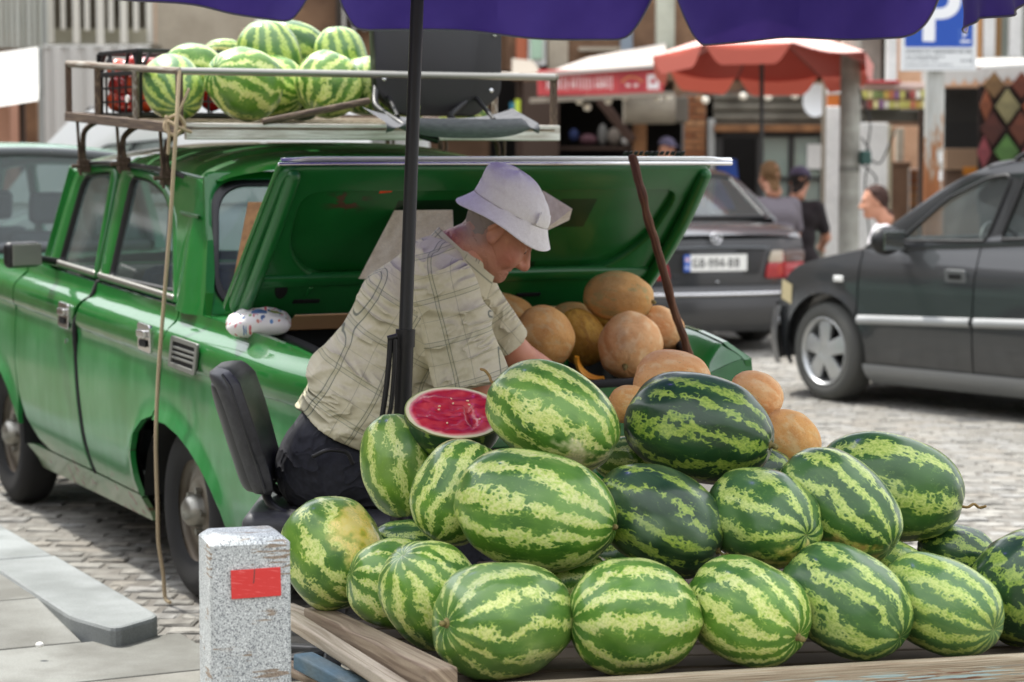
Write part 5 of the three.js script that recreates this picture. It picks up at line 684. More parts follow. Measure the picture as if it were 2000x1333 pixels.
{
  const man = thing('person', 'seated man in a white bucket hat and checked short-sleeved shirt, reaching into the open boot', 'person', [0, 0, 0]);
  const hip = at(642, 893, 6.3), belly = at(728, 772, 6.3), chest = at(800, 622, 6.32), shM = at(852, 528, 6.35), nk = at(905, 490, 6.36);
  const zz = (p, d, dy = 0) => [p[0], p[1] + dy, p[2] + d];
  const Sr = at(868, 560, 6.14), Sl = at(905, 548, 6.58), Er = at(922, 752, 6.1), El = at(1005, 690, 6.66);
  const torsoL = [cap(zz(hip, 0.08), zz(hip, -0.08), 0.135), cap(zz(belly, 0.07), zz(belly, -0.07), 0.166), cap(zz(chest, 0.09), zz(chest, -0.09), 0.14), cap(zz(shM, 0.12, -0.01), zz(shM, -0.12, -0.01), 0.085, 0.085), cap(belly, chest, 0.168, 0.142), cap(shM, zz(nk, 0, -0.03), 0.085, 0.066)];
  const sleeveR = [cap(Sr, Er, 0.088, 0.1), cap(zz(shM, 0.1), Sr, 0.085)], sleeveL = [cap(Sl, at(995, 680, 6.66), 0.072, 0.07), cap(zz(shM, -0.1), Sl, 0.085)];
  const T = blend(torsoL, 0.06), SR = blend(sleeveR, 0.03), SL = blend(sleeveL, 0.03);
  const ax = V(shM[0] - hip[0], shM[1] - hip[1], 0).normalize(), px = V(-ax.y, ax.x, 0), aR = V(Er[0] - Sr[0], Er[1] - Sr[1], Er[2] - Sr[2]).normalize(), aL = V(El[0] - Sl[0], El[1] - Sl[1], El[2] - Sl[2]).normalize();
  const smin = (a, b, k) => { const h = clamp(0.5 + 0.5 * (b - a) / k); return lerp(b, a, h) - k * h * (1 - h); };
  const h1 = at(566, 792, 6.3), h2 = at(716, 862, 6.3), hn = V(h2[1] - h1[1], -(h2[0] - h1[0]), 0).normalize(); // points down, out of the shirt
  const shirtF = (x, y, z) => {
    let d = T(x, y, z); const s = (x - hip[0]) * ax.x + (y - hip[1]) * ax.y, q = (x - hip[0]) * px.x + (y - hip[1]) * px.y;
    const tw = fbm(s * 7 + q * 3, q * 2.5 - s * 2, z * 3, 3) - 0.5, fold = abs(fbm(s * 13 + q * 6 + 3, q * 3 - s, z * 5, 2) - 0.5);
    d += 0.034 * tw - 0.03 * (0.12 - min(0.12, fold)) * 4 * sst(0.5, 0.0, abs(s - 0.17)) * 0.5;
    d -= 0.016 * exp(-pow((s - 0.045 - 0.02 * vn(z * 9, q * 9)) / 0.025, 2)); d -= 0.008 * exp(-pow((s - 0.11 + 0.05 * q) / 0.02, 2));
    { const g = fbm(s * 5 + q * 9, q * 4 - s * 3, z * 4 + 7, 2); d += 0.012 * (abs(g - 0.5) * 4 - 0.4); }
    let r = SR(x, y, z) + 0.024 * (fbm((x + y * 0.5) * 11, y * 6, z * 6, 3) - 0.5) + 0.012 * (abs(fbm(x * 9 + y * 7, y * 5, z * 5 + 2, 2) - 0.5) * 4 - 0.4) - 0.008 * exp(-pow(((x - Sr[0]) * aR.x + (y - Sr[1]) * aR.y - 0.05 - (x - Sr[0]) * 0.4) / 0.018, 2));
    r = max(r, (x - Er[0]) * aR.x + (y - Er[1]) * aR.y + (z - Er[2]) * aR.z - 0.012 - 0.05 * (x - Er[0]));
    let l = SL(x, y, z) + 0.012 * (fbm(x * 12, y * 9, z * 6 + 3, 3) - 0.5); l = max(l, (x - El[0]) * aL.x + (y - El[1]) * aL.y + (z - El[2]) * aL.z + 0.03);
    d = smin(smin(d, r, 0.02), l, 0.03);
    d = -smin(-d, -((x - h1[0]) * hn.x + (y - h1[1]) * hn.y + 0.008 * sin(z * 22)), 0.014);
    return d;
  };
  shirtF.lo = [0, 1, 2].map((i) => min(T.lo[i], SR.lo[i], SL.lo[i])); shirtF.hi = [0, 1, 2].map((i) => max(T.hi[i], SR.hi[i], SL.hi[i]));
  let sg = net(shirtF, 0.0085, 0.03).toNonIndexed();
  { const P = sg.attributes.position, uv = new Float32Array(P.count * 2), c = V(), rel = V(), aRp = V(-aR.y, aR.x, 0).normalize(), aLp = V(-aL.y, aL.x, 0).normalize(); for (let i = 0; i < P.count; i += 3) { c.set(0, 0, 0); for (let j = 0; j < 3; j++) c.add(rel.fromBufferAttribute(P, i + j)); c.divideScalar(3); const dT = T(c.x, c.y, c.z), dR = SR(c.x, c.y, c.z), dL = SL(c.x, c.y, c.z), w = dR < dT && dR < dL ? [aRp, aR, Sr, 0.03] : dL < dT ? [aLp, aL, Sl, 0.05] : [px, ax, hip, 0]; for (let j = 0; j < 3; j++) { rel.fromBufferAttribute(P, i + j); rel.x -= w[2][0]; rel.y -= w[2][1]; const zc = P.getZ(i + j) - w[2][2]; uv[(i + j) * 2] = (rel.x * w[0].x + rel.y * w[0].y + zc * 0.25 + w[3]) / 0.115; uv[(i + j) * 2 + 1] = (rel.x * w[1].x + rel.y * w[1].y) / 0.115; } } sg.setAttribute('uv', new THREE.BufferAttribute(uv, 2)); }
  const plaid = tex(512, 512, (u, v) => { const ln = (t, c, w) => sst(w, w * 0.4, abs(((t - c + 1.5) % 1) - 0.5)); let c = mix3(rgb8(205, 198, 166), rgb8(214, 208, 180), fbm(u * 20, v * 20, 1, 2)); const fine = 0.05 * (((floor(u * 170) ^ floor(v * 170)) & 1) ? 1 : -1) * 0.4; const wide = 0.16 * (ln(u, 0.25, 0.09) + ln(v, 0.2, 0.08)); c = mix3(c, rgb8(150, 152, 116), wide); const dk = max(ln(u, 0.2, 0.011), ln(u, 0.285, 0.011)) * 0.75, d2 = ln(u, 0.7, 0.008) * 0.4, dv = max(ln(v, 0.14, 0.01), ln(v, 0.24, 0.01)) * 0.55, dv2 = ln(v, 0.66, 0.008) * 0.35; c = mix3(c, rgb8(92, 98, 88), max(dk, dv)); c = mix3(c, rgb8(112, 112, 92), max(d2, dv2)); return c.map((x) => x * (1 + fine)); });
  const wr = tex(256, 256, (u, v) => tile((a, b) => { const w = fbm(a * 5, b * 5, 1, 2); return 1 - pow(abs(fbm(a * 5 + w * 2.2, b * 9 + w, 4, 3) - 0.5) * 2, 0.5); }, u, v), { srgb: false }); wr.repeat.set(0.2, 0.24);
  part('shirt', sg, std(null, 0.88, { map: plaid, bumpMap: wr, bumpScale: 0.022 }), man);
  // collar: a standing band folded over, open at the throat
  { const cF = V(0.83, -0.56, 0), cU = V(0.5, 0.86, 0).normalize(), m = frame3([0.86, -0.5, 0], [0.5, 0.86, 0]), e = m.elements, cN = at(912, 478, 6.36); const to = (x, y, z) => [0, 1, 2].map((i) => cN[i] + e[i] * x + e[4 + i] * y + e[8 + i] * z);
    const band = surf(48, 7, (u, v) => { const a = lerp(0.2, 2 * PI - 0.2, u), fr = 0.5 + 0.5 * cos(a), f = v < 0.4 ? v / 0.4 : 1 - (v - 0.4) / 0.6, r0 = 0.074 + (v > 0.4 ? 0.014 * (v - 0.4) / 0.6 + 0.006 : 0); return to(r0 * sin(a), -0.035 + 0.05 * f - 0.04 * fr - (v > 0.4 ? 0.01 + 0.03 * fr * (v - 0.4) : 0), (r0 + 0.012) * cos(a) + 0.02 * fr * (v > 0.4 ? 1 : 0.4)); }, [2.2, 0.4]);
    part('collar', band, std(null, 0.88, { map: plaid }), man); part('button', mv(cyl(0.006, 0.006, 0.003, 10), ...to(0.03, -0.1, 0.115)), std(0xdad6c6, 0.5), man); }
  // trousers
  const navy = std(null, 0.85, { map: mottled(128, 128, 20, 20, rgb8(33, 35, 44), rgb8(22, 23, 30)) });
  const hR = at(655, 925, 6.18), hL = at(660, 925, 6.42), kR = [hR[0] + 0.42, 0.56, hR[2] + 0.06], kL = [hL[0] + 0.42, 0.56, hL[2] - 0.05], fR = [kR[0] - 0.08, 0.09, kR[2] + 0.02], fL = [kL[0] - 0.04, 0.09, kL[2]];
  const tro = blend([cap(zz(hip, 0.085, -0.02), zz(hip, -0.085, -0.02), 0.14), cap(hR, kR, 0.1, 0.07), cap(hL, kL, 0.1, 0.07), cap(kR, fR, 0.072, 0.055), cap(kL, fL, 0.072, 0.055), cap(belly, hip, 0.13, 0.13), ell([hR[0] + 0.03, hR[1] + 0.0, hR[2] + 0.09], [0.06, 0.05, 0.025])], 0.03);
  const troF = (x, y, z) => tro(x, y, z) + 0.012 * (fbm(x * 10 + y * 6, y * 7, z * 7, 3) - 0.5) - 0.004 * abs(fbm(x * 20 + y * 20, y * 14, z * 9, 2) - 0.5); troF.lo = tro.lo; troF.hi = tro.hi;
  const tg = net(troF, 0.0105, 0.03); boxUVi(tg, 6); { const b = wr.clone(); b.repeat.set(0.45, 0.3); b.needsUpdate = true; navy.bumpMap = b; navy.bumpScale = 0.016; } part('trousers', tg, navy, man);
  part('belt', tube([[0.0, 0.135], [0.12, 0.07], [0.15, 0], [0.12, -0.07], [0, -0.14]].map(([a, b]) => [hip[0] - a * 0.9 + 0.02, hip[1] + 0.045 - a * 0.3, hip[2] + b]), 0.012, 30, 8), M.black, man);
  part('pocket_flap', tube([at(612, 892, 6.04), at(640, 880, 6.03), at(676, 884, 6.04), at(688, 905, 6.05)], 0.006, 20, 6), M.black, man);
  for (const f of [fR, fL]) part('shoe', mv(net(blend([cap([-0.05, 0.05, 0], [0.02, 0.05, 0], 0.042), cap([0.02, 0.04, 0], [0.15, 0.032, 0], 0.042, 0.034)], 0.03), 0.012, 0.02), f[0], 0, f[2]), M.black, man);
  // head, neck, arms and hands: one skin
  const hm = frame3([0.74, -0.66, -0.1], [0.66, 0.74, 0.04]), HC = at(974, 452, 6.37), hs = 1.04, full = new THREE.Matrix4().makeTranslation(...HC).multiply(hm).multiply(new THREE.Matrix4().makeScale(hs, hs, hs));
  const hf = headField(), hg = net(hf, 0.0032, 0.012);
  paintVerts(hg, (x, y, z) => { const n = fbm(x * 60, y * 60, z * 60, 3), n2 = fbm(x * 22, y * 22, z * 22, 3); let c = mix3(lin(190, 134, 104), lin(160, 98, 76), clamp((n2 - 0.45) * 2.2)); const red = exp(-pow(hypot(abs(x) - 0.04, y + 0.035, z - 0.06) / 0.035, 2)) + exp(-pow(hypot(x, y + 0.028, z - 0.115) / 0.02, 2)) + sst(-0.05, -0.13, y) * sst(0.03, -0.03, z); c = mix3(c, lin(186, 96, 80), clamp(red) * 0.55); const beard = sst(-0.03, -0.075, y) * sst(-0.04, 0.03, z); c = mix3(c, lin(168, 122, 106), beard * 0.3 * (0.6 + n)); if (abs(y + 0.067) < 0.013 && z > 0.07) c = mix3(c, lin(176, 96, 88), 0.6 * exp(-pow((y + 0.067) / 0.009, 2)) * exp(-pow(x / 0.026, 2))); const gh = sst(0.0, -0.03, z - 0.3 * (y + 0.05)) * sst(-0.1, -0.05, y) * sst(0.07, 0.045, abs(x) - 0.01); c = mix3(c, lin(150, 138, 130), gh * 0.55 * (0.5 + n)); const k = 0.92 + 0.16 * n; return c.map((v) => v * k); });
  hg.applyMatrix4(full);
  const skinA = (x, y, z) => { const n = fbm(x * 30, y * 30, z * 30, 3); return mix3(lin(206, 142, 112), lin(184, 112, 88), clamp((n - 0.4) * 2)); };
  const Wr = at(1050, 806, 6.28), Wl = at(1090, 736, 6.8);
  const arms = net(blend([cap(Sr, Er, 0.055, 0.048), cap(Er, Wr, 0.05, 0.03), cap(at(895, 520, 6.36), at(960, 468, 6.37), 0.062, 0.058)], 0.02), 0.009, 0.02), arm2 = net(blend([cap(Sl, El, 0.052, 0.045), cap(El, Wl, 0.046, 0.029)], 0.02), 0.009, 0.02);
  const hand = (w, e, side) => { const g = handGeo(0.55), d = V(w[0] - e[0], w[1] - e[1], w[2] - e[2]).normalize(), z = V(0, -1, 0).addScaledVector(d, d.y).normalize(), x = d.clone().cross(z); g.applyMatrix4(new THREE.Matrix4().makeBasis(x.multiplyScalar(side), d, z).setPosition(w[0] + d.x * 0.02, w[1] + d.y * 0.02, w[2] + d.z * 0.02)); if (side < 0) { const i = g.index.array; for (let k = 0; k < i.length; k += 3) { const t = i[k]; i[k] = i[k + 1]; i[k + 1] = t; } } return g; };
  const rest = [arms, arm2, hand(Wr, Er, 1), hand(Wl, El, -1)].map((g) => paintVerts(g, skinA));
  const keep = (g) => { const n = g.index ? g.toNonIndexed() : g; for (const k of Object.keys(n.attributes)) if (!['position', 'normal', 'color'].includes(k)) n.deleteAttribute(k); return n; };
  part('body', mergeGeometries([hg, ...rest].map(keep)), skinMat, man);
  const HP = (g) => g.applyMatrix4(full);
  for (const s of [-1, 1]) { const eye = part('eye', HP(new THREE.SphereGeometry(0.0115, 16, 12).translate(s * 0.031, 0.009, 0.0765)), phys(0xe6e0d8, 0.2, { clearcoat: 1 }), man); part('iris', HP(new THREE.SphereGeometry(0.0055, 12, 10).scale(1, 1, 0.5).translate(s * 0.031, 0.006, 0.0868)), phys(0x3b2a1c, 0.1), eye); part('eyebrow', HP(tube([[s * 0.014, 0.032, 0.094], [s * 0.03, 0.037, 0.092], [s * 0.05, 0.031, 0.078]], 0.0042, 10, 6)), std(0x8b7a6a, 0.95), man); }
  { // cropped grey hair below the hat
    const hair = (x, y, z) => max(hf(x, y, z) - 0.002 + 0.002 * vn(x * 260, y * 260, z * 260), max(z + 0.03 - 0.25 * y + 0.02 * (vn(x * 70, y * 70, z * 70) - 0.5), -(y + 0.052 + 0.25 * z) + 0.024 * (vn(x * 60, y * 90, z * 60) - 0.5)), abs(x) > 0.0755 && z > -0.05 && y < 0.05 ? 0.01 : -1); hair.lo = [-0.09, -0.12, -0.125]; hair.hi = [0.09, 0.12, 0.04]; part('hair', HP(net(hair, 0.0035, 0.01)), std(null, 0.95, { color: 0x8d837a }), man); }
  { // hat
    const hc = at(995, 415, 6.37), mm = frame3([0.885, -0.465, -0.06], [0.465, 0.885, 0.1]), hmx = new THREE.Matrix4().makeTranslation(...hc).multiply(mm).multiply(new THREE.Matrix4().makeScale(0.91, 0.78, 0.88)), cot = std(null, 0.9, { map: mottled(256, 256, 40, 40, rgb8(246, 245, 240), rgb8(238, 236, 230), { fine: 0.03 }) });
    const pr = smooth1([[0, 0.15], [0.12, 0.147], [0.25, 0.137], [0.42, 0.108], [0.6, 0.064], [0.74, 0.03], [0.78, 0.016], [0.8, 0.012], [0.88, -0.014], [1, -0.042]]), prr = smooth1([[0, 0.0001], [0.12, 0.035], [0.25, 0.066], [0.42, 0.094], [0.6, 0.11], [0.74, 0.116], [0.78, 0.117], [0.8, 0.119], [0.88, 0.134], [1, 0.153]]);
    const hat = (off) => surf(72, 46, (u, v) => { const a = u * 2 * PI, y0 = pr(v), cr = sst(0.03, 0.15, y0), n = (fbm(cos(a) * 2.2 + 5, sin(a) * 2.2, y0 * 14, 3) - 0.5), r = (prr(v) + off) * (1 + 0.10 * n * (0.3 + cr)), fl = v > 0.8 ? (v - 0.8) / 0.2 : 0, zf = cos(a), y = y0 + 0.018 * n * (1 - fl) + fl * (0.008 * sin(a * 3 + 1) - 0.012 * max(0, zf)), z = r * zf * 1.1 - 0.035 * cr; return [r * sin(a) * 0.93, y + off, z]; }, [1.5, 0.6], true);
    const o = hat(0), i = hat(-0.003); part('hat', [o.applyMatrix4(hmx), i.applyMatrix4(hmx)], cot, man);
    const ringAt = (v0, v1, off) => surf(72, 3, (u, v) => { const a = u * 2 * PI, vv = lerp(v0, v1, v), y0 = pr(vv), cr = sst(0.03, 0.15, y0), n = (fbm(cos(a) * 2.2 + 5, sin(a) * 2.2, y0 * 14, 3) - 0.5), r = (prr(vv) + off) * (1 + 0.10 * n * (0.3 + cr)); return [r * sin(a) * 0.93, y0 + 0.018 * n, r * cos(a) * 1.1 - 0.035 * cr]; }, [3, 0.1], true).applyMatrix4(hmx);
    part('hat_band', ringAt(0.62, 0.775, 0.0022), cot, man); part('band_loop', bar([...V(-0.092, 0.018, 0.085).applyMatrix4(hmx)], [...V(-0.088, 0.066, 0.083).applyMatrix4(hmx)], 0.02, 0.004), cot, man);
    part('hat_stitching', tube(Array.from({ length: 40 }, (_, k) => { const a = k / 40 * 2 * PI; const r = 0.1185; return [...V(r * sin(a) * 0.93, 0.0125, r * cos(a) * 1.1).applyMatrix4(hmx)]; }), 0.0012, 120, 5, true), std(0xb9b4ac, 0.9), man); }
}
function boxUVi(g, k) { const p = g.attributes.position, uv = new Float32Array(p.count * 2); for (let i = 0; i < p.count; i++) { uv[i * 2] = (p.getX(i) + p.getZ(i) * 0.5) * k; uv[i * 2 + 1] = (p.getY(i) + p.getZ(i) * 0.3) * k; } g.setAttribute('uv', new THREE.BufferAttribute(uv, 2)); }
// the seller's chair
{
  const o = at(600, 1010, 6.24), c = thing('office_chair', 'worn black office chair under the seated seller, beside the rear wheel arch', 'chair', [o[0], 0, o[2]], 0);
  const rel = (p) => [p[0] - o[0], p[1], p[2] - o[2]], gr = phys(null, 0.5, { map: mottled(256, 256, 40, 40, rgb8(58, 59, 62), rgb8(44, 45, 48)) }), gr2 = phys(0x2a2b2d, 0.4);
  // backrest: a curved padded slab seen from its edge
  const spine = (t) => { const p = [[427, 712], [450, 742], [470, 800], [488, 860], [505, 915], [517, 955]], q = t * 5, i = min(4, floor(q)), f = q - i; return rel(at(lerp(p[i][0], p[i + 1][0], f), lerp(p[i][1], p[i + 1][1], f), 6.2)); };
  const slab = (x0, x1, hw, th0) => surf(40, 30, (u, v) => { const a = u * 2 * PI, t = lerp(x0, x1, v), s = spine(t), e = pow(max(0, 1 - pow(abs(2 * v - 1), 6)), 0.4), q = (x) => Math.sign(x) * pow(abs(x), 0.45), w = hw * (0.86 + 0.14 * sin(PI * min(1, t * 1.4))) * (0.75 + 0.25 * e); return [s[0] + th0 * q(cos(a)) * e + 0.05 * pow(sin(a), 2) * 0.6, s[1] + 0.3 * th0 * q(cos(a)) * e, s[2] + w * q(sin(a))]; }, [1, 1], true);
  const bk = part('backrest', slab(0.0, 1.0, 0.19, 0.034), gr, c); part('back_shell', mv(slab(0.14, 0.97, 0.165, 0.028), -0.022, -0.004, 0), gr2, bk); part('piping', tube(Array.from({ length: 24 }, (_, i) => { const t = lerp(0.06, 0.95, i / 23), s = spine(t); return [s[0] + 0.022, s[1], s[2] + 0.188 * (0.88 + 0.12 * sin(PI * min(1, t * 1.4)))]; }), 0.004, 50, 6), gr2, bk);
  const sc = rel(at(650, 1010, 6.24)); part('seat', mv(box(0.46, 0.085, 0.44, 0.04, 4), sc[0], sc[1] + 0.0, sc[2]), gr, c); part('seat_pan', mv(box(0.4, 0.05, 0.38, 0.02), sc[0], sc[1] - 0.055, sc[2]), gr2, c);
  for (const s of [1, -1]) part('arm_tube', tube([rel(at(512, 948, 6.2)), rel(at(528, 985, 6.12)), rel(at(556, 1004, 6.08)), rel(at(610, 1014, 6.08))].map((p) => [p[0], p[1], s > 0 ? p[2] : 2 * sc[2] - p[2]]), 0.0125, 26, 8), gr2, c);
  part('column', mv(cyl(0.028, 0.035, 0.34, 16), sc[0], 0.26, sc[2]), gr2, c);
  for (let i = 0; i < 5; i++) { const a = i * 72 * RD + 0.3, q = [sc[0] + 0.28 * cos(a), 0.07, sc[2] + 0.28 * sin(a)]; part('foot_arm', bar([sc[0], 0.11, sc[2]], q, 0.05, 0.035, 0.01), gr2, c); part('castor', mv(cyl(0.028, 0.028, 0.03, 14), q[0], 0.028, q[2], 0, a, PI / 2), M.black, c); }
}
// ---------------------------------------------------------------- people by the shops
function figure(label, { x, z, turn = 0, seat = 0.48, top = [120, 118, 120], pants = [50, 52, 60], hair = [60, 45, 35], cap: hat = null, skin = [196, 140, 112], long = false, lean = 0.12, k = 1, up = 0 }) {
  const p = thing('person', label, 'person', [x, up, z], turn * RD), y0 = seat + 0.09, t = (y, zf, xx = 0) => [xx * k, y0 + y * k, (zf + lean * y) * k];
  const sh = 0.5, F = net(blend([cap(t(0.02, 0, -0.07), t(0.02, 0, 0.07), 0.13 * k), cap(t(0.2, 0, -0.05), t(0.2, 0, 0.05), 0.125 * k), cap(t(0.38, 0, -0.09), t(0.38, 0, 0.09), 0.115 * k), cap(t(sh - 0.03, 0, -0.16), t(sh - 0.03, 0, 0.16), 0.062 * k), ...[-1, 1].map((s) => cap(t(sh - 0.04, 0, s * 0.185), t(0.28, 0.06, s * 0.235), 0.056 * k, 0.052 * k))], 0.05), 0.016, 0.02);
  part('top', F, std(S(0).setRGB(...lin(...top)), 0.9), p);
  const head = net(headField(), 0.007, 0.014), hm = new THREE.Matrix4().makeTranslation(...t(sh + 0.2, 0.04)).multiply(new THREE.Matrix4().makeRotationX(0.15)).multiply(new THREE.Matrix4().makeScale(k, k, k)); head.applyMatrix4(hm);
  const arms = [-1, 1].map((s) => net(blend([cap(t(0.3, 0.06, s * 0.235), t(0.2, 0.12, s * 0.24), 0.043, 0.04), cap(t(0.2, 0.12, s * 0.24), t(0.1, 0.33, s * 0.15), 0.04, 0.028), ...[0, 1, 2, 3].map((i) => cap(t(0.1, 0.33, s * 0.15), t(0.07, 0.42 - i * 0.005, s * (0.13 + i * 0.016)), 0.017, 0.008)), cap(t(0.1, 0.33, s * 0.15), t(0.11, 0.38, s * 0.1), 0.016, 0.009)], 0.02), 0.011, 0.02));
  const keep = (g) => { const n = g.index ? g.toNonIndexed() : g; for (const q of Object.keys(n.attributes)) if (!['position', 'normal'].includes(q)) n.deleteAttribute(q); return n; };
  part('body', mergeGeometries([head, ...arms].map(keep)), std(S(0).setRGB(...lin(...skin)), 0.6), p);
  const hf = headField(), hr = (X, Y, Z) => max(hf(X, Y, Z) - 0.012 + 0.016 * vn(X * 70, Y * 50, Z * 70), Z - 0.015 - (Y - 0.03) * 0.7 + 0.03 * vn(X * 50, Y * 40, 3), -(Y + (long ? 0.14 : 0.06) - 0.35 * (Z - 0.0) * (Z < 0 ? 1 : 0.2) + 0.03 * vn(X * 60, Z * 60))); hr.lo = [-0.11, -0.17, -0.14]; hr.hi = [0.11, 0.15, 0.12];
  part('hair', net(hr, 0.008, 0.02).applyMatrix4(hm), std(S(0).setRGB(...lin(...hair)), 0.9), p);
  if (hat) part('cap', [surf(24, 10, (u, v) => { const a = u * 2 * PI, r = 0.105 * cos(v * PI / 2), y = 0.05 + 0.09 * sin(v * PI / 2); return [r * sin(a) * 0.9, y, r * cos(a) * 1.08]; }, [1, 1], true).applyMatrix4(hm), mv(box(0.13, 0.01, 0.09, 0.005), 0, 0.055, 0.135).applyMatrix4(hm)], std(S(0).setRGB(...lin(...hat)), 0.9), p);
  part('trousers', net(blend([cap(t(0, 0, -0.08), t(0, 0, 0.08), 0.12 * k), ...[-1, 1].flatMap((s) => seat < 0.7 ? [cap(t(-0.02, 0.04, s * 0.09), [s * 0.12, seat + 0.04, 0.42], 0.085, 0.065), cap([s * 0.12, seat + 0.04, 0.42], [s * 0.12, 0.08, 0.4], 0.062, 0.05)] : [cap(t(-0.02, 0, s * 0.08), [s * 0.09, 0.46, 0.03], 0.085, 0.062), cap([s * 0.09, 0.46, 0.03], [s * 0.1, 0.08, 0], 0.06, 0.05)])], 0.03), 0.018, 0.02), std(S(0).setRGB(...lin(...pants)), 0.9), p);
  for (const s of [-1, 1]) part('shoe', box(0.09, 0.09, 0.26, 0.04, 3).translate(s * 0.12, 0.045, seat < 0.7 ? 0.45 : 0.05), M.black, p);
  if (seat < 0.7) { const st = thing('stool', 'low wooden stool under ' + label.split(' ').slice(0, 6).join(' '), 'stool', [x, 0, z], turn * RD); part('seat', box(0.36, 0.03, 0.32, 0.008).translate(0, seat - 0.05, 0), M.wood, st); for (const a of [-1, 1]) for (const b of [-1, 1]) part('leg', bar([a * 0.12, seat - 0.06, b * 0.11], [a * 0.15, 0, b * 0.14], 0.035), M.wood, st); }
  return p;
}
// ---------------------------------------------------------------- other vehicles of the street
function motorcar(name, label, s) {
  const t = thing(name, label, s.category ?? 'car', s.at, s.turn), paint = s.paint, glass = s.glass ?? M.glass, gloom = M.dark;
  const belt = smooth1(s.belt), w = (z) => s.W * (1 - s.taperF * pow(clamp((s.zf + 0.7 - z) / 0.7), 2) - s.taperR * pow(clamp((z - s.zr + 0.6) / 0.6), 2)), prof = smooth1([[0.12, 0.9], [0.2, 0.955], [0.3, 0.985], [0.5, 1], [0.66, 0.995], [0.78, 0.985], [0.9, 0.945], [1.02, 0.9], [1.2, 0.88]]);
  const lip = (z, y) => { let e = 0; for (const [c, r] of s.arches) { const d = abs(hypot(z - c, y - s.r) - r); e = max(e, exp(-pow(d / 0.035, 2))); } return y < 0.8 ? 0.014 * e : 0; };
  const Wd = (z, y) => w(z) * prof(y * (s.py ?? 1)) + lip(z, y), L = (z, y) => [-Wd(z, y), y, z];
  const out = [], yb = s.bottom ?? 0.2; // outline of one flank
  for (let i = 0; i <= 40; i++) { const z = lerp(s.zf, s.zr, i / 40); out.push([z, belt(z)]); }
  out.push([s.zr, 0.34]); for (const [c, r] of s.arches.slice().sort((a, b) => b[0] - a[0])) { const a0 = Math.asin(clamp((yb - s.r) / r, -1, 1)); for (let i = 0; i <= 16; i++) { const a = lerp(a0, PI - a0, i / 16); out.push([c + r * cos(a), s.r + r * sin(a)]); } } out.push([s.zf, 0.34]);
  const parts = {}, cuts = [s.zf, ...s.seams.map((q) => q[0]), s.zr], names = s.seams.map((q) => q[1]); names.push(s.last ?? 'rear_fender');
  for (let i = 0; i < cuts.length - 1; i++) { const P = clipCell(out, cuts[i] + (i ? 0.005 : 0), cuts[i + 1] - (i < cuts.length - 2 ? 0.005 : 0), -9, 9).filter((p, k, A) => { const q = A[(k + 1) % A.length]; return hypot(p[0] - q[0], p[1] - q[1]) > 1e-5; }); const g = skin(P, L, { cu: 0.07, cv: 0.03, flange: [0.03, 0, 0] }); parts[names[i]] = part(names[i], g, paint, t); part(names[i], mirrorX(g), paint, t); }
  { const g = skin(out.map(([z, y]) => [lerp(z, (s.zf + s.zr) / 2, 0.02), min(y, belt(z) - 0.03)]), (z, y) => [-Wd(z, y) + 0.05, y, z], { cu: 0.3, cv: 0.2 }); part('underbody', [g, mirrorX(g), bx(s.W * 1.7, 0.04, s.zr - s.zf - 0.3, 0, yb + 0.05, (s.zf + s.zr) / 2, 0), ...s.arches.map(([c, r]) => bx(s.W * 1.2, 0.5, 0.03, 0, 0.45, c, 0))], gloom, t); }
  // ends
  const end = (z0, sg, bulge) => surf(24, 14, (u, v) => { const x = 2 * u - 1, y = lerp(0.3, belt(z0), v); return [sg * x * Wd(z0, y), y, z0 + sg * bulge * (1 - x * x) * (1 - 0.25 * pow(v, 4))]; });
  part('front_panel', end(s.zf, -1, s.bulgeF), paint, t); part('rear_panel', end(s.zr, 1, s.bulgeR), paint, t);
  const lid = (nm, z0, z1, cr) => part(nm, surf(20, 20, (u, v) => { const x = 2 * u - 1, z = lerp(z0, z1, v), bz = z0 < z1 ? 0 : 0, e = z <= s.zf + 0.02 ? -s.bulgeF : z >= s.zr - 0.02 ? s.bulgeR : 0, k = nm === 'bonnet' ? sst(0.25, 0, (z - s.zf)) * -s.bulgeF : sst(0.25, 0, s.zr - z) * s.bulgeR; return [x * Wd(z, belt(z)), belt(z) + cr * (1 - pow(abs(x), 3)), z + k * (1 - x * x)]; }, [1, 1]), paint, t);
  if (s.cowl !== undefined) lid('bonnet', s.zf, s.cowl, 0.05); if (s.deck !== undefined) lid('boot_lid', s.deck, s.zr, 0.035);
  // greenhouse
  const wb = w((s.zf + s.zr) / 2) * prof(0.95 * (s.py ?? 1)), tw = (y) => wb * (1 - (s.tumble ?? 0.24) * (y - s.beltY)), roof = s.roof, rl = smooth1(roof);
  const base = []; const z0 = roof[0][0], z1 = roof.at(-1)[0]; const outer = [...roof.slice().map((p) => p), ...Array.from({ length: 7 }, (_, i) => { const z = lerp(z1, z0, (i + 0.5) / 7.5); return [z, belt(z) - 0.01]; })];
  { const holes = s.windows.map((q) => roundPoly(q, 0.05, 3)), g = warp(extr(outer, 0.02, 0.004, holes.map((h) => h.slice().reverse())), (z, y, d) => [-tw(y) - d + 0.02, y, z], 0.6); part('pillars', g, paint, t); part('pillars', mirrorX(g), paint, t); holes.forEach((h) => { const q = warp(new THREE.ShapeGeometry(shape(h)), (z, y) => [-tw(y) + 0.012, y, z], null); part('side_window', q, glass, t); part('side_window', mirrorX(q), glass, t); const gk = tube(h.map(([z, y]) => [-tw(y) - 0.004, y, z]), 0.009, 60, 5, true); part('window_seal', gk, M.black, t); }); }
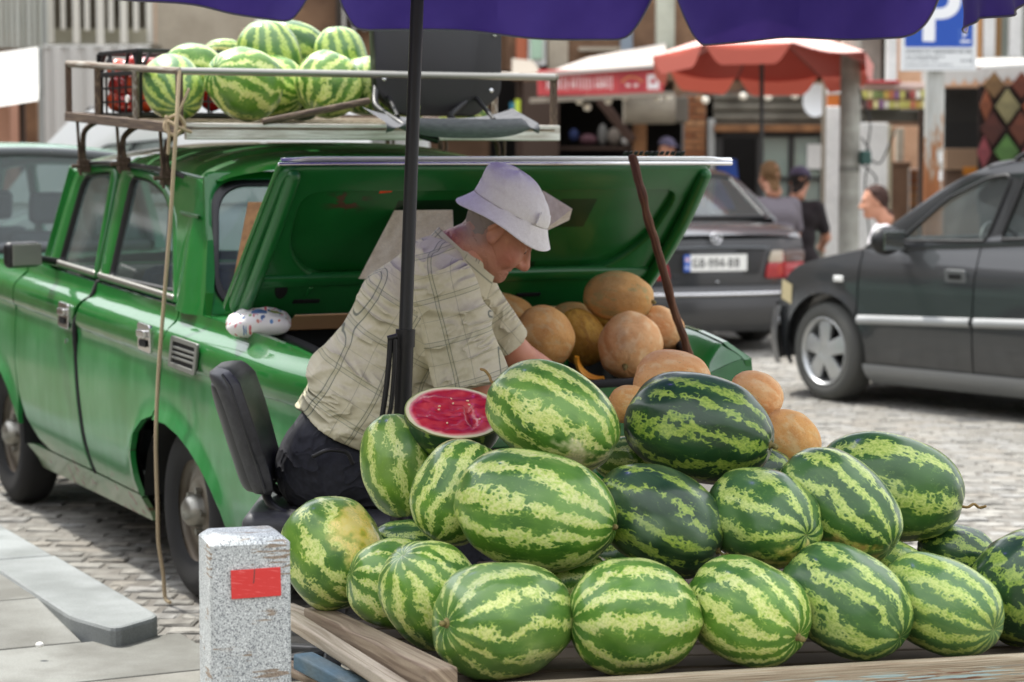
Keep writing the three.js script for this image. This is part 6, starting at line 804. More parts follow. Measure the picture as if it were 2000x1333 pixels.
  const rz0 = s.roofZ[0], rz1 = s.roofZ[1]; part('roof', surf(20, 24, (u, v) => { const x = 2 * u - 1, z = lerp(rz0, rz1, v), y = rl(z); return [x * (tw(y) + 0.012), y + (s.crown ?? 0.045) * (1 - pow(abs(x), 2.6)) - 0.004, z - 0.05 * (1 - x * x) * (v < 0.1 ? 1 - v * 10 : 0)]; }), paint, t);
  const screen = (nm, a, b, bow, frame) => { const q = (u, v, k = 0) => { const x = 2 * u - 1, z = lerp(a[0], b[0], v), y = lerp(a[1], b[1], v); return [x * (tw(y) - 0.005), y + (s.crown ?? 0.045) * (1 - x * x) * v, z + bow * (1 - x * x) + k]; }; part(nm, surf(16, 6, (u, v) => q(lerp(0.06, 0.94, u), lerp(0.06, 0.95, v))), glass, t); const e = []; for (let i = 0; i <= 10; i++) e.push(q(lerp(0.05, 0.95, i / 10), 0.04)); for (let i = 0; i <= 6; i++) e.push(q(0.95, lerp(0.05, 0.95, i / 6))); for (let i = 0; i <= 10; i++) e.push(q(lerp(0.95, 0.05, i / 10), 0.96)); for (let i = 0; i <= 6; i++) e.push(q(0.05, lerp(0.95, 0.05, i / 6))); part(nm + '_seal', tube(e, frame ?? 0.018, 90, 6, true), s.sealMat ?? M.black, t); for (const x of [0, 1]) part('screen_pillar', surf(1, 6, (u, v) => q(x ? lerp(0.95, 1.0, u) : lerp(0, 0.05, u), v, 0.004 * Math.sign(bow))), paint, t); return q; };
  if (s.wind) screen('windscreen', s.wind[0], s.wind[1], -0.18); if (s.back) screen('rear_window', s.back[0], s.back[1], s.backBow ?? 0.15, s.backFrame);
  const dk = std(s.seatColor ?? 0x26272a, 0.9), rowsZ = s.seats ?? [];
  for (const z of rowsZ) for (const x of [-0.36, 0.36]) part('seat_back', [mv(box(0.46, 0.56, 0.12, 0.05, 2), x, s.seatY ?? 0.78, z, 0.2), mv(box(0.25, 0.17, 0.09, 0.04, 2), x, (s.seatY ?? 0.78) + 0.4, z + 0.08, 0.1)], dk, t);
  // wheels
  const R = s.r, tg = lathe([[R * 0.66, -0.09], [R * 0.8, -0.1], [R * 0.93, -0.092], [R, -0.06], [R, 0.06], [R * 0.93, 0.092], [R * 0.8, 0.1], [R * 0.66, 0.09], [R * 0.6, 0.06]], 40).rotateZ(PI / 2);
  const al = std(0xb9bbbb, 0.38, { metalness: 0.75 }), hole = [], spoke = []; for (let k = 0; k < 5; k++) { const a = (k * 72 + 18) * RD, b = 26 * RD; spoke.push(warp(extr(roundPoly([[0.04, -0.035], [R * 0.56, -0.05], [R * 0.6, 0], [R * 0.56, 0.05], [0.04, 0.035]], 0.012), 0.02, 0.006), (x, y, z) => [-0.05 - z - 0.02 * (1 - x / R), x * sin(a) + y * cos(a), x * cos(a) - y * sin(a)], 0.6)); }
  const rimG = merged([lathe([[R * 0.67, 0.085], [R * 0.69, 0.095], [R * 0.66, 0.098], [R * 0.62, 0.075], [R * 0.58, 0.03], [R * 0.58, -0.06]], 40).rotateZ(PI / 2), ...spoke, mv(cyl(0.05, 0.06, 0.03, 20), -0.075, 0, 0, 0, 0, PI / 2)]), discG = mv(cyl(R * 0.6, R * 0.6, 0.02, 28), 0.0, 0, 0, 0, 0, PI / 2);
  s.arches.forEach(([c], i) => { for (const sd of [-1, 1]) { const g = new THREE.Group(); g.name = 'wheel'; g.position.set(sd * (s.W - 0.115), R, c); g.rotation.y = (sd < 0 ? 0 : PI) + (i === s.steerAxle ? s.steer : 0); t.add(g); part('tyre', tg, M.tyreGrey, g); part('rim', rimG, al, g); part('brake_disc', discG, M.dark, g); } });
  return { t, parts, Wd, belt, tw, onSide: (g, z, y, out = 0) => { const e = 0.02, dy = (Wd(z, y + e) - Wd(z, y - e)) / (2 * e), dz = (Wd(z + e, y) - Wd(z - e, y)) / (2 * e); g.rotateY(-PI / 2); g.rotateZ(-Math.atan(dy)); g.rotateY(Math.atan(dz)); return g.translate(-Wd(z, y) - out, y, z); } };
}
M.tyreGrey = std(0x4a4a47, 0.9);
const blackPaint = phys(0x26282a, 0.4, { clearcoat: 1, clearcoatRoughness: 0.06 }), blackDusty = phys(0x2a2a2a, 0.45, { clearcoat: 0.8, clearcoatRoughness: 0.15 });
const tint = phys(0xdfe8e6, 0.04, { transmission: 0.94, thickness: 0 });
{ // dark hatchback at the right
  const c = motorcar('dark_hatchback', 'dark grey hatchback with alloy wheels and grey side mouldings, cut off by the picture edge', {
    at: [2.526, 0, -14.297], turn: 38 * RD, W: 0.83, zf: -0.42, zr: 3.2, bulgeF: 0.3, bulgeR: 0.2, taperF: 0.07, taperR: 0.1, r: 0.3, arches: [[0, 0.355], [2.61, 0.355]], bottom: 0.2, paint: blackPaint, glass: tint,
    belt: [[-0.42, 0.66], [-0.36, 0.74], [-0.25, 0.81], [0, 0.872], [0.3, 0.925], [0.6, 0.945], [1.13, 0.972], [1.5, 1.0], [2.6, 1.05], [3.2, 1.0]], beltY: 0.97, seams: [[0.28, 'front_fender'], [1.165, 'front_door'], [2.15, 'rear_door']], cowl: 0.42, roof: [[0.28, 0.93], [0.5, 1.085], [0.8, 1.27], [1.0, 1.365], [1.18, 1.425], [1.5, 1.458], [2.0, 1.462], [2.5, 1.43], [2.9, 1.28], [3.1, 1.03]], roofZ: [1.14, 2.75], windows: [[[0.56, 0.985], [0.88, 1.235], [1.16, 1.355], [1.33, 1.375], [1.2, 1.0]], [[1.3, 1.01], [1.43, 1.385], [2.0, 1.39], [2.14, 1.06]]], wind: [[0.32, 0.95], [1.16, 1.42]], back: [[3.1, 1.05], [2.75, 1.36]], seats: [1.75], steerAxle: 0, steer: -0.12,
  });
  const gm = std(0x9b9d9d, 0.55), lm = std(0xcdbf98, 0.3);
  for (const [z0, z1, d] of [[0.3, 1.15, 'front_door'], [1.18, 2.12, 'rear_door']]) { const n = 8, g = surf(n, 4, (u, v) => { const z = lerp(z0, z1, u), y = lerp(0.485, 0.537, v) + 0.034 * (z - 0.286), e = sin(PI * v); return [-c.Wd(z, y) - 0.004 - 0.014 * pow(e, 0.6), y, z]; }); part('moulding', g, gm, c.parts[d]); }
  part('sill_skirt', surf(20, 5, (u, v) => { const z = lerp(0.33, 2.3, u), y = lerp(0.13, 0.25, v); return [-c.Wd(z, 0.25) - 0.012 + 0.09 * pow(1 - v, 2), y, z]; }), phys(0x77797a, 0.45, { clearcoat: 0.5 }), c.t);  // grey colour carries the light caught by the tucked-in sill
  part('handle', [c.onSide(extr(roundPoly([[-0.075, -0.035], [0.075, -0.035], [0.075, 0.035], [-0.075, 0.035]], 0.015), 0.008, 0.003), 1.03, 0.797, 0.0)], phys(0x5c5f60, 0.4), c.parts.front_door); part('handle_recess', c.onSide(box(0.09, 0.03, 0.006, 0.002), 1.03, 0.795, 0.012), M.dark, c.parts.front_door);
  part('side_lamp', c.onSide(box(0.075, 0.036, 0.014, 0.012, 2), 0.12, 0.745, 0.004), phys(0xf2f2ee, 0.2, { clearcoat: 1 }), c.parts.front_fender);
  part('headlight', [surf(10, 8, (u, v) => { const a = lerp(-0.4, -0.3, u), y = lerp(0.6, 0.72, v) - 0.03 * u; return [-c.Wd(a, y) - 0.004 , y, a - 0.002]; })], phys(0xb5a985, 0.2, { clearcoat: 1 }), c.t);
  part('bumper', surf(40, 8, (u, v) => { const x = 2 * u - 1, y = lerp(0.2, 0.56, v), k = Math.sign(x) * pow(abs(x), 1); return [k * (0.8 + 0.02 * sin(PI * v)), y, -0.42 - 0.33 * (1 - pow(abs(x), 3.2)) + (abs(x) > 0.97 ? 0.04 : 0) - 0.02 * sin(PI * v)]; }), phys(0x2a2c2e, 0.45, { clearcoat: 0.4 }), c.t); part('bumper_strip', tube(Array.from({ length: 15 }, (_, i) => { const x = i / 7 - 1; return [x * 0.76, 0.45, -0.435 - 0.33 * (1 - pow(abs(x), 3.2))]; }), 0.018, 40, 6), gm, c.t);
  for (const s of [-1, 1]) { const m = part('side_mirror', mv(new THREE.SphereGeometry(0.5, 18, 12).scale(0.21, 0.17, 0.13), s * 0.93, 0.99, 0.6, 0, s * 0.2), M.black, c.t); part('mirror_glass', mv(box(0.15, 0.11, 0.006, 0.003), s * 0.93, 0.99, 0.664, 0, s * 0.15), std(0xaeb4b2, 0.05, { metalness: 1 }), m); part('mirror_arm', bar([s * 0.86, 0.96, 0.6], [s * 0.74, 0.95, 0.56], 0.05, 0.04, 0.01), M.black, m); part('roof_rail', tube([[s * 0.57, 1.455, 1.25], [s * 0.575, 1.515, 1.4], [s * 0.57, 1.53, 1.9], [s * 0.56, 1.5, 2.5], [s * 0.55, 1.43, 2.65]], 0.014, 30, 7), M.black, c.t); }
  part('steering_wheel', mv(new THREE.TorusGeometry(0.18, 0.014, 8, 28), -0.36, 0.93, 1.0, -0.5), M.black, c.t); part('dashboard', bx(1.3, 0.18, 0.4, 0, 0.86, 0.72, 0.05), std(0x2b2c2d, 0.8), c.t);
}
{ // dark saloon seen from behind
  const c = motorcar('dark_saloon', 'dark saloon car seen from behind with white number plate and chrome bumper strip', {
    at: [1.56, 0, -17.25], turn: 20 * RD, W: 0.86, zf: -4.45, zr: -0.12, bulgeF: 0.3, bulgeR: 0.12, taperF: 0.1, taperR: 0.1, r: 0.31, arches: [[-3.6, 0.37], [-0.95, 0.37]], bottom: 0.24, paint: blackPaint, glass: M.glass,
    belt: [[-4.45, 0.7], [-4, 0.84], [-3.2, 0.93], [-2, 0.95], [-0.9, 0.955], [-0.5, 0.94], [-0.25, 0.91], [-0.12, 0.85]], beltY: 0.95, seams: [[-3.1, 'front_fender'], [-2.2, 'front_door'], [-1.35, 'rear_door']], cowl: -3.15, deck: -0.75, roof: [[-3.2, 0.95], [-2.6, 1.3], [-2.2, 1.36], [-1.6, 1.36], [-1.25, 1.3], [-0.9, 1.14], [-0.62, 0.97]], roofZ: [-2.5, -1.25], windows: [[[-3.0, 0.99], [-2.55, 1.25], [-2.1, 1.3], [-2.1, 0.99]], [[-2.02, 0.99], [-2.02, 1.3], [-1.5, 1.29], [-1.25, 1.0]]], wind: [[-3.2, 0.98], [-2.55, 1.33]], back: [[-0.66, 0.985], [-1.26, 1.31]], backBow: 0.1, seats: [-1.5], steerAxle: 0, steer: 0,
  });
  const red = phys(0xa3141c, 0.15, { clearcoat: 1, clearcoatRoughness: 0.03 }), pale = phys(0xb8ac98, 0.2, { clearcoat: 1 }), zz = (x, e = 0.0) => -0.12 + 0.12 * (1 - pow(x / 0.78, 2)) + e;
  for (const s of [-1, 1]) { const lampS = (nm, x0, x1, y0, y1, sk, mat, par) => part(nm, warp(extr(roundPoly([[x0, y0], [x1, y0], [x1, y1], [x0 + sk, y1]], 0.02, 3), 0.012, 0.006), (x, y, z) => [s * x, y, zz(x, 0.002) + z], 0.6), mat, par); const l = lampS('tail_light', 0.4, 0.76, 0.555, 0.665, 0.02, red, c.t); lampS('reversing_light', 0.425, 0.56, 0.675, 0.755, 0.03, pale, l); lampS('indicator', 0.575, 0.76, 0.675, 0.755, 0, phys(0x5a4a44, 0.2, { clearcoat: 1 }), l); part('divider', warp(box(0.012, 0.2, 0.02, 0.003), (x, y, z) => [s * (0.565 + x - (y) * 0.12), 0.655 + y, zz(0.565, 0.012) + z], 0.6), red, l); }
  part('plate_recess', warp(extr(roundPoly([[-0.4, 0.585], [0.34, 0.585], [0.4, 0.77], [-0.46, 0.77]], 0.03), 0.01, 0.002), (x, y, z) => [x - 0.0, y, zz(x, 0.0) + z], 0.6), phys(0x2b2c2d, 0.4), c.t); part('recess_lip', tube([[-0.47, 0.78, zz(0.45, 0.02)], [0, 0.79, zz(0, 0.02)], [0.41, 0.78, zz(0.4, 0.02)]], 0.012, 20, 6), phys(0x55585a, 0.3), c.t);
  const plate = canvasTex(520, 112, (x, w, h) => { x.fillStyle = '#e9e8e2'; x.fillRect(0, 0, w, h); x.fillStyle = '#2a58b0'; x.fillRect(0, 0, 52, h); x.fillStyle = '#f2f2f2'; x.fillRect(10, 18, 32, 26); x.fillStyle = '#c02030'; x.fillRect(23, 18, 6, 26); x.fillRect(10, 28, 32, 6); x.fillStyle = '#f2f2f2'; x.font = 'bold 26px sans-serif'; x.fillText('GE', 7, 92); x.fillStyle = '#2b2b2b'; x.font = 'bold 84px sans-serif'; x.fillText('GB-994-BB', 62, 86, 400); });
  const pg = box(0.52, 0.125, 0.008, 0.002); { const P = pg.attributes.position, U = pg.attributes.uv; for (let i = 0; i < P.count; i++) U.setXY(i, P.getX(i) / 0.52 + 0.5, P.getY(i) / 0.125 + 0.5); } const pl = part('number_plate', pg, std(null, 0.4, { map: plate }), c.t, 'white number plate reading GB-994-BB'); pl.position.set(-0.04, 0.675, zz(0, 0.022));
  const star = part('badge', [new THREE.TorusGeometry(0.042, 0.006, 8, 28), ...[90, 210, 330].map((a) => { const q = extr([[-0.007, 0], [0, 0.042], [0.007, 0]], 0.004, 0.001); q.rotateZ((a - 90) * RD); return q; })], M.chrome, c.t, 'round three-pointed chrome star badge'); star.position.set(-0.03, 0.862, zz(0, 0.01)); star.rotation.x = -0.15;
  part('lock', mv(new THREE.SphereGeometry(0.012, 10, 8), -0.02, 0.53, zz(0, 0.01)), M.chrome, c.t);
  part('bumper', surf(40, 10, (u, v) => { const x = 2 * u - 1, y = lerp(0.16, 0.5, v), e = pow(sin(PI * lerp(0.1, 0.95, v)), 0.5); return [x * 0.85, y, -0.14 + 0.2 * (1 - pow(abs(x), 3)) + 0.06 * e - (abs(x) > 0.95 ? 0.05 : 0)]; }), blackDusty, c.t); part('bumper_strip', tube(Array.from({ length: 17 }, (_, i) => { const x = i / 8 - 1; return [x * 0.86, 0.445, -0.135 + 0.2 * (1 - pow(abs(x), 3)) + 0.062]; }), 0.016, 50, 6), M.chrome, c.t);
}
{ // green estate parked ahead of the green saloon
  const gp = phys(null, 0.45, { color: 0x5c9078, clearcoat: 0.9, clearcoatRoughness: 0.12 }), O = carW(-0.14, 0, -4.05);
  motorcar('green_estate', 'green estate car with large rear window, parked ahead of the green saloon', { at: O, turn: CAR_T + 0.1, W: 0.8, zf: -3.9, zr: -0.02, bulgeF: 0.1, bulgeR: 0.05, taperF: 0.1, taperR: 0.04, r: 0.3, arches: [[-3.2, 0.36], [-0.8, 0.36]], bottom: 0.26, paint: gp, belt: [[-3.9, 0.85], [-2.8, 0.97], [-1, 0.99], [-0.02, 0.99]], beltY: 0.99, seams: [[-2.6, 'front_fender'], [-1.8, 'front_door'], [-1.0, 'rear_door']], cowl: -2.7, roof: [[-2.75, 0.99], [-2.3, 1.42], [-1.9, 1.5], [-0.5, 1.5], [-0.2, 1.47], [-0.03, 1.0]], roofZ: [-2.25, -0.22], windows: [[[-2.6, 1.04], [-2.25, 1.4], [-1.85, 1.43], [-1.85, 1.04]], [[-1.75, 1.04], [-1.75, 1.43], [-1.05, 1.43], [-1.05, 1.04]], [[-0.95, 1.04], [-0.95, 1.43], [-0.4, 1.41], [-0.3, 1.04]]], wind: [[-2.7, 1.02], [-2.25, 1.46]], back: [[-0.03, 1.0], [-0.19, 1.47]], backBow: 0.05, backFrame: 0.026, sealMat: std(0x55585a, 0.6), seats: [-1.7, -0.75], seatColor: 0x767c80, seatY: 0.8, crown: 0.05, steerAxle: 0, steer: 0, tumble: 0.2 });
}
{ // white van behind
  const wp = phys(0xe8e8e6, 0.4, { clearcoat: 0.8, clearcoatRoughness: 0.1 });
  motorcar('white_van', 'white van with a sloping front, beyond the green estate and under the white sheets', { category: 'van', at: [-3.5, 0, -17.6], turn: 78 * RD, W: 0.92, zf: -0.7, zr: 2.75, bulgeF: 0.2, bulgeR: 0.05, taperF: 0.12, taperR: 0.02, r: 0.33, arches: [[0.1, 0.4], [2.1, 0.4]], bottom: 0.28, paint: wp, py: 0.8, belt: [[-0.7, 0.9], [-0.2, 1.1], [0.2, 1.15], [2.75, 1.16]], beltY: 1.16, seams: [[0.4, 'front_fender'], [1.4, 'front_door']], last: 'cargo_side', cowl: 0.15, roof: [[-0.05, 1.14], [0.25, 1.5], [0.5, 1.75], [0.8, 1.86], [1.2, 1.9], [2.55, 1.9], [2.73, 1.8], [2.75, 1.16]], roofZ: [0.68, 2.65], windows: [[[0.45, 1.22], [0.75, 1.55], [1.3, 1.6], [1.3, 1.22]]], wind: [[0.0, 1.18], [0.66, 1.83]], seats: [1.5], seatY: 1.0, steerAxle: 0, steer: 0, tumble: 0.14, glass: tint });
}
// ---------------------------------------------------------------- buildings, shops and street furniture behind
{
  const m0 = (c, r = 0.9, o = {}) => std(c, r, o), noiseB = noiseMap(256, 256, 20, 20, 0, 1);
  const plaster = (a, b, k = 1) => { const m = std(null, 0.92, { map: mottled(256, 256, 6, 6, a, b, { gain: 2.2, o: 5 }), bumpMap: noiseB, bumpScale: 0.004 }); m.map.repeat.set(k, k); return m; };
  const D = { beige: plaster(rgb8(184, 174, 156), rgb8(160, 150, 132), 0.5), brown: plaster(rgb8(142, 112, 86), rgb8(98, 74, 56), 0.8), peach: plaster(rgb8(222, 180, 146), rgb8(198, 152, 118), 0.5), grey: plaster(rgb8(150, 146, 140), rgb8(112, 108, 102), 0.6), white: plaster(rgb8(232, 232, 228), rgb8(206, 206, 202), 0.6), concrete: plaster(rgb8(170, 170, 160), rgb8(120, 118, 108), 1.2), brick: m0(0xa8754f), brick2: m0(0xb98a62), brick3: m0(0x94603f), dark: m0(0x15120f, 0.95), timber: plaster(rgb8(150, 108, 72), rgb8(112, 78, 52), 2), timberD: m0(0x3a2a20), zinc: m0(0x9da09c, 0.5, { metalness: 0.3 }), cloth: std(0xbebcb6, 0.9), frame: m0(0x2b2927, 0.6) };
  // a solid whose near face fills the given outline of the picture at its distance, th metres deep
  const blk = (x0, y0, x1, y1, d, th = 0.1, b = 0.01) => { const p = at(x0, y0, d), q = at(x1, y1, d); return bx(abs(q[0] - p[0]), abs(p[1] - q[1]), th, (p[0] + q[0]) / 2, (p[1] + q[1]) / 2, -d - th / 2, b); };
  const toGround = (x0, y0, x1, d, th = 0.1, b = 0.01) => { const p = at(x0, y0, d), q = at(x1, y0, d); return bx(q[0] - p[0], p[1], th, (p[0] + q[0]) / 2, p[1] / 2, -d - th / 2, b); };
  const UV = (g) => boxUV(g, 0.8);
  const T = (n, l, c, g) => thing(n, l, c, [0, 0, 0], 0, g);
  const P = (n, g, m, t, l) => part(n, Array.isArray(g) ? UV(merged(g)) : UV(g), m, t, l);
  // ---- left: house with a railed balcony
  {
    const t = T('balcony_house', 'old plastered house with a wooden balustrade gallery and white sheeting below, behind the roof load', 'house');
    P('wall', [blk(286, -420, 524, 420, 27, 0.5), blk(-400, -420, 96, -130, 27.2, 0.4), bx(9, 0.3, 6, -5, 5.0, -30.4)], D.beige, t);
    P('wall', bx(2.6, 2.2, 0.3, -4.6, 1.1, -28.2), D.grey, t); P('gallery_back', bx(2.6, 5.2, 0.2, -4.7, 2.6, -29.4), plaster(rgb8(112, 106, 92), rgb8(80, 74, 62)), t);
    P('wall', [blk(524, -420, 780, 420, 27.4, 0.5)], D.brown, t);
    for (let i = 0; i < 14; i++) P('corrugated_sheet', blk(-60 + i * 11, -60, -50 + i * 11, 94, 26.2 + (i & 1) * 0.03, 0.02, 0.006), std(null, 0.7, { color: i % 3 ? 0xc9ccc2 : 0xb8bbb0, metalness: 0.1 }), t);
    P('post', blk(80, -80, 90, 210, 26.0, 0.08), m0(0x8b8d88), t); P('post', blk(283, -80, 297, 96, 26.6, 0.1), m0(0xd9d7cc), t); P('corner_pipe', blk(299, -80, 305, 96, 26.6, 0.05), m0(0xc4a990), t);
    P('gallery_rail', [blk(96, 56, 286, 86, 26.5, 0.05)], m0(0x96927f), t); P('gallery_floor', blk(90, 84, 300, 92, 26.4, 1.2), m0(0x7d796c), t);
    for (const [x, w, y] of [[97, 14, 86], [121, 10, 58], [147, 16, 86], [168, 11, 60], [194, 17, 88], [215, 11, 62], [240, 16, 86], [264, 11, 62]]) P('baluster', blk(x - w / 2, -80, x + w / 2, y, 26.35, 0.05), m0(0xd5d2c6), t);
    P('pale_stone', blk(470, 55, 560, 130, 26.9, 0.1, 0.03), plaster(rgb8(206, 184, 166), rgb8(150, 130, 112)), t); P('drain_pipe', blk(498, -60, 512, 140, 26.8, 0.08), m0(0xe0ded6), t);
    P('upper_window', [blk(655, -40, 730, 60, 27.2, 0.1)], m0(0x3a332c), t); P('window_bars', [0, 1, 2].map((i) => blk(668 + i * 20, -40, 674 + i * 20, 60, 27.1, 0.03)), m0(0xb9b6ae), t);
  }
  { const t = T('white_awning', 'sagging white cloth awning at the upper left picture edge over a brown stall', 'awning'); const a = at(-40, 108, 22), b = at(76, 92, 22), c = at(74, 196, 20.6), d = at(-40, 214, 20.6); part('cloth', surf(14, 8, (u, v) => [0, 1, 2].map((i) => lerp(lerp(a[i], b[i], u), lerp(d[i], c[i], u), v) - (i === 1 ? 0.05 * sin(PI * u) * sin(PI * v) : 0))), D.cloth, t); P('pole', [toGround(72, 92, 79, 21, 0.05)], m0(0x9a9c98), t); P('counter', [toGround(-60, 202, 18, 21.6, 0.4)], m0(0xb98a72), t); P('back_board', [toGround(18, 198, 72, 22, 0.1)], D.brown, t); P('post', toGround(36, 200, 46, 21.5, 0.08), D.timberD, t); }
  { const t = T('white_sheet', 'plain white sheet hung below the gallery, left of the roof rack', 'sheet'); const a = at(84, 92, 24), c = at(292, 330, 24); part('cloth', surf(40, 6, (u, v) => [lerp(a[0], c[0], u), lerp(a[1], c[1], v), -24 - 0.03 * sin(u * 40)]), D.cloth, t); P('top_batten', blk(82, 88, 292, 94, 24, 0.05), m0(0xb5b5b0), t); }
  // ---- right: brick shop with a dark open front
  const shop = T('brick_shop', 'brown brick shop with a dark open front and pillars, beyond the boot lid', 'shop');
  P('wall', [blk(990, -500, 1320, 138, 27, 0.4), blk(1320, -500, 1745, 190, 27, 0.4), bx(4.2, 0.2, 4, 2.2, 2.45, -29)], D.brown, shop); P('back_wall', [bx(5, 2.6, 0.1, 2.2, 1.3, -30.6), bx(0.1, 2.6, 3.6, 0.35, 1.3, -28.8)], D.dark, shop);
  P('brick_strip', blk(1008, -40, 1030, 128, 26.9, 0.1), m0(0xb2674a), shop); { const w = P('window', blk(1032, -40, 1066, 128, 26.85, 0.1), D.white, shop); P('pane', blk(1037, -40, 1060, 116, 26.8, 0.03), m0(0xa9c8ae, 0.2), w); }
  P('window', blk(1212, 60, 1236, 106, 26.9, 0.08), m0(0x8794a0, 0.3), shop); P('stone_course', [blk(1130, 92, 1215, 100, 26.9, 0.08), blk(1070, 70, 1110, 140, 26.92, 0.06)], D.beige, shop);
  P('column', blk(1284, -60, 1318, 110, 25.6, 0.3), plaster(rgb8(184, 188, 172), rgb8(160, 162, 148)), shop);
  { const r = rng(41), bm = [D.brick, D.brick2, D.brick3], col = P('pillar', toGround(1336, 186, 1380, 26.2, 0.3), D.grey, shop); const a = at(1336, 186, 26.16), b = at(1380, 186, 26.16), w = b[0] - a[0], g0 = box(w / 2 - 0.012, 0.058, 0.05, 0.006), g1 = box(w - 0.012, 0.058, 0.05, 0.006); for (let j = 0; j < 26; j++) for (let i = 0; i < (j & 1 ? 1 : 2); i++) { const m = part('brick', j & 1 ? g1 : g0, bm[floor(r() * 3)], col); m.position.set(a[0] + (j & 1 ? w / 2 : w * (0.25 + 0.5 * i)), a[1] - 0.035 - j * 0.07, a[2] - 0.01 + (r() - 0.5) * 0.006); } }
  P('post', toGround(1238, 186, 1264, 25.8, 0.14), D.timber, shop); P('brace', bar(at(1172, 195, 25.9), at(1236, 276, 25.7), 0.09, 0.09, 0.01), m0(0x4e3a30), shop);
  P('rolled_shutter', mv(cyl(0.17, 0.17, 0.56, 20), ...at(1268, 212, 25.4), 0, 0, PI / 2), plaster(rgb8(170, 162, 146), rgb8(148, 140, 126)), shop); P('shutter_box', blk(1312, 188, 1345, 240, 25.6, 0.3, 0.03), m0(0x6c665c), shop); P('pipe', toGround(1384, 232, 1397, 26, 0.07), m0(0xa9aaa6), shop);
  P('lintel', Array.from({ length: 6 }, (_, i) => blk(1394, 184 + i * 10, 1612, 193 + i * 10, 26 + (i & 1) * 0.05, 0.06)), plaster(rgb8(128, 124, 112), rgb8(98, 94, 84)), shop); P('lintel_beam', blk(1396, 244, 1612, 258, 25.9, 0.12), D.timber, shop);
  P('front_frame', [blk(1396, 258, 1612, 268, 26, 0.08), toGround(1396, 258, 1412, 26, 0.08), toGround(1478, 258, 1490, 26, 0.08), toGround(1541, 258, 1552, 26, 0.08), toGround(1603, 258, 1612, 26, 0.08), blk(1490, 345, 1603, 352, 26, 0.06)], D.frame, shop);
  for (const [x0, x1] of [[1490, 1541], [1552, 1603]]) { const w = P('shop_window', blk(x0, 268, x1, 500, 26.05, 0.012, 0), phys(0xb9c6bd, 0.04, { transmission: 0.55, thickness: 0 }), shop); }
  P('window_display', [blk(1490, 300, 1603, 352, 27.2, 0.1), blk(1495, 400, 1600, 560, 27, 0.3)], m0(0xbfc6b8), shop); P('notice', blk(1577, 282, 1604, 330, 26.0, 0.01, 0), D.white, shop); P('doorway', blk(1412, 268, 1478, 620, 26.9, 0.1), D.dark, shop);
  { const goods = [['blue_bag', 1112, 252, 1130, 276, 0x1e2c54, 'blue bag hanging in the dark brick shop'], ['red_bundle', 1132, 262, 1166, 284, 0x54343a, 'dull red bundle on a shelf in the dark brick shop'], ['grey_sack', 1168, 242, 1186, 284, 0x66645f, 'upright grey sack in the dark brick shop'], ['brown_sack', 1186, 250, 1212, 284, 0x6b6258, 'brown sack beside the grey one in the dark brick shop'], ['striped_roll', 1214, 268, 1230, 284, 0xb5b2aa, 'pale roll standing by the timber post of the brick shop']]; for (const [n, x0, y0, x1, y1, c, l] of goods) { const p = at((x0 + x1) / 2, (y0 + y1) / 2, 27), w = (x1 - x0) * 27 / FPX, h = (y1 - y0) * 27 / FPX; single(n, mv(new THREE.SphereGeometry(0.5, 16, 12).scale(w, h, w * 0.8), ...p), m0(c, 0.85), l, n.split('_')[1]); } P('shelf', bx(0.9, 0.04, 0.4, at(1165, 290, 27)[0], at(1165, 290, 27)[1], -27), D.timberD, shop); }
  { const t = T('blue_coat', 'blue coat hanging by the shop doorway above the dark saloon', 'coat'); const p = at(1420, 312, 25.7); P('hanger', bx(0.26, 0.02, 0.02, p[0], p[1], p[2]), M.dark, t); part('cloth', mv(surf(26, 10, (u, v) => { const a = u * 2 * PI, w = lerp(0.1, 0.16, v); return [w * cos(a) * (1 + 0.08 * sin(a * 5)), -0.55 * v, 0.08 * sin(a) * (0.6 + v * 0.4)]; }, [1, 1], true), ...p), std(0x1f3f86, 0.85), t); }
  { const t = T('shop_sign', 'red shop sign with white lettering and a yellow arched emblem, under a pale sloping roof', 'sign');
    const draw = canvasTex(1024, 256, (c, w, h) => { c.fillStyle = '#c4484a'; c.fillRect(0, 0, w, h); const r = rng(15); c.strokeStyle = '#efe4e2'; c.lineWidth = 9; for (let i = 0; i < 20; i++) { const x = 60 + i * 26 + (i > 6 ? 18 : 0) + (i > 13 ? 14 : 0), y0 = 60 + r() * 20; c.beginPath(); c.moveTo(x, y0); c.lineTo(x + (r() - 0.5) * 8, 205 - r() * 16); if (r() > 0.4) { c.moveTo(x, y0 + 30 + r() * 60); c.arc(x + 8, y0 + 60 + r() * 40, 9, 0, 4.4); } c.stroke(); } c.fillStyle = '#b63e44'; c.fillRect(640, 30, 230, 200); c.strokeStyle = '#e8c05a'; c.lineWidth = 12; c.setLineDash([11, 7]); c.beginPath(); c.arc(755, 170, 96, PI * 1.15, PI * 1.85); c.stroke(); c.setLineDash([]); c.fillStyle = '#e6d8d2'; c.beginPath(); c.ellipse(722, 160, 22, 16, 0.4, 0, 7); c.ellipse(788, 160, 22, 16, -0.4, 0, 7); c.fill(); c.fillStyle = '#ece6e6'; c.fillRect(884, 50, 100, 150); c.fillStyle = '#c05058'; c.beginPath(); c.ellipse(934, 120, 26, 24, 0, 0, 7); c.fill(); });
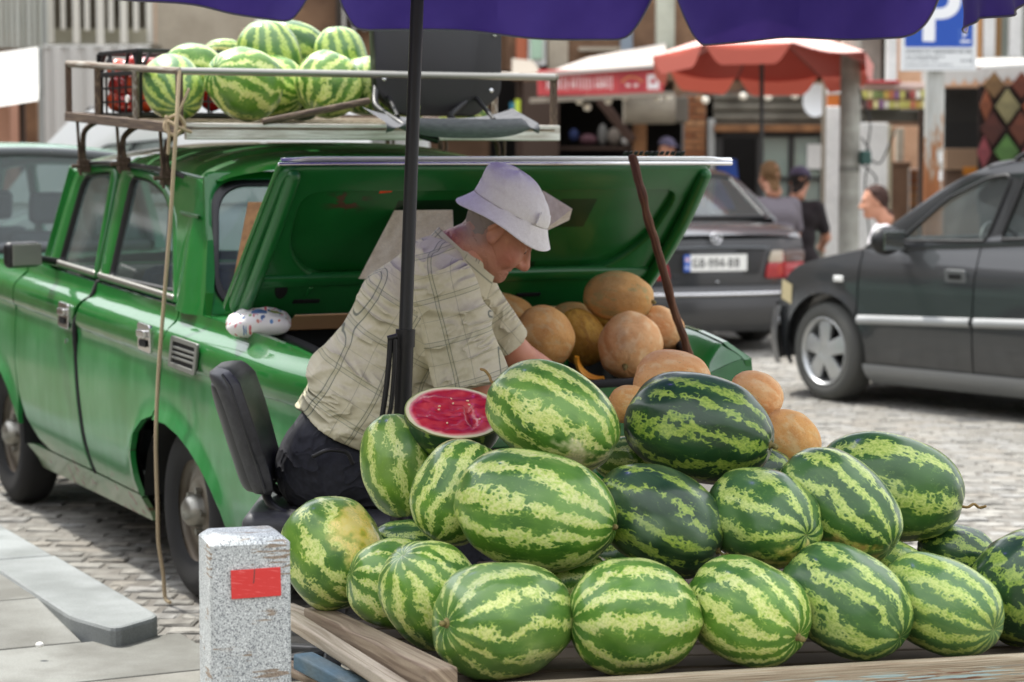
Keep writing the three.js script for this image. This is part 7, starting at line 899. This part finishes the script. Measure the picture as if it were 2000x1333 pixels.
    const p = at(1052, 190, 23.4), q = at(1294, 132, 24.2), L = hypot(q[0] - p[0], q[2] - p[2]), g = box(L, 0.26, 0.05, 0.004); { const A = g.attributes.position, U = g.attributes.uv; for (let i = 0; i < A.count; i++) U.setXY(i, A.getX(i) / L + 0.5, A.getY(i) / 0.26 + 0.5); } const b = part('board', g, std(null, 0.6, { map: draw }), t); b.position.set((p[0] + q[0]) / 2, at(1172, 161, 23.8)[1], (p[2] + q[2]) / 2); b.rotation.y = atan2(p[2] - q[2], q[0] - p[0]) * 1; b.rotation.z = 0.02;
    const a = at(1056, 146, 23.3), c = at(1300, 128, 24.1), d = at(1300, 84, 25.6), e = at(1150, 112, 25.6); part('roof', [surf(6, 6, (u, v) => [0, 1, 2].map((i) => lerp(lerp(a[i], c[i], u), lerp(e[i], d[i], u), v))), bar(a, c, 0.06, 0.04)], std(0xb4aca4, 0.8), t); P('soffit', bar(at(1052, 196, 23.6), at(1296, 184, 24.3), 0.4, 0.05), m0(0x8d8476), t); }
  { const t = T('little_roof', 'small grey tiled porch roof between the black chair back and the red sign', 'roof'); const a = at(1000, 152, 24.5), b = at(1062, 146, 24.5), c = at(1040, 118, 25.4), d = at(1000, 114, 25.4); part('tiles', surf(6, 6, (u, v) => [0, 1, 2].map((i) => lerp(lerp(a[i], b[i], u), lerp(d[i], c[i], u), v))), m0(0x8b8377), t); P('eaves', bar(a, b, 0.05, 0.05), D.timber, t); P('porch_post', toGround(1008, 152, 1022, 24.8, 0.1), D.timberD, t); P('poster', blk(996, 200, 1016, 240, 24.2, 0.01, 0), m0(0x3c7a9a), t); P('poster_edge', blk(1006, 194, 1016, 245, 24.15, 0.01, 0), m0(0xc8dc4a), t); P('porch_wall', toGround(1018, 160, 1092, 26.5, 0.1), m0(0x4a3b31), t); }
  // string of bulbs
  { const t = T('bulb_string', 'string of round white bulbs hanging along the shop fronts', 'bulb string'), B = [[1132, 197, 24], [1150, 188, 24], [1147, 209, 24], [1188, 197, 24.1], [1220, 189, 24.2], [1285, 192, 24.4], [1304, 190, 24.5], [1378, 196, 24.4], [1452, 188, 24.5], [1501, 190, 24.6], [1553, 187, 24.8]]; part('wire', tube([[1050, 192, 23.9], ...B.map(([x, y, d]) => [x, y - 10, d]), [1610, 175, 25]].map((q) => at(...q)), 0.006, 80, 5), M.black, t); for (const b of B) { const p = at(...b), m = part('bulb', mv(new THREE.SphereGeometry(0.042, 16, 12), ...p), phys(0xf6efdc, 0.25, { clearcoat: 0.6 }), t); part('socket', mv(cyl(0.016, 0.02, 0.05, 10), p[0], p[1] + 0.055, p[2]), M.black, m); } }
  // orange parasol: sunlight painted into the pale top, orange layer added beneath
  { const p = at(1492, 118, 20), t = thing('orange_parasol', 'faded orange parasol with a sunlit paleness painted on top, in front of the shops', 'parasol', [p[0], 0, p[2]]), H0 = p[1], R0 = 0.98, tilt = 0.115, top = std(0xe2b4aa, 0.9), coral = phys(0xd06a58, 0.9, { transmission: 0.3, thickness: 0 }), cl = phys(0xc8452f, 0.9, { transmission: 0.35, thickness: 0 }), pt = (a, r, y) => { const x = r * sin(a), z = r * cos(a); return [x, H0 + y + z * tilt - 0.02 * x, z]; };
    const pole = rod([0.0, 0, 0], [-0.02, H0 + 0.42, 0], 0.02); part('pole', pole, m0(0x3a3b38, 0.5), t);
    for (let k = 0; k < 8; k++) { const a0 = (k * 45 + 8) * RD, a1 = a0 + 45 * RD; part('canopy_panel', surf(8, 8, (u, v) => { const A = pt(a0, R0, 0), B = pt(a1, R0, 0), q = [0, 1, 2].map((i) => lerp(A[i], B[i], u)), h = [0, H0 + 0.36, 0]; return [0, 1, 2].map((i) => lerp(q[i], h[i], v) - (i === 1 ? 0.04 * sin(PI * u) * (1 - v) : 0)); }), top, t); part('added_lining', surf(8, 8, (u, v) => { const A = pt(a0, R0, -0.012), B = pt(a1, R0, -0.012), q = [0, 1, 2].map((i) => lerp(A[i], B[i], u)), h = [0, H0 + 0.335, 0]; return [0, 1, 2].map((i) => lerp(q[i], h[i], v) - (i === 1 ? 0.04 * sin(PI * u) * (1 - v) : 0)); }), cl, t); if (k !== 0) part('flap', surf(16, 4, (u, v) => { const A = pt(a0, R0 * 1.005, -0.005), B = pt(a1, R0 * 1.005, -0.005), q = [0, 1, 2].map((i) => lerp(A[i], B[i], lerp(0.02, 0.98, u))); q[1] -= v * 0.17 * pow(sst(0, 0.2, min(u, 1 - u)), 0.6); return q; }), coral, t); part('rib', rod(pt(a0, R0, -0.01), [0, H0 + 0.34, 0], 0.007), m0(0x4a4a48), t); }
    part('foot', mv(cyl(0.22, 0.24, 0.08, 24), 0, 0.04, 0), m0(0x55534e), t); }
  // white panels, poles, cables
  { const t = T('white_door', 'white weathered door panel standing between the shop window and the utility pole', 'door'); P('panel', toGround(1612, 208, 1648, 21.5, 0.06), D.white, t); P('edge_post', toGround(1608, 140, 1615, 21.4, 0.05), m0(0x857d6e), t); P('top_box', blk(1616, 158, 1642, 184, 21.6, 0.2), D.white, t); P('orange_strip', blk(1616, 186, 1640, 212, 21.6, 0.05), m0(0xb4652a), t); }
  { const t = T('white_gate', 'white gate panel with stained plaster, behind the seated person in the white shirt', 'gate'); P('panel', toGround(1680, 240, 1736, 23.5, 0.08), D.white, t); P('hinge_post', toGround(1736, 245, 1744, 23.6, 0.08), m0(0xb0a890), t); }
  { const t = T('satellite_dish', 'round grey-white dish fixed by the shop lintel near the orange parasol', 'satellite dish'), p = at(1590, 195, 22.5); part('dish', mv(surf(30, 8, (u, v) => { const a = u * 2 * PI, r = 0.135 * v; return [r * cos(a), r * sin(a) * 1.2, 0.05 * v * v]; }, [1, 1], true), ...p, 0.1, 0.25), std(0xd3d6d6, 0.6), t); P('arm', bar([p[0], p[1], p[2] - 0.02], [p[0] + 0.12, p[1] - 0.05, p[2] - 0.1], 0.03), M.steel, t); }
  { const t = T('utility_pole', 'grey weathered concrete utility pole with cables, in front of the white door panel', 'pole'), a = at(1661, 200, 20); part('shaft', UV(mv(cyl(0.078, 0.092, 7, 18), a[0], 3.5, -20)), D.concrete, t); part('band', mv(cyl(0.092, 0.092, 0.05, 18), a[0], at(1661, 330, 20)[1], -20), m0(0x77776f), t); for (const pts of [[[1684, 270], [1700, 300], [1690, 360], [1700, 470]], [[1682, 320], [1712, 350], [1696, 410]], [[1678, 170], [1700, 240], [1690, 310]], [[1684, 300], [1716, 320], [1730, 300], [1750, 252]]]) part('cable', tube(pts.map(([x, y]) => at(x, y, 19.95)), 0.008, 24, 5), M.black, t); part('junction_box', mv(box(0.1, 0.12, 0.08, 0.02), ...at(1690, 308, 19.9), 0, 0.3), m0(0x2d4f48, 0.6), t); }
  { // parking sign
    const t = T('parking_sign', 'blue parking sign with a white P on a rusty grey pole', 'sign'), d = 18.5, a = at(1825, 250, d);
    const rustP = std(null, 0.7, { map: tex(128, 512, (u, v) => { const n = fbm(u * 8, v * 14, 3, 5), r = sst(0.62, 0.5, v + (n - 0.5) * 0.5), s = sst(0.6, 0.66, fbm(u * 4 + 7, v * 10, 9, 4)); return mix3(mix3(rgb8(196, 198, 194), rgb8(164, 164, 156), n), mix3(rgb8(166, 104, 56), rgb8(120, 74, 44), n), clamp(r + s * 0.7)); }), metalness: 0.1 });
    part('pole', mv(cyl(0.08, 0.08, 2.6, 20), a[0], 1.3, -d), rustP, t); for (const y of [322, 358]) part('sticker', mv(surf(6, 2, (u, v) => { const q = lerp(0.35, 0.95, u); return [0.0815 * sin(q), 0.08 * (v - 0.5), 0.0815 * cos(q)]; }), a[0], at(1840, y - 15, d)[1], -d), D.white, t);
    const P0 = at(1757, -20, d), P1 = at(1902, 140, d), w = P1[0] - P0[0], h = 0.86, face = canvasTex(512, 734, (c, W, H) => { c.fillStyle = '#dfe2e2'; c.fillRect(0, 0, W, H); c.fillStyle = '#1d4fae'; c.beginPath(); c.roundRect(26, 24, W - 52, 548, 14); c.fill(); c.fillStyle = '#eef0f2'; c.font = 'bold 590px sans-serif'; c.fillText('P', 96, 534, 330); c.strokeStyle = '#5c7fc0'; c.lineWidth = 5; c.strokeRect(394, 456, 82, 96); c.font = 'bold 56px sans-serif'; c.fillText('P', 412, 512); c.fillRect(402, 526, 66, 14); c.strokeStyle = '#8f9498'; c.lineWidth = 4; c.strokeRect(30, 584, W - 60, 130); const r = rng(3); c.fillStyle = '#565b60'; for (const [y, x0, x1, z] of [[594, 40, 205, 16], [594, 226, 470, 18], [630, 44, 290, 12], [654, 44, 250, 10], [656, 408, 478, 16], [686, 44, 340, 9]]) { let x = x0; while (x < x1) { const k = 5 + r() * 9; c.fillRect(x, y, k, z); x += k + 4 + (r() > 0.8 ? 8 : 0); } } });
    const g = box(w, h, 0.03, 0.006); { const A = g.attributes.position, U = g.attributes.uv; for (let i = 0; i < A.count; i++) U.setXY(i, A.getX(i) / w + 0.5, A.getY(i) / h + 0.5); } const b = part('panel', g, std(null, 0.45, { map: face }), t); b.position.set((P0[0] + P1[0]) / 2, P1[1] + h / 2, -d + 0.1); part('bracket', bx(0.3, 0.04, 0.1, a[0], P1[1] + 0.3, -d + 0.04), M.steel, t); }
  // sweet stall, drape, house with white window, awning, shutter, harlequin panel
  { const t = T('snack_stall', 'stall shelf of small colourful packets under a red edge, left of the parking sign', 'stall'); P('top_shelf', [blk(1684, 162, 1812, 174, 22.6, 0.3)], m0(0xc9b4ac), t); P('red_edge', blk(1684, 157, 1760, 163, 22.5, 0.3), m0(0xa83c40), t); const r = rng(91), cs = [0xb99a4a, 0x9c4a44, 0x7d5a7c, 0xc4bc84, 0x6f7f4a, 0xb06a4a, 0xd0ccc0, 0x5a4038, 0xb0ac5a].map((c) => m0(c, 0.6)); for (let i = 0; i < 12; i++) for (let j = 0; j < 2; j++) { const x = 1686 + i * 10.4, y = 176 + j * 19; P('packet', blk(x, y + r() * 3, x + 9, y + 17, 22.5 + r() * 0.05, 0.05, 0.008), cs[floor(r() * 9)], t); } P('drape', [blk(1684, 214, 1800, 238, 22.9, 0.1, 0.02), blk(1684, 206, 1760, 216, 22.7, 0.3, 0.04)], m0(0x57564f), t); P('stand', [toGround(1798, 172, 1808, 22.8, 0.08)], D.timberD, t); }
  { const t = T('peach_house', 'peach plastered house with a white framed window at the right picture edge', 'house'); P('wall', [blk(1752, -500, 2200, 170, 25, 0.4)], D.peach, t); P('lower_wall', [toGround(1742, 246, 1812, 25.2, 0.3)], D.peach, t); P('grey_wall', blk(1684, -500, 1722, 170, 25.6, 0.3), D.grey, t); P('gap', blk(1720, -500, 1740, 170, 25.9, 0.1), D.dark, t); P('drain_pipe', blk(1738, -300, 1752, 168, 24.95, 0.1), D.white, t); P('corner_pipe', blk(1910, -300, 1918, 130, 24.9, 0.06), m0(0xb98a5a), t);
    const w = P('window', [blk(1924, -120, 2120, -100, 24.9, 0.1), blk(1922, 112, 2120, 132, 24.9, 0.12), blk(1924, -100, 1944, 112, 24.9, 0.1), blk(1976, -100, 1996, 112, 24.88, 0.1), blk(2040, -100, 2060, 112, 24.9, 0.1)], D.white, t); P('pane', [blk(1944, -100, 2040, 112, 24.98, 0.02, 0)], phys(0x8c9288, 0.06, { clearcoat: 1 }), w); P('curtain', blk(1946, -100, 1956, 112, 24.95, 0.01, 0), m0(0x8a6a44), w); P('sill', blk(1918, 130, 2120, 138, 24.8, 0.3), D.white, t);
    const r = rng(17), bm = [D.brick, D.brick2, D.brick3, D.brown]; const pier = P('brick_pier', toGround(1778, 330, 1808, 24.6, 0.3), D.grey, t), a = at(1778, 330, 24.56), b = at(1808, 330, 24.56), bw = b[0] - a[0], bg = box(bw - 0.01, 0.07, 0.04, 0.006); for (let j = 0; j < 16; j++) { const m = part('brick', bg, bm[floor(r() * 4)], pier); m.position.set(a[0] + bw / 2, a[1] - 0.04 - j * 0.082, a[2] - 0.012 + r() * 0.006); } P('meter_post', [toGround(1742, 322, 1776, 24.3, 0.2), blk(1738, 316, 1780, 328, 24.3, 0.24)], plaster(rgb8(120, 92, 72), rgb8(92, 68, 52)), t); P('pilaster', blk(1752, 250, 1766, 316, 24.6, 0.1), D.beige, t); }
  { const t = T('dark_kiosk', 'dark kiosk with a closed slatted shutter under a white scalloped awning', 'kiosk'); for (let i = 0; i < 14; i++) P('shutter_slat', blk(1846, 176 + i * 9, 1918, 184 + i * 9, 23.5 + (i & 1) * 0.01, 0.03, 0.006), m0(i > 6 ? 0x2b2a28 : 0x33312e, 0.7), t); P('back', toGround(1842, 172, 2100, 23.9, 0.2), m0(0x211c19), t); P('counter_board', blk(1848, 290, 1914, 332, 23.3, 0.1), m0(0x9a7f66), t); P('base_board', [toGround(1846, 334, 1916, 23.4, 0.1)], m0(0x6a5648), t); P('orange_notice', blk(1882, 326, 1918, 342, 23.2, 0.02), m0(0xc07a2a), t); P('side_post', toGround(1812, 176, 1842, 23.6, 0.1), m0(0x241f1b), t);
    for (let i = 0; i < 13; i++) { const x = 1800 + i * 21; part('awning_scallop', warp(extr(roundPoly([[0, 0], [0.108, 0], [0.108, -0.1], [0.054, -0.16], [0, -0.1]], [0, 0, 0.05, 0.05, 0.05]), 0.006, 0), (u, v, w) => { const p = at(x, 150 - i * 1.3, 22.7); return [p[0] + u, p[1] + v + 0.05, p[2] + w]; }, 0.6), D.cloth, t); } const a = at(1800, 146, 22.7), b = at(2080, 130, 22.7); part('awning_top', surf(8, 3, (u, v) => [lerp(a[0], b[0], u), lerp(lerp(a[1], b[1], u), a[1] + 0.2, v * 0.7) + 0.05, lerp(-22.7, -23.8, v)]), D.cloth, t); }
  { const t = T('diamond_panel', 'dark panel set with large coloured diamond shapes, above the roof of the dark hatchback', 'panel'); P('board', [blk(1914, 166, 2090, 420, 22.6, 0.06)], m0(0x241712), t); const dm = (cx, cy, w, h, c) => { const p = at(cx, cy, 22.55), k = 22.55 / FPX; part('diamond', mv(extr([[0, -h * k / 2], [w * k / 2, 0], [0, h * k / 2], [-w * k / 2, 0]], 0.012, 0.006), ...p), plaster(c, c.map((x) => x * 0.75), 2), t); }; dm(1968, 208, 46, 66, rgb8(128, 120, 84)); dm(1966, 296, 46, 64, rgb8(74, 108, 54)); dm(1938, 252, 44, 66, rgb8(74, 38, 30)); dm(1994, 252, 44, 66, rgb8(92, 50, 34)); dm(1926, 206, 22, 60, rgb8(122, 68, 42)); dm(1922, 298, 26, 62, rgb8(122, 58, 62)); dm(1942, 166, 40, 50, rgb8(120, 92, 60)); dm(1996, 166, 40, 50, rgb8(100, 52, 36)); dm(1994, 338, 44, 60, rgb8(84, 44, 34)); dm(2022, 208, 46, 66, rgb8(150, 80, 44)); dm(2022, 296, 46, 64, rgb8(122, 58, 62)); }
  // more of the street so that the row of houses goes on beyond the frame
  { const t = T('far_row', 'plain brown rendered block closing the street behind the shops', 'building'); P('wall', [bx(30, 6, 0.5, 0, 3, -33)], D.brown, t); P('roof', bx(30.4, 0.2, 3, 0, 6.1, -34), m0(0x6b4a3a), t); }
}
// people by the shops
{ const p = (x, d) => at(x, 400, d)[0];
  figure('woman with fair pinned-up hair and a grey top, seen from behind by the shop window', { x: p(1519, 19.2), z: -19.2, turn: 200, seat: 0.5, top: [112, 106, 112], pants: [40, 38, 42], hair: [104, 76, 46], long: true, k: 1.02, lean: 0.16 });
  figure('person in black with a dusky purple cap, facing the woman in the grey top', { x: p(1556, 20.4), z: -20.4, turn: 160, seat: 0.46, top: [44, 38, 40], pants: [30, 30, 34], hair: [40, 34, 30], cap: [84, 76, 98] });
  figure('dark-haired person in a white shirt seen in profile beside the dark hatchback mirror', { x: p(1738, 17.4), z: -17.4, turn: -95, seat: 0.34, top: [226, 224, 228], pants: [60, 64, 80], hair: [58, 36, 28], lean: 0.1 });
  figure('person in a grey-purple cap inside the brick shop, above the open boot lid', { x: p(1290, 24.6), z: -24.6, turn: 30, seat: 0.82, top: [60, 50, 70], pants: [40, 40, 46], hair: [40, 34, 30], cap: [86, 80, 100], k: 0.92 });
}
// unseen houses added to shape reflections, behind the camera and left of frame
{ const t = thing('added_opposite_house', 'unseen rendered house added behind the viewpoint to shape reflections', 'house'), wall = std(0x9a8f80, 0.9), dk = std(0x2a2d30, 0.2); part('wall', bx(34, 5.6, 0.6, 2, 2.8, 11, 0), wall, t); part('roof', bx(35, 0.3, 3, 2, 5.7, 11.8, 0), std(0x6b4a3a, 0.9), t); for (let i = 0; i < 9; i++) for (const y of [1.6, 4.2]) { const w = part('window', bx(1.5, 2.0, 0.08, -12 + i * 3.5, y, 10.68, 0.01), std(0xe6e4de, 0.7), t); part('pane', bx(1.3, 1.8, 0.04, -12 + i * 3.5, y, 10.63, 0.01), dk, w); } }
{ const t = thing('added_pavement_house', 'unseen brown house added outside the left edge of the view to shape reflections', 'house'); part('wall', bx(0.6, 5.4, 26, -9.5, 2.7, -12, 0), std(0x7a6c5c, 0.9), t); part('roof', bx(2.4, 0.3, 27, -9.9, 5.5, -12, 0), std(0x55382c, 0.9), t); for (let i = 0; i < 8; i++) for (const y of [1.6, 4.1]) { const w = part('window', bx(0.08, 1.8, 1.4, -9.18, y, -23 + i * 3.2, 0.01), std(0xd8d4cc, 0.7), t); part('pane', bx(0.04, 1.6, 1.2, -9.13, y, -23 + i * 3.2, 0.01), std(0x23272a, 0.15), w); } }
renderer.render(scene, camera);
